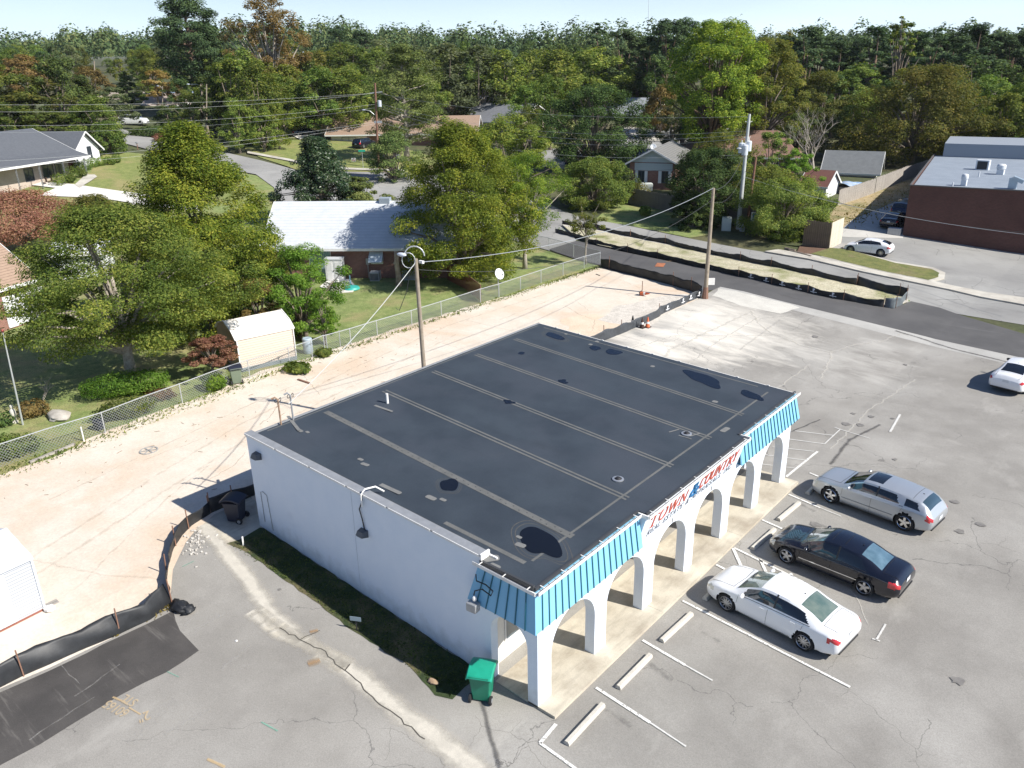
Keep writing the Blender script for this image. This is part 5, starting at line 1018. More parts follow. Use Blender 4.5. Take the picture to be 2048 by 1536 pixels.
    if detail:
        for s in (1,-1):
            mb=MB()
            for xd in S['doors']:
                pts=[]
                for h in (.10,.3,.5,.7,.9,1.0): y,z=surf(xd[0]+(xd[1]-xd[0])*h,h); pts.append((xd[0]+(xd[1]-xd[0])*h,s*(y+.001),z))
                for a,b in zip(pts,pts[1:]): mb.beam(a,b,.012,.006)
            pts=[(x,s*(surf(x,.10)[0]+.001),surf(x,.10)[1]) for x in np.linspace(S['doors'][-1][0],S['doors'][0][0],10)]
            for a,b in zip(pts,pts[1:]): mb.beam(a,b,.006,.010)
            mb.build('door_seam',m_well,o,world=False)
            if S.get('mould'):
                mb=MB(); pts=[(x,s*(surf(x,S['mould'])[0]+.006),surf(x,S['mould'])[1]) for x in np.linspace(S['doors'][-1][0]+.05,S['doors'][0][0]-.05,12)]
                for a,b in zip(pts,pts[1:]): mb.beam(a,b,.010,.03)
                mb.build('side_moulding',S.get('mouldm',m_chrome),o,world=False)
            for hx in S['handles']:
                y,z=surf(hx,.88); mb=MB(); mb.cbox((hx,s*(y+.018),z),(.17,.022,.03)); mb.build('door_handle',S.get('hm',pm),o,world=False,bevel=.008)
            mx=S['ws'][1]-.32; y,z=surf(mx,1.0); mb=MB(); mb.blob((mx,s*(y+.12),z+.09),(.07,.125,.085),12,8); mi=mb.build('mirror',S.get('mirror',pm),o,'all',world=False); mb=MB(); mb.beam((mx,s*(y-.03),z+.03),(mx,s*(y+.06),z+.07),.05,.04); mb.build('mirror_arm',m_blackp,mi,world=False)
            # belt line rubber
            mb=MB(); a,b=S['sw'][0][0],S['sw'][-1][1]; pts=[(x,s*(surf(x,1.0)[0]+.004),surf(x,1.0)[1]+.008) for x in np.linspace(a,b,14)]
            for p,q in zip(pts,pts[1:]): mb.beam(p,q,.010,.014)
            mb.build('window_trim',m_blackp,o,world=False)
            if S.get('bp'):
                mb=MB()
                for xp in S['bp']:
                    sec=section(xp); pts=[(xp,s*(y_+.004),z_) for y_,z_ in sec[ns:ns+ng]]
                    for p,q in zip(pts,pts[1:]): mb.beam(p,q,.05,.012)
                mb.build('pillar',m_blackp,o,world=False)
        # wipers, plate, hood seam, trunk seam
        mb=MB(); xw=S['ws'][1]-.03
        for yy in (-.45,.15): mb.beam((xw,yy,zc(xw)+.0),(xw-.10,yy+.50,zc(xw-.12)+.012),.02,.012)
        mb.build('wiper',m_blackp,o,world=False)
        mb=MB(); x=-Lr-.003; zz=S.get('platez',.78); X=warp(-Lr,zz)-.008; mb.box(X-.008,X,-.16,.16,zz-.075,zz+.075); mb.build('licence_plate',m_plate,o,world=False)
        mb=MB()
        for (xa,ya,xb,yb) in S.get('seams',[]):
            for k in range(8):
                p=[]
                for t in (k/8,(k+1)/8): xx=xa+(xb-xa)*t; yy=ya+(yb-ya)*t; sec=section(xx); zz=float(np.interp(abs(yy),[q[0] for q in sec[::-1]][:nt+ng],[q[1] for q in sec[::-1]][:nt+ng])); p.append((xx,yy,zz+.003))
                mb.beam(p[0],p[1],.012,.004)
                mb.beam((p[0][0],-p[0][1],p[0][2]),(p[1][0],-p[1][1],p[1][2]),.012,.004)
        if S.get('seams'): mb.build('panel_gap',m_well,o,world=False)
        mb=MB(); mb.box(-Lr+.02,-Lr+.14,-W/2*.70,W/2*.70,.30,.36); mb.build('bumper_trim',m_blackp,o,world=False)
        mb=MB(); xx=S['rw'][1]+.15; mb.cbox((xx,0,zc(xx)+.015),(.06,.02,.03)); mb.build('roof_antenna',m_blackp,o,world=False,bevel=.01)
    return o
SED=dict(Lf=2.36,Lr=2.49,W=1.86,wb=2.80,r=.335,archz=.80,paint=p_white,ws=(.32,1.12),rw=(-1.78,-1.02),sw=[(-1.52,.84)],bp=[-.28],
 top=[(-2.49,.82),(-2.44,.96),(-2.33,1.045),(-2.1,1.075),(-1.80,1.10),(-1.40,1.27),(-1.02,1.395),(-.6,1.45),(-.1,1.465),(.3,1.425),(.7,1.24),(1.12,1.02),(1.3,.975),(1.8,.90),(2.1,.82),(2.26,.73),(2.36,.58)],
 belt=[(-2.49,.78),(-2.3,.92),(-1.6,.965),(-.5,.93),(.6,.895),(1.2,.86),(1.8,.79),(2.15,.70),(2.36,.56)],hl=(.42,.58,.72,.66),tl=(.38,.74,.90,.50),doors=[(1.08,.98),(-.06,-.10),(-1.12,-1.32)],handles=[.10,-.98],spk=10,glass1=m_wgreen,glass2=m_wgreen,seams=[(1.22,.0,1.30,.66),(1.30,.66,2.15,.60),(-1.84,0,-1.86,.62),(-1.86,.62,-2.36,.58)])
def spec(b,**k): d=dict(b); d.update(k); return d
def carpos(fwp,rwp,W):      # ground points of the two near-side wheels -> centre and heading (near side = left of the car when it faces away from us to the left)
    a=Vector(GP(*fwp)[:2]); b=Vector(GP(*rwp)[:2]); d=(a-b).normalized(); n=Vector((-d.y,d.x)); c=(a+b)/2-n*(W/2-.06); return (c.x,c.y,tz(c.x,c.y)+.02),math.atan2(d.y,d.x)
l,h=carpos((1451,1222),(1605,1301),1.86); car('parked_car','white four-door sedan parked in front of the arches, nearest of the three nosed-in cars','car',l,h,SED,'cars parked before the arcade')
BLK=spec(SED,Lf=2.28,Lr=2.56,W=1.82,wb=2.86,paint=p_black,ws=(.26,1.02),rw=(-1.82,-1.08),sw=[(-1.42,.78)],bp=[-.36],r=.34,spk=5,mould=.46,glass1=mat('pale_screen',(.20,.24,.20),(.06,.08,.08),2.2,.05,coat=1.0,spec=.8),glass2=m_wblue,hm=p_black,
 top=[(-2.56,.82),(-2.50,.95),(-2.38,1.03),(-2.1,1.06),(-1.84,1.08),(-1.44,1.27),(-1.08,1.39),(-.6,1.455),(-.1,1.475),(.22,1.44),(.62,1.25),(1.02,1.02),(1.25,.975),(1.8,.89),(2.05,.81),(2.2,.70),(2.28,.55)],belt=[(-2.56,.78),(-2.35,.90),(-1.6,.935),(-.5,.92),(.6,.90),(1.2,.865),(1.8,.78),(2.1,.68),(2.28,.54)],hl=(.34,.56,.74,.60),tl=(.36,.70,.90,.56),doors=[(1.02,.92),(-.16,-.20),(-1.2,-1.40)],handles=[.02,-1.08],seams=[(1.14,.0,1.2,.62),(1.2,.62,2.0,.50),(-1.88,0,-1.9,.62),(-1.9,.62,-2.42,.58),(.02,0,.02,.42),(-.45,0,-.45,.42)])
l,h=carpos((1571,1127),(1725,1191),1.82); car('parked_car','glossy black sedan parked between the white sedan and the silver wagon','car',l,h,BLK,'cars parked before the arcade')
WAG=spec(SED,Lf=2.50,Lr=2.52,W=1.88,wb=3.05,r=.375,paint=p_silver,ws=(.34,1.10),rw=(-2.36,-1.92),sw=[(-1.22,.86),(-2.02,-1.36)],bp=[-.30],spk=5,wk='chrome',wr=.70,skr=.22,glass1=m_wind,glass2=mat('dark_backlight',(.03,.055,.07),rough=.05,coat=1,spec=.8),sun=(-.35,.28),
 top=[(-2.52,.80),(-2.48,.92),(-2.40,1.05),(-2.20,1.22),(-1.92,1.37),(-1.5,1.43),(-.8,1.475),(-.1,1.49),(.32,1.455),(.7,1.27),(1.10,1.06),(1.3,1.03),(1.9,.985),(2.25,.94),(2.42,.84),(2.50,.64)],belt=[(-2.52,.78),(-2.3,.98),(-1.6,1.02),(-.5,.99),(.6,.965),(1.2,.95),(1.9,.90),(2.3,.82),(2.50,.62)],archz=.84,hl=(.34,.62,.84,.62),tl=(.26,.70,1.02,.62),doors=[(1.10,1.06),(-.12,-.14),(-1.10,-1.36)],handles=[.08,-.98],mould=.42,mouldm=mat('grey_moulding',(.22,.23,.24),rough=.5),seams=[(1.2,.0,1.25,.72),(1.25,.72,2.35,.62),(-1.60,0,-1.60,.60)],hm=p_silver,platez=.66,glassx=0)
l,h=carpos((1658,1006),(1806,1062),1.88); car('parked_car','silver station wagon with sunroof parked beyond the black sedan','car',l,h,WAG,'cars parked before the arcade')
# the car driving off at the right edge
a=GP(1975,783); b=GP(1984,741); A=Vector(GP(1972,779)[:2]); B=Vector(GP(2043,797)[:2]); right=(B-A).normalized(); hd=Vector((-right.y,right.x)); mid=(A+B)/2+hd*2.35
car('moving_car','white sedan seen from behind, crossing the empty part of the lot at right','car',(mid.x,mid.y,tz(mid.x,mid.y)+.02),math.atan2(hd.y,hd.x),spec(SED,glass2=m_wind,glass1=m_wind,tl=(.42,.74,.88,.42),mirror=m_blackp,spk=5))
HAT=spec(SED,Lf=2.05,Lr=2.10,W=1.80,wb=2.62,r=.34,ws=(.30,1.10),rw=(-1.98,-1.22),sw=[(-1.35,.84)],bp=[-.30],doors=[(1.0,.92),(-.45,-.52)],handles=[-.2],glass1=m_wind,glass2=m_wind,top=[(-2.10,.80),(-2.05,.98),(-1.98,1.06),(-1.6,1.22),(-1.22,1.32),(-.6,1.40),(-.1,1.41),(.3,1.37),(.7,1.18),(1.10,.98),(1.3,.93),(1.7,.84),(1.92,.72),(2.05,.56)],belt=[(-2.10,.78),(-1.9,.95),(-1.2,.98),(-.5,.93),(.6,.87),(1.1,.84),(1.6,.76),(1.9,.66),(2.05,.54)],tl=(.32,.74,.92,.6),hl=(.45,.58,.74,.6),seams=[])
l,h=carpos((1701,505),(1759,515),1.80); car('parked_car','white hatchback coupe parked by the grass island in front of the brick shop','car',l,h,HAT)
SUVS=spec(SED,Lf=2.2,Lr=2.45,W=1.90,wb=2.85,r=.37,archz=.9,wr=.72,paint=p_blue,ws=(.5,1.08),rw=(-2.36,-2.02),sw=[(-1.98,.86)],skr=.12,bp=[-.3,-1.2],glass1=m_wind,glass2=m_wind,top=[(-2.45,.9),(-2.42,1.05),(-2.3,1.28),(-2.0,1.60),(-1.6,1.66),(-.5,1.70),(.3,1.68),(.5,1.64),(.8,1.38),(1.08,1.14),(1.4,1.10),(1.9,1.02),(2.12,.9),(2.2,.7)],belt=[(-2.45,.88),(-2.3,1.08),(-1,1.08),(.6,1.05),(1.2,1.02),(1.9,.94),(2.2,.68)],hl=(.3,.7,.86,.6),tl=(.24,.8,1.1,.66),doors=[(1.0,.95),(-.1,-.14),(-1.1,-1.2)],handles=[0,-1.0],seams=[],spk=6)
def far_car(label,px,py,D,hdeg,S,name='parked_car',group=None,cat='car'):
    p=PD(px,D,py) if D else GP(px,py); car(name,label,cat,(p[0],p[1],p[2]+.05),rad(hdeg),S,group,detail=True)
def view_heading(px,ang): # heading relative to screen right at that place: 0 = pointing right across the view
    return math.degrees(math.atan2(rd[1],rd[0]))+ang
far_car('dark blue SUV parked on the side street, half hidden by a tall dark tree',1162,333,None,view_heading(0,-4),SUVS,cat='suv')
far_car('big white SUV behind the long hedge at the far left street',270,250,None,view_heading(0,-4),spec(SUVS,paint=p_white,Lf=2.6,Lr=2.95,wb=3.3,top=[(-2.95,.95),(-2.92,1.1),(-2.8,1.4),(-2.55,1.80),(-1.6,1.86),(-.5,1.88),(.5,1.86),(.7,1.80),(1.0,1.5),(1.28,1.26),(1.6,1.22),(2.2,1.14),(2.5,.98),(2.6,.75)],rw=(-2.86,-2.56),ws=(.7,1.28),sw=[(-2.4,1.1)],belt=[(-2.95,.95),(-2.8,1.2),(-1,1.2),(.6,1.18),(1.4,1.14),(2.2,1.04),(2.6,.72)]),cat='suv')
far_car('dark blue pickup-sized car parked on the lawn before the brown-roofed far house',730,296,None,view_heading(0,62),spec(SUVS,paint=p_black))
far_car('black car parked with its tail to us in the shade of the brick shop alley',1786,452,None,math.degrees(math.atan2(*(np.array(GP(1850,392)[:2])-np.array(GP(1770,455)[:2]))[::-1])),spec(SED,paint=p_black,glass1=m_wind,glass2=m_wind))
far_car('second dark car just beyond the black one in the brick shop alley',1806,432,None,math.degrees(math.atan2(*(np.array(GP(1850,392)[:2])-np.array(GP(1770,455)[:2]))[::-1])),spec(SUVS,paint=p_blue))
far_car('white sedan parked beyond the brick shop, nearer of two',1972,310,None,view_heading(0,178),spec(SED,glass1=m_wind,glass2=m_wind,paint=p_white))
far_car('grey car parked farther back beyond the brick shop',2010,292,None,view_heading(0,150),spec(SUVS,paint=p_grey))
far_car('dark car on the drive beside the glossy magnolia',612,272,None,view_heading(0,20),spec(SED,paint=p_black,glass1=m_wind,glass2=m_wind))
far_car('pale car on the far cross street under the tall maples',1392,268,None,view_heading(0,5),spec(SED,paint=p_silver,glass1=m_wind,glass2=m_wind))
# concrete wheel stops
ms=mat('stop_concrete',(.50,.47,.41),(.58,.55,.48),3,.9,fine=.12,fscale=30)
def stop_mesh():
    mb=MB(); w=[(-.095,0),(.095,0),(.09,.07),(.055,.125),(-.055,.125),(-.09,.07)]; n=len(w); a=[mb.v((x,-.92,z)) for x,z in w]; b=[mb.v((x,.92,z)) for x,z in w]; mb.F+=[a,b[::-1]]+[[a[i],b[i],b[(i+1)%n],a[(i+1)%n]] for i in range(n)]; return mb.mesh('wheel_stop',ms)
sme=stop_mesh()
for l,a,b in (('concrete wheel stop nearest the camera, in the first empty bay',(1132,1492),(1206,1412)),('concrete wheel stop in the second empty bay from the near corner',(1234,1381),(1302,1312)),('concrete wheel stop in the empty bay just before the white sedan',(1322,1286),(1383,1230)),('concrete wheel stop under the nose of the white sedan',(1405,1205),(1462,1150)),('concrete wheel stop partly shaded by the black sedan',(1505,1100),(1548,1062)),('concrete wheel stop in the gap between black sedan and silver wagon',(1557,1042),(1597,1009)),('concrete wheel stop shaded by the silver wagon nose',(1614,990),(1648,958))):
    A=Vector(GP(*a)[:2]);B=Vector(GP(*b)[:2]); c=(A+B)/2; d=(B-A); o=bpy.data.objects.new('wheel_stop',sme); COL.objects.link(o); o.location=(c.x,c.y,tz(c.x,c.y)+.02); o.rotation_euler=(0,0,math.atan2(d.y,d.x)-PI/2); tag(o,l,'wheel stop','concrete wheel stops along the walk')
# ================================================================== HOUSES
br_red=brick_mat('red_brick',(.20,.075,.050),(.29,.12,.085),(.30,.26,.23)); br_dark=brick_mat('dark_red_brick',(.095,.036,.028),(.13,.050,.038),(.12,.085,.07)); br_tan=brick_mat('tan_brick',(.42,.33,.27),(.50,.41,.34),(.50,.46,.42))
r_white=rows_mat('pale_shingles',(.60,.62,.64),(.46,.48,.50),1,.30,.14,.8,(.50,.53,.56),1.6); r_grey=rows_mat('grey_shingles',(.115,.125,.14),(.07,.075,.085),1,.22,.15,.85,(.085,.092,.105),3); r_brown=rows_mat('brown_shingles',(.36,.255,.185),(.20,.14,.10),1,.20,.18,.85,(.29,.20,.145),5); r_rust=rows_mat('rust_shingles',(.25,.145,.11),(.15,.09,.07),1,.22,.15,.85,(.19,.11,.085),2)
r_metal=rows_mat('ribbed_metal_roof',(.23,.225,.215),(.12,.12,.115),0,.28,.2,.5,(.19,.185,.175),1.0); r_maroon=rows_mat('maroon_shingles',(.20,.085,.070),(.11,.05,.04),1,.2,.15,.85,(.15,.065,.05),3); r_flat=rows_mat('rolled_roofing',(.27,.31,.36),(.15,.18,.21),1,.9,.06,.8,(.22,.255,.30),.6)
w_sid=rows_mat('white_siding',(.76,.77,.78),(.55,.57,.6),2,.18,.1,.7); w_green=rows_mat('pale_green_siding',(.55,.60,.58),(.40,.45,.44),2,.2,.12,.7); w_cream=mat('cream_panel',(.58,.57,.50),(.52,.51,.45),2,.8); w_rib=rows_mat('white_ribbed_metal',(.56,.58,.61),(.36,.38,.41),2,.115,.30,.5); w_tan=rows_mat('tan_ribbed_metal',(.70,.60,.50),(.50,.41,.33),2,.145,.22,.55); t_tan=mat('tan_roof_metal',(.82,.78,.72),(.74,.68,.60),1.2,.5); fasc=mat('white_fascia',(.72,.72,.70),rough=.6)
def house(name,label,A,B,depth,h,rh,walls,roofm,ops=(),ov=.45,gable=None,front_gable=False,cat='house',chim=None,trim=None,extra=None,group=None,hip=0.0,gops=()):
    A=Vector(A);B=Vector(B); d=(B-A).to_2d(); Lx=d.length; ang=math.atan2(d.y,d.x); z=min(A.z,B.z)-.15; h+=.15; rh+=.15
    o=E(name,label,cat,(A.x,A.y,z),ang,group); trim=trim or fasc
    # in local frame +y must point away from the camera
    away=1.0; n=Vector((-d.y,d.x)); c=Vector((A.x-CAM[0],A.y-CAM[1])); 
    if n.dot(c)<0: away=-1.0
    Y=lambda y:y*away
    def flip(mb):
        if away<0: mb.F=[f[::-1] for f in mb.F]
    mb=MB()
    if not front_gable:
        mb.face([(0,0,0),(Lx,0,0),(Lx,0,h),(0,0,h)]); mb.build('wall',walls,o,world=False); mb=MB(); mb.face([(0,Y(depth),0),(0,Y(depth),h),(Lx,Y(depth),h),(Lx,Y(depth),0)]); mb.build('wall',walls,o,world=False)
        for x in (0,Lx):
            mb=MB(); mb.face([(x,0,0),(x,Y(depth),0),(x,Y(depth),h),(x,Y(depth/2),rh-.06),(x,0,h)]); mb.build('gable_wall',gable or walls,o,world=False)
        mb=MB(); k=(rh-h)/(depth/2); t=.10
        e0,e1=-ov,depth+ov; xs=(-ov,Lx+ov)
        for (ya,yb) in ((e0,depth/2),(e1,depth/2)):
            za=h-k*ov; P=[(xs[0],Y(ya),za),(xs[1],Y(ya),za),(xs[1]-hip,Y(yb),rh),(xs[0]+hip,Y(yb),rh)]; Q=[(p[0],p[1],p[2]+t) for p in P]
            mb.face(P); mb.face(Q); 
            for i in range(4): mb.face([P[i],P[(i+1)%4],Q[(i+1)%4],Q[i]])
        if hip:
            for x,xh in ((xs[0],xs[0]+hip),(xs[1],xs[1]-hip)): mb.face([(x,Y(e0),h-k*ov+t),(xh,Y(depth/2),rh+t),(x,Y(e1),h-k*ov+t)])
        rf=mb.build('roof',roofm,o,world=False)
        mb=MB(); za=h-k*ov; mb.beam((xs[0],Y(e0)-.03*away,za),(xs[1],Y(e0)-.03*away,za),.05,.22)
        if not hip:
            for x in xs:
                s=-1 if x<0 else 1
                for ya in (e0,e1): mb.beam((x+s*.03,Y(ya),za+.0),(x+s*.03,Y(depth/2),rh+.0),.05,.22)
        mb.build('fascia',trim,rf,world=False)
    else:
        mb=MB(); mb.face([(0,0,0),(Lx,0,0),(Lx,0,h),(0,0,h)]); mb.build('wall',walls,o,world=False)
        mb=MB(); mb.face([(0,0,h),(Lx,0,h),(Lx/2,0,rh-.06)]); mb.face([(0,Y(depth),h),(Lx/2,Y(depth),rh-.06),(Lx,Y(depth),h)]); mb.build('gable_wall',gable or walls,o,world=False)
        for x in (0,Lx): mb=MB(); mb.face([(x,0,0),(x,Y(depth),0),(x,Y(depth),h),(x,0,h)]); mb.build('wall',walls,o,world=False)
        mb=MB(); k=(rh-h)/(Lx/2); t=.10; za=h-k*ov
        for xa in (-ov,Lx+ov):
            P=[(xa,Y(-ov),za),(xa,Y(depth+ov),za),(Lx/2,Y(depth+ov),rh),(Lx/2,Y(-ov),rh)]; Q=[(p[0],p[1],p[2]+t) for p in P]; mb.face(P); mb.face(Q)
            for i in range(4): mb.face([P[i],P[(i+1)%4],Q[(i+1)%4],Q[i]])
        rf=mb.build('roof',roofm,o,world=False); mb=MB()
        for xa in (-ov,Lx+ov): mb.beam((xa,Y(-ov)-.03*away,za+.02),(Lx/2,Y(-ov)-.03*away,rh+.02),.05,.2); mb.beam((xa,Y(-ov),za),(xa,Y(depth+ov),za),.05,.16)
        mb.build('fascia',trim,rf,world=False)
    gl=glass('window_glass',(.035,.045,.055),.08)
    def opening(nm,P,dr,nn,w_,z0,z1,fm,gm,mull=1):
        # P base point, dr along, nn outward
        P=Vector(P);dr=Vector(dr);nn=Vector(nn); mb=MB(); c=P+dr*w_/2
        a=P+nn*.02
        for p,q,ww,hh in (((a+Vector((0,0,z0))),(a+dr*w_+Vector((0,0,z0))),.06,.08),((a+Vector((0,0,z1))),(a+dr*w_+Vector((0,0,z1))),.06,.08),((a+Vector((0,0,z0))),(a+Vector((0,0,z1))),.08,.06),((a+dr*w_+Vector((0,0,z0))),(a+dr*w_+Vector((0,0,z1))),.08,.06)): mb.beam(p,q,ww,hh)
        for j in range(1,mull+1): q=a+dr*w_*j/(mull+1); mb.beam(q+Vector((0,0,z0)),q+Vector((0,0,z1)),.05,.05)
        f=mb.build(nm,fm,o,world=False); mb=MB(); b=P+nn*.012; mb.face([b+Vector((0,0,z0)),b+dr*w_+Vector((0,0,z0)),b+dr*w_+Vector((0,0,z1)),b+Vector((0,0,z1))]); mb.build('pane',gm,f,world=False); return f
    for op in ops:
        x0,x1,z0,z1,ty=op[:5]; out=(0,-away,0)
        if ty=='w': opening('window',(x0,0,0),(1,0,0),out,x1-x0,z0+.15,z1+.15,fasc,gl)
        elif ty=='dw': opening('window',(x0,0,0),(1,0,0),out,x1-x0,z0+.15,z1+.15,mat('dark_frame',(.05,.06,.08),rough=.5),gl)
        elif ty=='slide': opening('sliding_door',(x0,0,0),(1,0,0),out,x1-x0,z0+.15,z1+.15,m_alum,rows_mat('curtain_glass',(.16,.27,.28),(.35,.46,.46),0,.16,.5,.15))
        elif ty=='door': mb=MB(); mb.box(x0,x1,-.05,.04,z0+.15,z1+.15) if away>0 else mb.box(x0,x1,-.04,.05,z0+.15,z1+.15); mb.build('door',op[5] if len(op)>5 else fasc,o,world=False)
        elif ty=='shut': mb=MB(); mb.box(x0,x1,-.07,.07,z0+.15,z1+.15); mb.build('shutter',fasc,o,world=False)
        elif ty=='panel': mb=MB(); mb.box(x0,x1,-.03,.03,z0+.15,z1+.15); mb.build('wall_panel',op[5],o,world=False)
        elif ty=='awn':
            f=opening('window',(x0,0,0),(1,0,0),out,x1-x0,z0+.15,z1+.15,m_alum,gl); mb=MB(); yo=-.75*away; zt_=z1+.30; zb_=z1-.45
            mb.face([(x0-.08,0,zt_),(x1+.08,0,zt_),(x1+.08,yo,zb_),(x0-.08,yo,zb_)]); mb.face([(x0-.08,0,zt_),(x0-.08,yo,zb_),(x0-.08,0,zb_)]); mb.face([(x1+.08,0,zt_),(x1+.08,0,zb_),(x1+.08,yo,zb_)]); mb.build('awning',rows_mat('awning_metal',(.60,.68,.74),(.45,.52,.58),0,.14,.15,.45),o,world=False)
    for side,y0,y1,z0,z1 in gops:   # windows in the end walls
        x=Lx if side=='R' else 0; opening('window',(x,Y(y0),0),(0,away,0),(1 if side=='R' else -1,0,0),y1-y0,z0+.15,z1+.15,fasc,gl)
    if chim: mb=MB(); x,y,cw,ch,cm=chim; mb.box(x-cw/2,x+cw/2,Y(y)-cw/2,Y(y)+cw/2,h,rh+ch); mb.build('chimney',cm,rf,world=False)
    return o
def lerp3(A,B,t): return tuple(A[i]+(B[i]-A[i])*t for i in range(3))
def ext(A,B,a,b):  # extend base line by a metres before A and b after B
    A=Vector(A);B=Vector(B); d=(B-A); L_=d.length; d/=L_; return A-d*a,B+d*b
def rpt(A,B,depth,py): # ridge height for a ridge at half depth behind AB reaching row py
    A=Vector(A);B=Vector(B); d=(B-A).normalized(); n=Vector((-d.y,d.x,0)); 
    if n.dot(Vector((A.x-CAM[0],A.y-CAM[1],0)))<0: n=-n
    m=(A+B)/2+n*depth/2; m.z=min(A.z,B.z); return HT(tuple(m),py)
# white-roofed brick ranch in the middle
A,B=ext(GP(600,556),GP(880,556),2.6,1.6); h=HT(tuple(A),486)*.93
MID=house('brick_house','red brick ranch house with pale shingle roof and window awnings beyond the sand strip','','',0,0,0,None,None) if False else house('brick_house','red brick ranch house with pale shingle roof and window awnings beyond the sand strip',A,B,9.0,h,rpt(A,B,9.0,404),br_red,r_white,
 ops=((3.6,5.45,.15,2.35,'slide'),(8.85,9.85,1.25,2.1,'awn'),(12.2,13.5,1.15,2.15,'awn')),chim=(9.4,4.6,.9,.35,mat('roof_patch_grey',(.28,.33,.38),rough=.8)))
mA=Vector(A); md=(Vector(B)-mA).normalized(); mn=Vector((-md.y,md.x,0)); mn=mn if mn.dot(Vector((mA.x-CAM[0],mA.y-CAM[1],0)))>0 else -mn
def mp(x,y): q=mA+md*x-mn*y; return (q.x,q.y,tz(q.x,q.y))
# brown-shingled house at the left edge
A,B=ext(GP(-120,705),GP(78,640),6,0); h=HT(tuple(GP(0,668)),575)
house('brown_roofed_house','tan-shingled brick house with white garage door at the left edge of the frame',A,B,9.5,h,rpt(GP(-40,675),GP(78,640),9.5,458),br_red,r_brown,ops=((11.0,14.2,.1,2.3,'door',w_sid),),ov=.5)
# white outbuilding behind the shade tree
A,B=GP(120,560),GP(215,552); house('white_carport','white-roofed low carport glimpsed through the shade tree',A,B,5.5,2.2,2.7,w_sid,mat('white_metal_roof',(.78,.79,.80),rough=.5),cat='carport')
# grey-roofed white house far left
LA=Vector(GP(60,374)); LB_=Vector(GP(150,345)); zl=LA.z; LB_.z=zl; LA2,LB2=ext(LA,LB_,16,.6)
he=HT(tuple(LA),326); lh=he+.55; lr=rpt(LA,LB_,12.5,264)
LH=house('grey_roofed_house','tan brick porch house with grey shingle roof and white right gable at far left',LA2,LB2,12.5,lh,lr,br_tan,r_grey,ov=.35,ops=((15.6,17.0,.7,2.2,'dw'),(18.6,20.4,.7,2.3,'dw'),(20.8,22.2,.7,2.3,'dw'),(23.2,24.1,.2,2.3,'door',mat('dark_red_door',(.12,.03,.025),rough=.6)),(24.8,26.4,0,2.7,'panel',w_sid)),gable=w_sid)
for i,(px,py) in enumerate(((67,373),(15,380),(110,362))):
    p=GP(px,py); 
# porch roof in front of it, on lattice posts
pa,pb=LA2,LB_; pd_=(pb-pa).normalized(); pn=Vector((pd_.y,-pd_.x,0)); pn=pn if pn.dot(Vector((CAM[0]-pa.x,CAM[1]-pa.y,0)))>0 else -pn
mb=MB(); q0=pb-pd_*24.0; q1=pb+pd_*.8; z0=zl+lh
P=[q0+pn*2.3,q1+pn*2.3,q1-pn*.2,q0-pn*.2]; zs=[z0-.62,z0-.62,z0+.10,z0+.10]; lo=[(p.x,p.y,z) for p,z in zip(P,zs)]; hi=[(p.x,p.y,z+.1) for p,z in zip(P,zs)]; mb.face(lo); mb.face(hi); [mb.face([lo[i],lo[(i+1)%4],hi[(i+1)%4],hi[i]]) for i in range(4)]
pr_=mb.build('porch_roof',r_grey,LH); mb=MB(); mb.beam(tuple(Vector(lo[0])-Vector((0,0,.02))),tuple(Vector(lo[1])-Vector((0,0,.02))),.06,.24); mb.beam(lo[0],lo[3],.06,.22); mb.build('fascia',fasc,pr_)
for t in (.3,4.2,8.2,11.8):
    q=pb-pd_*t+pn*2.1; mb=MB(); gz=tz(q.x,q.y); 
    for dx in (-.16,.16): mb.beam((q.x+dx,q.y,gz),(q.x+dx,q.y,z0-.5),.05,.05)
    for k in range(9): zz=gz+.2+k*.25; mb.beam((q.x-.16,q.y,zz),(q.x+.16,q.y,zz+.2),.03,.03)
    mb.build('porch_post',mat('iron_grey',(.16,.17,.18),rough=.5),LH)
mb=MB()
for k in range(3): q=pb-pd_*(5+k*.9)+pn*1.2; mb.cbox((q.x,q.y,q.z+.45),(.55,.5,.06)); mb.cbox((q.x,q.y+.2,q.z+.75),(.5,.05,.5)); mb.cyl((q.x,q.y,q.z),.04,.45,6)
o=mb.build('porch_chair',mat('brown_iron',(.12,.07,.05),rough=.7),None,origin=tuple(q)); tag(o,'brown metal chairs on the porch of the grey-roofed house','chair')
# far brown-roofed house
A,B=ext(GP(662,282),GP(700,284),0,22); house('far_brown_house','low brown-roofed brick and cream house beyond the lawn in the middle distance',A,B,9,HT(tuple(GP(662,282)),247),rpt(GP(662,282),GP(760,286),9,222),br_red,r_brown,ops=((.1,6.4,-.1,2.65,'panel',w_cream),(2.0,4.4,.9,2.2,'dw'),(8.2,9.6,.6,2.3,'dw'),(10.4,11.2,.6,2.3,'dw'),(10.0,10.3,0,2.6,'panel',fasc)),ov=.8)
A=PD(800,150); B=PD(860,152); house('far_brick_wing','dark brick end of the brown-roofed house seen behind the old cedar',A,B,8,2.8,4.4,br_dark,r_brown,cat='house')
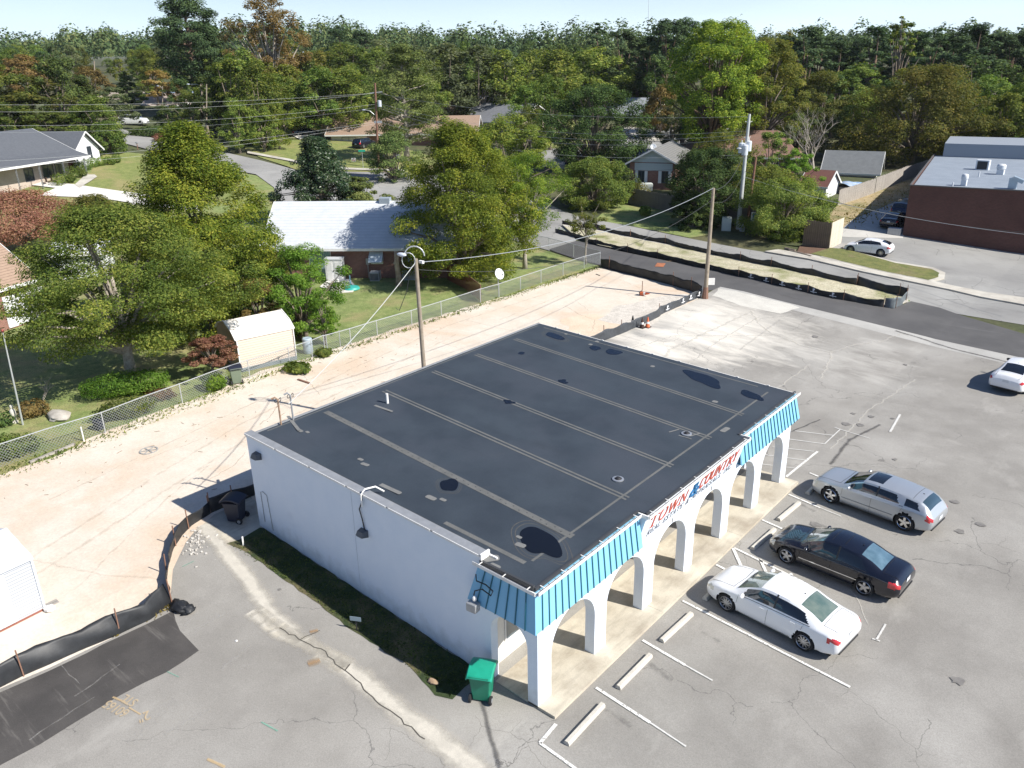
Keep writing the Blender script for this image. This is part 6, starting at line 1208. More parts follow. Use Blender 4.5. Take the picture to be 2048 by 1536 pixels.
# grey flat-pitched roofs
A,B=PD(925,168),PD(1035,160); house('grey_pitched_house','long house with plain grey roof planes behind the big oak',A,B,12,HT(A,236),rpt(A,B,12,207),br_tan,mat('grey_roof_plain',(.20,.205,.22),(.17,.175,.19),1,.7),ov=.6)
A,B=PD(1195,186),PD(1298,178); house('far_grey_house','far house with light grey roof and white porch beyond the side street',A,B,11,HT(A,222),rpt(A,B,11,196),br_tan,mat('light_grey_roof',(.34,.36,.39),rough=.8),ops=((1.5,2.6,.7,2.1,'w'),(4,5,.7,2.1,'w'),(7,8.2,.7,2.1,'w')),ov=.5)
A,B=PD(1245,215),PD(1300,210); house('far_white_roofed_house','small white-roofed house showing above the light grey roof',A,B,9,HT(A,200),rpt(A,B,9,182),w_sid,mat('far_white_roof',(.62,.64,.66),rough=.8),ov=.5,hip=2.5)
# gable-fronted brick house by the dark fence
A,B=GP(1258,376),GP(1349,381); h=HT(A,322); house('gable_brick_house','brick house with pale green gable, white shutters and ribbed grey roof',A,B,12,h,HT(lerp3(A,B,.5),298),br_red,r_metal,front_gable=True,gable=w_green,ops=((1.15,1.95,.9,2.3,'dw'),(.75,1.12,.85,2.35,'shut'),(1.98,2.35,.85,2.35,'shut'),(4.2,5.0,.9,2.3,'dw'),(3.75,4.15,.85,2.35,'shut'),(5.03,5.4,.85,2.35,'shut'),(.65,5.5,2.38,h-.1,'panel',w_green)),ov=.5)
# long rust-roofed house
A,B=PD(1352,118),PD(1592,113); A=(A[0],A[1],A[2]); h=HT(A,292); house('rust_roofed_house','long brick house with rust-coloured hipped roof behind the transformer pole',A,B,11,HT(B,312),rpt(A,B,11,262),br_red,r_rust,ops=((12.3,13.9,1.0,2.1,'w'),(14.6,16.0,1.0,2.1,'dw')),ov=.6,hip=3.5)
A,B=PD(1520,140),PD(1612,138); house('dark_roofed_house','dark brown-roofed house in tree shade behind the rust-roofed one',A,B,10,HT(A,272),rpt(A,B,10,240),mat('slate_blue_siding',(.13,.16,.20),rough=.8),mat('dark_brown_roof',(.11,.085,.075),rough=.9),ov=.5)
# grey garage and maroon-roofed shed
A,B=PD(1648,113),PD(1752,110); A=Vector(A);B=Vector(B); house('grey_garage','white garage with low grey roof left of the old board fence',A,B,6.5,HT(tuple(A),338),rpt(A,B,6.5,303),w_sid,mat('garage_roof',(.17,.18,.185),(.14,.15,.155),2,.85),ov=.5,cat='garage')
A,B=PD(1598,99),PD(1650,97); house('maroon_roofed_shed','white shed with maroon roof at the near end of the old board fence',A,B,4.5,HT(A,368),rpt(A,B,4.5,341),w_sid,r_maroon,ov=.2,cat='shed')
# roofs deep in the trees at left
for l,px,w_,D,ey,ry,rm in (('brown gable roof far off among the trees at left',287,10,190,205,187,mat('far_tan_roof',(.36,.30,.26),rough=.9)),('blue-grey roof far off among the trees at left',318,8,195,195,184,mat('far_blue_roof',(.22,.30,.40),rough=.7)),('tan low roof farthest left among the trees',192,14,200,192,185,mat('far_sand_roof',(.33,.27,.23),rough=.9)),('dark roofed house in shade behind the pole with the street lamp',905,16,185,205,193,mat('far_dark_roof',(.10,.105,.115),rough=.9))):
    A=PD(px,D); B=PD(px+w_/D*FPX,D); house('far_house',l,A,B,9,HT(A,ey),max(HT(A,ey)+1.2,rpt(A,B,9,ry)),br_tan,rm)
A,B=Vector(GP(152,341)),Vector(GP(202,322)); A.z=B.z=(A.z+B.z)/2; hh=HT(tuple(A),303); w2=house('gable_wing','white front gable wing',A,B,9,hh,HT(lerp3(A,B,.45),264),w_sid,r_grey,front_gable=True,gable=w_sid,ov=.5,ops=(((B-A).length*.55,(B-A).length*.55+.9,1.0,2.5,'dw'),))
for ch in list(w2.children): ch.parent=LH; ch.matrix_local=WM[LH.name].inverted()@WM[w2.name]
bpy.data.objects.remove(w2)
# ---- brick shop at right
def shop():
    a=Vector(GP(1804.5,472)); b=Vector(GP(2048,509)); d=(b-a); d.z=0; d.normalize(); n=Vector((-d.y,d.x,0)); n=n if n.dot(Vector((a.x-CAM[0],a.y-CAM[1],0)))>0 else -n; z0=-.2; L_=40
    o=E('brick_shop','dark red brick flat-roofed shop with rooftop vents at the right edge','building',(a.x,a.y,0)); H=a.z+4.95
    def P(x,y,z): q=a+d*x+n*y; return (q.x,q.y,z)
    mb=MB(); mb.face([P(0,0,z0),P(L_,0,z0),P(L_,0,H),P(0,0,H)]); mb.face([P(0,0,H),P(L_,0,H),P(L_,.3,H),P(0,.3,H)]); mb.face([P(0,.3,H),P(L_,.3,H),P(L_,.3,H-.5),P(0,.3,H-.5)]); mb.build('front_wall',br_dark,o)
    mb=MB(); mb.face([P(0,0,z0),P(0,0,H),P(0,34,H),P(0,34,z0)]); mb.build('side_wall',br_dark,o)
    mb=MB(); mb.face([P(.1,.3,H-.35),P(L_,.3,H-.35),P(L_,30,H-.1),P(.1,30,H-.1)]); rf=mb.build('roof',r_flat,o)
    mb=MB(); mb.face([P(1,29,H+1.5),P(L_,29,H+1.5),P(L_,29,H-.1),P(1,29,H-.1)]); mb.face([P(1,29,H+1.5),P(L_,29,H+1.5),P(L_,40,H+1.5),P(1,40,H+1.5)]); mb.build('upper_roof',mat('upper_grey',(.26,.29,.33),rough=.8),rf)
    mb=MB(); mb.beam(P(-.05,-.04,H+.04),P(L_,-.04,H+.04),.12,.10); mb.beam(P(-.03,0,H+.04),P(-.03,30,H+.04),.12,.10); mb.build('coping',mat('coping_dark',(.10,.095,.09),rough=.6),o)
    g=m_greym; wv=mat('vent_white',(.66,.68,.70),rough=.5)
    def at(px,py): q=Vector(GP(px,py,H-.3)); return q
    for px,py,r,hh,nm in ((1927,371,.32,1.1,'turbine_vent'),(2000,350,.45,1.15,'exhaust_fan')):
        q=at(px,py); mb=MB(); mb.cbox((q.x,q.y,q.z+hh*.25),(r*1.5,r*1.5,hh*.5)); f=mb.build(nm,wv,rf); mb=MB(); mb.lathe([(r*.8,0),(r,.1),(r,.42),(r*.75,.55),(.01,.6)],(q.x,q.y,q.z+hh*.5),18); mb.build('cowl',wv,f,True)
    q=at(2024,377); mb=MB(); mb.cbox((q.x,q.y,q.z+.5),(.7,.5,1.0)); mb.cbox((q.x+.4,q.y,q.z+.85),(1.0,.6,.35),ry=.35); mb.build('duct_hood',mat('duct_metal',(.42,.50,.56),rough=.4,metal=.5),rf)
    q=at(1964,341); mb=MB(); mb.cbox((q.x,q.y,q.z+.6),(1.3,.8,1.1)); ac=mb.build('rooftop_unit',wv,rf); mb=MB(); mb.cbox((q.x-.0,q.y-.42,q.z+.6),(1.0,.02,.85)); mb.build('grille',m_dark,ac)
    for px,py in ((1904,377),(1957,355),(1978,338)): q=at(px,py); mb=MB(); mb.cyl(tuple(q),.07,.6,8); mb.build('vent_pipe',wv,rf)
    mb=MB(); mb.beam(P(17.5,-.03,z0),P(17.5,-.03,H-.3),.05,.03); mb.build('wall_joint',m_dark,o)
    mb=MB(); q=P(13.5,-.1,a.z+3.0); mb.cbox(q,(.5,.3,.2)); mb.build('wall_light',wv,o)
    mb=MB(); q=GP(1788,470); mb.cbox((q[0],q[1],q[2]+.35),(1.2,.8,.7),rz=.15); x=mb.build('utility_box',m_greym,None,origin=q); tag(x,'low grey equipment box at the near left corner of the brick shop','utility box')
shop()
# ================================================================== SHEDS, FENCES
def ribbed_shed():
    a=Vector(GP(89,1219)); b=Vector(GP(0,1264)); d=(b-a); d.z=0; d.normalize(); n=Vector((-d.y,d.x,0)); n=n if n.dot(Vector((a.x-CAM[0],a.y-CAM[1],0)))>0 else -n
    o=E('metal_shed','white ribbed metal garden shed standing on the sand at the left edge','shed',tuple(a),math.atan2(d.y,d.x)); s=1 if n.dot(Vector((-d.y,d.x,0)))>0 else -1
    Lx,Dp,h,rh=3.2,3.0,2.05,2.55
    mb=MB(); mb.face([(0,0,.05),(Lx,0,.05),(Lx,0,h),(0,0,h)]); mb.build('wall',w_rib,o,world=False); mb=MB(); mb.face([(0,s*Dp,.05),(Lx,s*Dp,.05),(Lx,s*Dp,h),(0,s*Dp,h)]); mb.build('wall',w_rib,o,world=False); mb=MB(); mb.face([(0,0,.05),(0,s*Dp,.05),(0,s*Dp,h),(0,s*Dp/2,rh),(0,0,h)]); mb.build('wall',w_rib,o,world=False); mb=MB(); mb.face([(Lx,0,.05),(Lx,s*Dp,.05),(Lx,s*Dp,h),(Lx,s*Dp/2,rh),(Lx,0,h)]); mb.build('wall',w_rib,o,world=False)
    mb=MB()
    for y0 in (-.06,Dp+.06): mb.face([(-.06,s*y0,h),(Lx+.06,s*y0,h),(Lx+.06,s*Dp/2,rh+.02),(-.06,s*Dp/2,rh+.02)])
    rf=mb.build('roof',mat('shed_roof_white',(.62,.65,.70),rough=.45),o,world=False); x=rf.modifiers.new('t','SOLIDIFY'); x.thickness=.04
    mb=MB(); mb.beam((-.06,-s*.07,h-.02),(Lx+.06,-s*.07,h-.02),.03,.10); mb.beam((-.01,-s*.01,.05),(-.01,-s*.01,h),.07,.07); mb.build('trim',mat('shed_trim',(.62,.66,.70),rough=.5),o,world=False)
    mb=MB(); mb.box(.85,1.75,-.03,.02,.08,1.85) if s>0 else mb.box(.85,1.75,-.02,.03,.08,1.85); mb.box(1.78,2.68,-.03,.02,.08,1.85) if s>0 else mb.box(1.78,2.68,-.02,.03,.08,1.85); mb.build('door',rows_mat('door_ribs',(.64,.66,.68),(.5,.52,.55),0,.16,.12,.5),o,world=False)
    mb=MB(); mb.box(-.02,Lx,-.03,.05,.0,.06); mb.build('base_rail',mat('rust_rail',(.26,.10,.07),rough=.8),o,world=False)
ribbed_shed()
def tan_shed():
    a=Vector(GP(482,744)); b=Vector(GP(593,718)); d=(b-a); d.z=0; L_=d.length; d.normalize(); n=Vector((-d.y,d.x,0)); s=1 if n.dot(Vector((a.x-CAM[0],a.y-CAM[1],0)))>0 else -1
    o=E('tan_shed','beige ribbed metal shed with bright white roof behind the chain link fence','shed',tuple(a),math.atan2(d.y,d.x)); Dp,h,rh=3.4,2.0,2.75
    prof=[(0,.05),(0,h),(.55,h+.38),(Dp/2,rh),(Dp-.55,h+.38),(Dp,h),(Dp,.05)]
    mb=MB(); mb.face([(0,0,.05),(L_,0,.05),(L_,0,h),(0,0,h)]); mb.build('wall',w_tan,o,world=False); mb=MB(); mb.face([(0,s*Dp,.05),(L_,s*Dp,.05),(L_,s*Dp,h),(0,s*Dp,h)])
    mb.build('wall',w_tan,o,world=False)
    for x in (0,L_): mb=MB(); mb.face([(x,s*y,z) for y,z in prof]); mb.build('end_wall',mat('tan_panel',(.40,.30,.22),(.34,.26,.19),2,.7),o,world=False)
    mb=MB(); pr=[(-.06,h-.04)]+[(y,z+.02) for y,z in prof[2:5]]+[(Dp+.06,h-.04)]
    for p,q in zip(pr,pr[1:]): mb.face([(-.08,s*p[0],p[1]),(L_+.08,s*p[0],p[1]),(L_+.08,s*q[0],q[1]),(-.08,s*q[0],q[1])])
    rf=mb.build('roof',t_tan,o,world=False); x=rf.modifiers.new('t','SOLIDIFY'); x.thickness=.03
    mb=MB(); [mb.beam((x,-s*.02,.05),(x,-s*.02,h),.09,.05) for x in (0,L_)]; [mb.beam((x,s*(p[0])-s*.0,p[1]+.01),(x,s*q[0],q[1]+.01),.05,.07) for x in (-.08,L_+.08) for p,q in zip(pr,pr[1:])]; mb.build('trim',fasc,o,world=False)
    mb=MB(); mb.box(0,L_,-s*.12 if s>0 else .02,-.02 if s>0 else .12,.0,.22); mb.build('skirt',mat('grey_skirt',(.20,.23,.25),rough=.9),o,world=False)
tan_shed()
def link_mat():
    if 'chain_link' in MATS: return MATS['chain_link']
    m=mat('chain_link',(.30,.32,.32),rough=.5,metal=.3); N,L,b,cur=basecol(m); uv=N.new('ShaderNodeUVMap'); s=N.new('ShaderNodeSeparateXYZ'); L.new(uv.outputs[0],s.inputs[0])
    f=[]
    for op in ('ADD','SUBTRACT'):
        q=mth(m,'FRACT',mth(m,'DIVIDE',mth(m,op,s.outputs[0],s.outputs[1]),.16)); f.append(mth(m,'LESS_THAN',q,.12))
    L.new(mth(m,'MAXIMUM',f[0],f[1]),b.inputs['Alpha']); return m
m_galv=mat('galvanised',(.55,.57,.58),rough=.45,metal=.5)
def chain(name,label,pts,h,posts,rail=True,group=None,mesh_m=None):
    W_=[GP(*p) for p in pts]; o=E(name,label,'fence',W_[0],0,group); V=[];F=[];UV=[];u=0
    for i,p in enumerate(W_):
        if i: u+=math.dist(p[:2],W_[i-1][:2])
        V+=[(p[0],p[1],p[2]+.02),(p[0],p[1],p[2]+h)]; UV+=[(u,0),(u,h)]
        if i: k=2*i; F.append((k-2,k,k+1,k-1))
    inv=WM[o.name].inverted(); me=bpy.data.meshes.new('mesh_panel'); me.from_pydata([tuple(inv@Vector(v)) for v in V],[],F); uv=me.uv_layers.new(name='UVMap')
    for lp in me.loops: uv.data[lp.index].uv=UV[lp.vertex_index]
    me.materials.append(mesh_m or link_mat()); q=bpy.data.objects.new('mesh_panel',me); COL.objects.link(q); q.parent=o
    if rail: mb=MB(); mb.tube([(p[0],p[1],p[2]+h) for p in W_],.026,6); mb.build('top_rail',m_galv,o)
    for px,py in posts: p=GP(px,py); mb=MB(); mb.tube([(p[0],p[1],p[2]-.1),(p[0],p[1],p[2]+h+.04)],.03,6); mb.build('fence_post',m_galv,o)
    return o
chain('chain_link_fence','long chain link fence from the left edge to the sapling by the tan shed',((-260,1040),(-60,962),(0,936),(100,901),(211,866),(300,830),(365,806),(430,780),(500,756),(560,737),(625,715),(650,704)),1.1,((-60,962),(211,866),(365,806),(500,756),(580,730),(625,715),(650,704)))
mb=MB(); p=GP(168,882); mb.tube([p,(p[0],p[1],p[2]+.75)],.035,6); tag(mb.build('short_post',fasc,None,origin=p),'short white stub post on the sand side of the left chain link fence','post')
chain('chain_link_fence','chain link fence in front of the white-roofed house up to the black silt fence',((650,704),(702,689),(755,672),(824,651),(883,632),(961,606),(998,595),(1041,580),(1082,566),(1126,551),(1168,537),(1200,529)),1.07,((655,702),(681,694),(702,689),(755,672),(824,651),(883,632),(961,606),(998,595),(1041,580),(1082,566),(1126,551),(1168,537),(1200,529)))
chain('chain_link_fence','short chain link return along the street pavement by the slender tree',((1200,529),(1147,515),(1098,501),(1050,490),(1005,478)),1.2,((1147,515),(1098,501),(1050,490)))
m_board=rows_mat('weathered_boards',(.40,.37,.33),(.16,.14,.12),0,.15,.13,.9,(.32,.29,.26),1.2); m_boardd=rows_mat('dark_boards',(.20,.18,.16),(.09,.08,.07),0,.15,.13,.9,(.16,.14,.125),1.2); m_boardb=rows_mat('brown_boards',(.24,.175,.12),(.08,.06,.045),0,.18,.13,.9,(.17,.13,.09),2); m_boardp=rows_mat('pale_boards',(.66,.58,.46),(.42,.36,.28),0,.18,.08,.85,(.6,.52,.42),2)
def boards(name,label,pts,h,m,jag=.05,D=None,cat='fence',gap=0.0):
    W_=[GP(*p) for p in pts]; o=E(name,label,cat,W_[0]); rg=random.Random(len(label))
    for p,q in zip(W_,W_[1:]):
        a=Vector(p);b=Vector(q); L_=(b-a).to_2d().length; ang=math.atan2((b-a).y,(b-a).x); n=max(1,int(L_/.15)); mb=MB()
        for i in range(n):
            if gap and rg.random()<gap: continue
            x0=L_*i/n+.006; x1=L_*(i+1)/n-.006; hh=h+rg.uniform(-jag,jag); z=(b.z-a.z)*i/n; mb.box(x0,x1,-.012+rg.uniform(-.006,.006),.012,z-.05,z+hh)
        me=mb.mesh('board_panel',m); q_=bpy.data.objects.new('board_panel',me); COL.objects.link(q_); q_.parent=o; q_.location=(a-Vector(W_[0])); q_.rotation_euler=(0,0,ang)
        mb=MB(); dd=(b-a).normalized(); nn=Vector((-dd.y,dd.x,0)); 
        for zz in (.3,h-.35): mb.beam(a+nn*.04+Vector((0,0,zz)),b+nn*.04+Vector((0,0,zz)),.05,.09)
        mb.build('rail',m,o)
    return o
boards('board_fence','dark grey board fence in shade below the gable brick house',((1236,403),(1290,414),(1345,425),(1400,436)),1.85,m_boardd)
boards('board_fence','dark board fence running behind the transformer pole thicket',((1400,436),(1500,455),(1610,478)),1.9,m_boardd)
boards('board_fence','old sunlit grey board fence climbing along the dry bank',((1675,414),(1712,402),(1748,389)),1.95,m_board,.05)
boards('board_fence','farther run of the old grey board fence, up to the olive tree',((1749,388),(1778,377),(1804,366),(1832,357),(1855,349)),2.0,m_board,.07)
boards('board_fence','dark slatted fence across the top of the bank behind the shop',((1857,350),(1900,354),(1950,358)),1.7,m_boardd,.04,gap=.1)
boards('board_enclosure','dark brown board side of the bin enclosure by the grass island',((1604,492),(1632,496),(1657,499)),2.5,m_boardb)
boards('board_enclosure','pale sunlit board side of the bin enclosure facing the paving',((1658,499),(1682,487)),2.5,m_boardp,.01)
boards('board_fence','short dark leaning board fence beside the tan shed',((606,684),(590,663),(566,648)),1.8,mat('old_wood',(.13,.10,.075),(.19,.15,.12),6,.9),.08)
# orange-red lattice fence
o=chain('lattice_fence','dark red plastic lattice fence from the brick house to the chain link',((895,560),(930,578),(962,605)),1.35,((930,578),(962,605)),rail=True,mesh_m=None)
for ch in o.children:
    if ch.name.startswith('mesh'): 
        m=MATS['chain_link'].copy(); m.name='red_lattice'; m.node_tree.nodes['Principled BSDF'].inputs['Base Color'].default_value=(.22,.06,.04,1); m.node_tree.nodes['Principled BSDF'].inputs['Metallic'].default_value=0
        for n in m.node_tree.nodes:
            if n.type=='MATH' and n.operation=='LESS_THAN': n.inputs[1].default_value=.6
        ch.data.materials[0]=m
    else:
        ch.data.materials[0]=mat('rusty_rail',(.26,.13,.09),rough=.8)
# ---- black silt fences
m_silt=mat('silt_fabric',(.016,.017,.019),(.026,.028,.031),3,.5,fine=.3,fscale=30,spec=.45); m_siltg=mat('silt_back',(.10,.12,.13),(.15,.17,.18),5,.6); m_stake=mat('rusty_stake',(.22,.12,.08),rough=.8); m_mark=mat('printed_mark',(.75,.76,.78),rough=.7)
def silt(label,pts,h,stakes,seed,lean=0.0,marks=(),m=None,sag=.16,sh=.25):
    rg=random.Random(seed); W_=[Vector(GP(*p)) for p in pts]; o=E('silt_fence',label,'silt fence',tuple(W_[0])); P=[]
    for a,b in zip(W_,W_[1:]):
        k=max(2,int((b-a).length/.22))
        for i in range(k): P.append(a.lerp(b,i/k))
    P.append(W_[-1]); SP=[Vector(GP(*s)) for s in stakes]; rows=[]
    for i,p in enumerate(P):
        dmin=min([(p-s).length for s in SP] or [1]); d=(P[min(i+1,len(P)-1)]-P[max(i-1,0)]); n=Vector((-d.y,d.x,0)).normalized(); top=h-sag*min(1,dmin/1.0)+rg.uniform(-.02,.02); row=[]
        for j in range(8):
            t=j/7; w_=math.sin(i*.9+j*.5+seed)*.035+math.sin(i*.35+seed)*.05+rg.uniform(-.012,.012); row.append(tuple(p+n*(w_*(.3+t)+lean*t*t)+Vector((0,0,-.03+(top+.03)*t))))
        rows.append(row)
    mb=MB(); mb.grid(rows); f=mb.build('fabric',m or m_silt,o,'all'); x=f.modifiers.new('t','SOLIDIFY'); x.thickness=.008
    for s in SP: mb=MB(); mb.beam(s,s+Vector((rg.uniform(-.05,.05),rg.uniform(-.05,.05),h+sh)),.035,.035); mb.build('stake',m_stake,o)
    for i,(px,py) in enumerate(marks):
        p=Vector(GP(px,py)); j=min(range(len(P)),key=lambda k:(P[k]-p).length); a=P[max(0,j-1)];b=P[min(len(P)-1,j+1)]; d=(b-a).normalized(); n=Vector((-d.y,d.x,0)); n=n if n.dot(Vector((CAM[0]-p.x,CAM[1]-p.y,0)))>0 else -n; c=P[j]+n*.14+Vector((0,0,h*.52))
        mb=MB(); u=Vector((0,0,1)); 
        def R4(cx,cz,wd,hh): q=c+d*cx+u*cz; mb.face([q-d*wd/2-u*hh/2,q+d*wd/2-u*hh/2,q+d*wd/2+u*hh/2,q-d*wd/2+u*hh/2])
        R4(0,.11,.17,.12); R4(-.03,.0,.10,.10); R4(0,-.10,.50,.05); R4(0,-.17,.10,.03); mb.build('printed_mark',m_mark,f)
    return o
silt('shiny black silt fence along the dark asphalt at lower left',((-260,1496),(-120,1430),(0,1376),(48,1352),(140,1312),(240,1268),(300,1240),(344,1206)),.72,((48,1353),(240,1267),(344,1206)),1,.22,sag=.12)
silt('black silt fence bending up the asphalt edge past the rubble',((344,1204),(334,1170),(336,1130),(348,1098),(366,1070),(384,1052),(420,1028)),.60,((344,1204),(334,1150),(352,1092),(378,1058),(420,1028)),2,-.06)
silt('dark silt fence in the building shade behind the navy bin',((421,1027),(450,1014),(480,1004),(514,988)),.7,((421,1027),(468,1010)),3)
silt('silt fence with printed marks from the building corner to the wooden pole',((1150,702),(1208,682),(1240,669),(1290,648),(1318,634),(1322,630),(1350,617),(1378,604),(1408,592)),.75,((1208,680),(1242,668),(1318,634),(1408,592)),4,.0,((1334,627),(1366,612),(1380,604),(1396,598)),m=mat('silt_dark',(.040,.045,.052),(.06,.066,.074),6,.55))
silt('black silt fence along the road edge of the sand strip',((1201,534),(1240,544),(1290,556),(1340,570),(1372,580),(1404,590)),.9,((1218,539),(1346,572),(1382,583)),5)
silt('black silt fence on the far side of the straw median',((1124,452),(1193,463),(1260,478),(1330,491),(1400,508),(1470,523),(1541,537),(1615,553),(1660,563),(1712,574)),.75,((1193,463),(1260,478),(1330,491),(1480,525),(1541,537),(1623,554),(1712,574)),6)
silt('black silt fence round the nose of the straw median',((1712,574),(1750,583),(1798,595),(1813,599)),.9,((1712,574),(1798,595),(1813,599)),7,.1)
silt('black silt fence on the near side of the straw median with white marks',((1110,466),(1145,474),(1193,492),(1250,504),(1320,518),(1400,536),(1498,558),(1560,573),(1615,586),(1666,597),(1720,607),(1766,615)),.62,((1193,492),(1255,505),(1315,517),(1477,554),(1543,569),(1615,586),(1686,601),(1766,615)),8,.0,((1503,560),(1534,567),(1563,574),(1596,582),(1630,589),(1663,597)))
silt('greyish silt fence piece closing the near corner of the median nose',((1768,615),(1786,618),(1800,612),(1814,602)),.85,((1791,617),(1812,604)),9,m=m_siltg)
# crumpled end of the fabric
p=GP(360,1218); rg=random.Random(4); mb=MB(); mb.blob((p[0],p[1],p[2]+.12),(.42,.22,.16),18,10,.35,7); mb.blob((p[0]+.35,p[1]+.1,p[2]+.1),(.20,.24,.13),14,8,.4,8); tag(mb.build('crumpled_fabric',m_silt,None,'all',origin=p),'crumpled heap of shiny black fabric at the bend of the silt fence','fabric')
# ================================================================== POLES, WIRES
m_pole=mat('pole_wood',(.25,.205,.155),(.33,.28,.215),4,.9,bump=.3,bscale=10); m_pole2=mat('dark_pole_wood',(.17,.085,.055),(.22,.12,.08),3,.9); m_cp=mat('concrete_pole',(.42,.44,.44),(.48,.50,.49),2,.8); m_tr=mat('transformer_grey',(.55,.59,.64),rough=.45)
def pole(label,base,top,r0,r1,m,name='utility_pole'):
    o=E(name,label,'utility pole',base); mb=MB(); mb.tube([(base[0],base[1],base[2]-.2),lerp3(base,top,.5),top],[r0,(r0+r1)/2,r1],12); mb.build('pole_shaft',m,o,True); return o
def add(o,name,m,fn,smooth=False): mb=MB(); fn(mb); return mb.build(name,m,o,smooth)
def lamp(mb,p,s=1.0): mb.blob(p,(.32*s,.16*s,.10*s),14,8)
bA=(-14.96,10.24,.85); tA=(bA[0]-.05,bA[1]-.1,bA[2]+HT(bA,517)); pA=pole('weathered wooden pole right behind the flat-roofed building',bA,tA,.115,.09,m_pole)
sx=Vector((rd[0],rd[1],0)); T=Vector(tA)
add(pA,'lamp_arm',m_galv,lambda mb: mb.tube([T+sx*(-.05+.45*math.cos(t))+Vector((0,0,.12+.45*math.sin(t))) for t in [k*PI/10 for k in range(11)]],.03,6))
add(pA,'lamp_head',m_tr,lambda mb: lamp(mb,T-sx*.62+Vector((0,0,.2)),.9),True)
add(pA,'cable_loop',m_galv,lambda mb: mb.tube([T-sx*(.25+.30*math.cos(t))+Vector((0,0,-.05+.35*math.sin(t)))+Vector((0,-.1,0)) for t in [k*.45 for k in range(15)]],.02,5))
add(pA,'insulator',m_trimw,lambda mb: mb.cbox(tuple(T+sx*.25-Vector((0,0,.15))),(.25,.12,.12)))
add(pA,'guy_cable',m_dark,lambda mb: mb.tube([T-sx*.18-Vector((0,0,.1)),T-sx*.5-Vector((0,0,1.5)),T-sx*.9-Vector((0,0,2.4)),T-sx*1.05-Vector((0,0,2.3))],.015,5))
bB=GP(1410,597); dB=DS(bB[0],bB[1])[0]; tB=ZD(1427,376,dB); pB=pole('slim tall wooden pole at the corner of the concrete lot and dark road',bB,tB,.17,.11,m_pole)
q=Vector(lerp3(bB,tB,.16)); add(pB,'sign_panel',m_trimw,lambda mb: mb.cbox((q.x+sx.x*.35,q.y+sx.y*.35,q.z),(.55,.10,.5),rz=math.atan2(sx.y,sx.x)))
add(pB,'base_wrap',m_stake,lambda mb: mb.tube([bB,lerp3(bB,tB,.11)],[.26,.18],8))
bC=GP(1476,458); dC=DS(bC[0],bC[1])[0]; tC=ZD(1499,228,dC); pC=pole('tall pale concrete pole carrying three transformers',bC,tC,.24,.13,m_cp)
for k,(px,py) in enumerate(((1483,296),(1497,292),(1490,300))):
    q=Vector(ZD(px,py,dC-.35*(1 if k==2 else 0))); mb=MB(); mb.lathe([(.01,-.5),(.30,-.48),(.30,.42),(.22,.5),(.01,.52)],tuple(q),16); tr=mb.build('transformer',m_tr,pC,True); mb=MB(); mb.cyl((q.x,q.y,q.z+.5),.05,.25,6); mb.build('bushing',m_trimw,tr)
q=Vector(ZD(1478,297,dC-.6)); add(pC,'lamp_head',m_trimw,lambda mb: lamp(mb,tuple(q),.8),True)
for f in (.80,.93): q=Vector(lerp3(bC,tC,f)); add(pC,'insulator_bracket',m_trimw,lambda mb: (mb.beam(q-sx*.35+Vector((0,0,.1)),q,.05,.05),mb.beam(q+sx*.35+Vector((0,0,.1)),q,.05,.05)))
bD=GP(1493,456); tD=ZD(1512,314,DS(bD[0],bD[1])[0]); pole('shorter dark brown pole just right of the concrete pole',bD,tD,.15,.11,m_pole2)
bE=GP(757,338); dE=DS(bE[0],bE[1])[0]; tE=ZD(750,166,dE); pE=pole('brown wooden pole with one transformer on the far corner lawn',bE,tE,.20,.13,m_pole2)
q=Vector(ZD(752,186,dE)); add(pE,'crossarm',m_greym,lambda mb: mb.beam(q-sx*.9,q+sx*.9+Vector((0,0,.15)),.10,.12))
q=Vector(ZD(757,207,dE-.2)); add(pE,'transformer',m_tr,lambda mb: mb.lathe([(.01,-.45),(.27,-.43),(.27,.4),(.01,.45)],tuple(q+sx*.15),14),True)
q=Vector(ZD(752,232,dE)); add(pE,'lamp_arm',m_galv,lambda mb: mb.tube([q,q-sx*.8+Vector((0,0,.7)),q-sx*1.4+Vector((0,0,.85))],.04,6)); add(pE,'lamp_head',m_tr,lambda mb: lamp(mb,tuple(q-sx*1.7+Vector((0,0,.85))),1.1),True)
q=Vector(ZD(756,244,dE)); add(pE,'cable_box',m_greym,lambda mb: mb.cbox(tuple(q),(1.1,.3,.3),rz=math.atan2(sx.y,sx.x)))
for l,px,D,top,bot in (('thin grey utility pole far off above the left roofs',190,190,122,190),):
    b=PD(px+3,D); pole(l,b,ZD(px-2,top,DS(b[0],b[1])[0]),.18,.12,m_pole)
def street_lamp(label,px,D,top,ax):
    b=PD(px,D); d=DS(b[0],b[1])[0]; t=Vector(ZD(px,top,d)); o=E('street_lamp',label,'street lamp',b); add(o,'lamp_post',m_pole,lambda mb: mb.tube([b,tuple(t)],[.13,.09],8)); add(o,'lamp_arm',m_galv,lambda mb: mb.tube([t-Vector((0,0,.8)),t+sx*ax*.6,t+sx*ax],.035,5)); add(o,'lamp_head',m_tr,lambda mb: lamp(mb,tuple(t+sx*(ax*1.15)),1.2),True)
street_lamp('street lamp on a vine-hung pole in front of the dark wood',413,140,168,-2.6); street_lamp('small street lamp farther off to the left',325,185,172,-.9)
m_wire=mat('wire_grey',(.38,.40,.41),rough=.4,metal=.3); m_wired=mat('wire_dark',(.06,.06,.06),rough=.6); m_wirel=mat('wire_light',(.50,.51,.50),rough=.4)
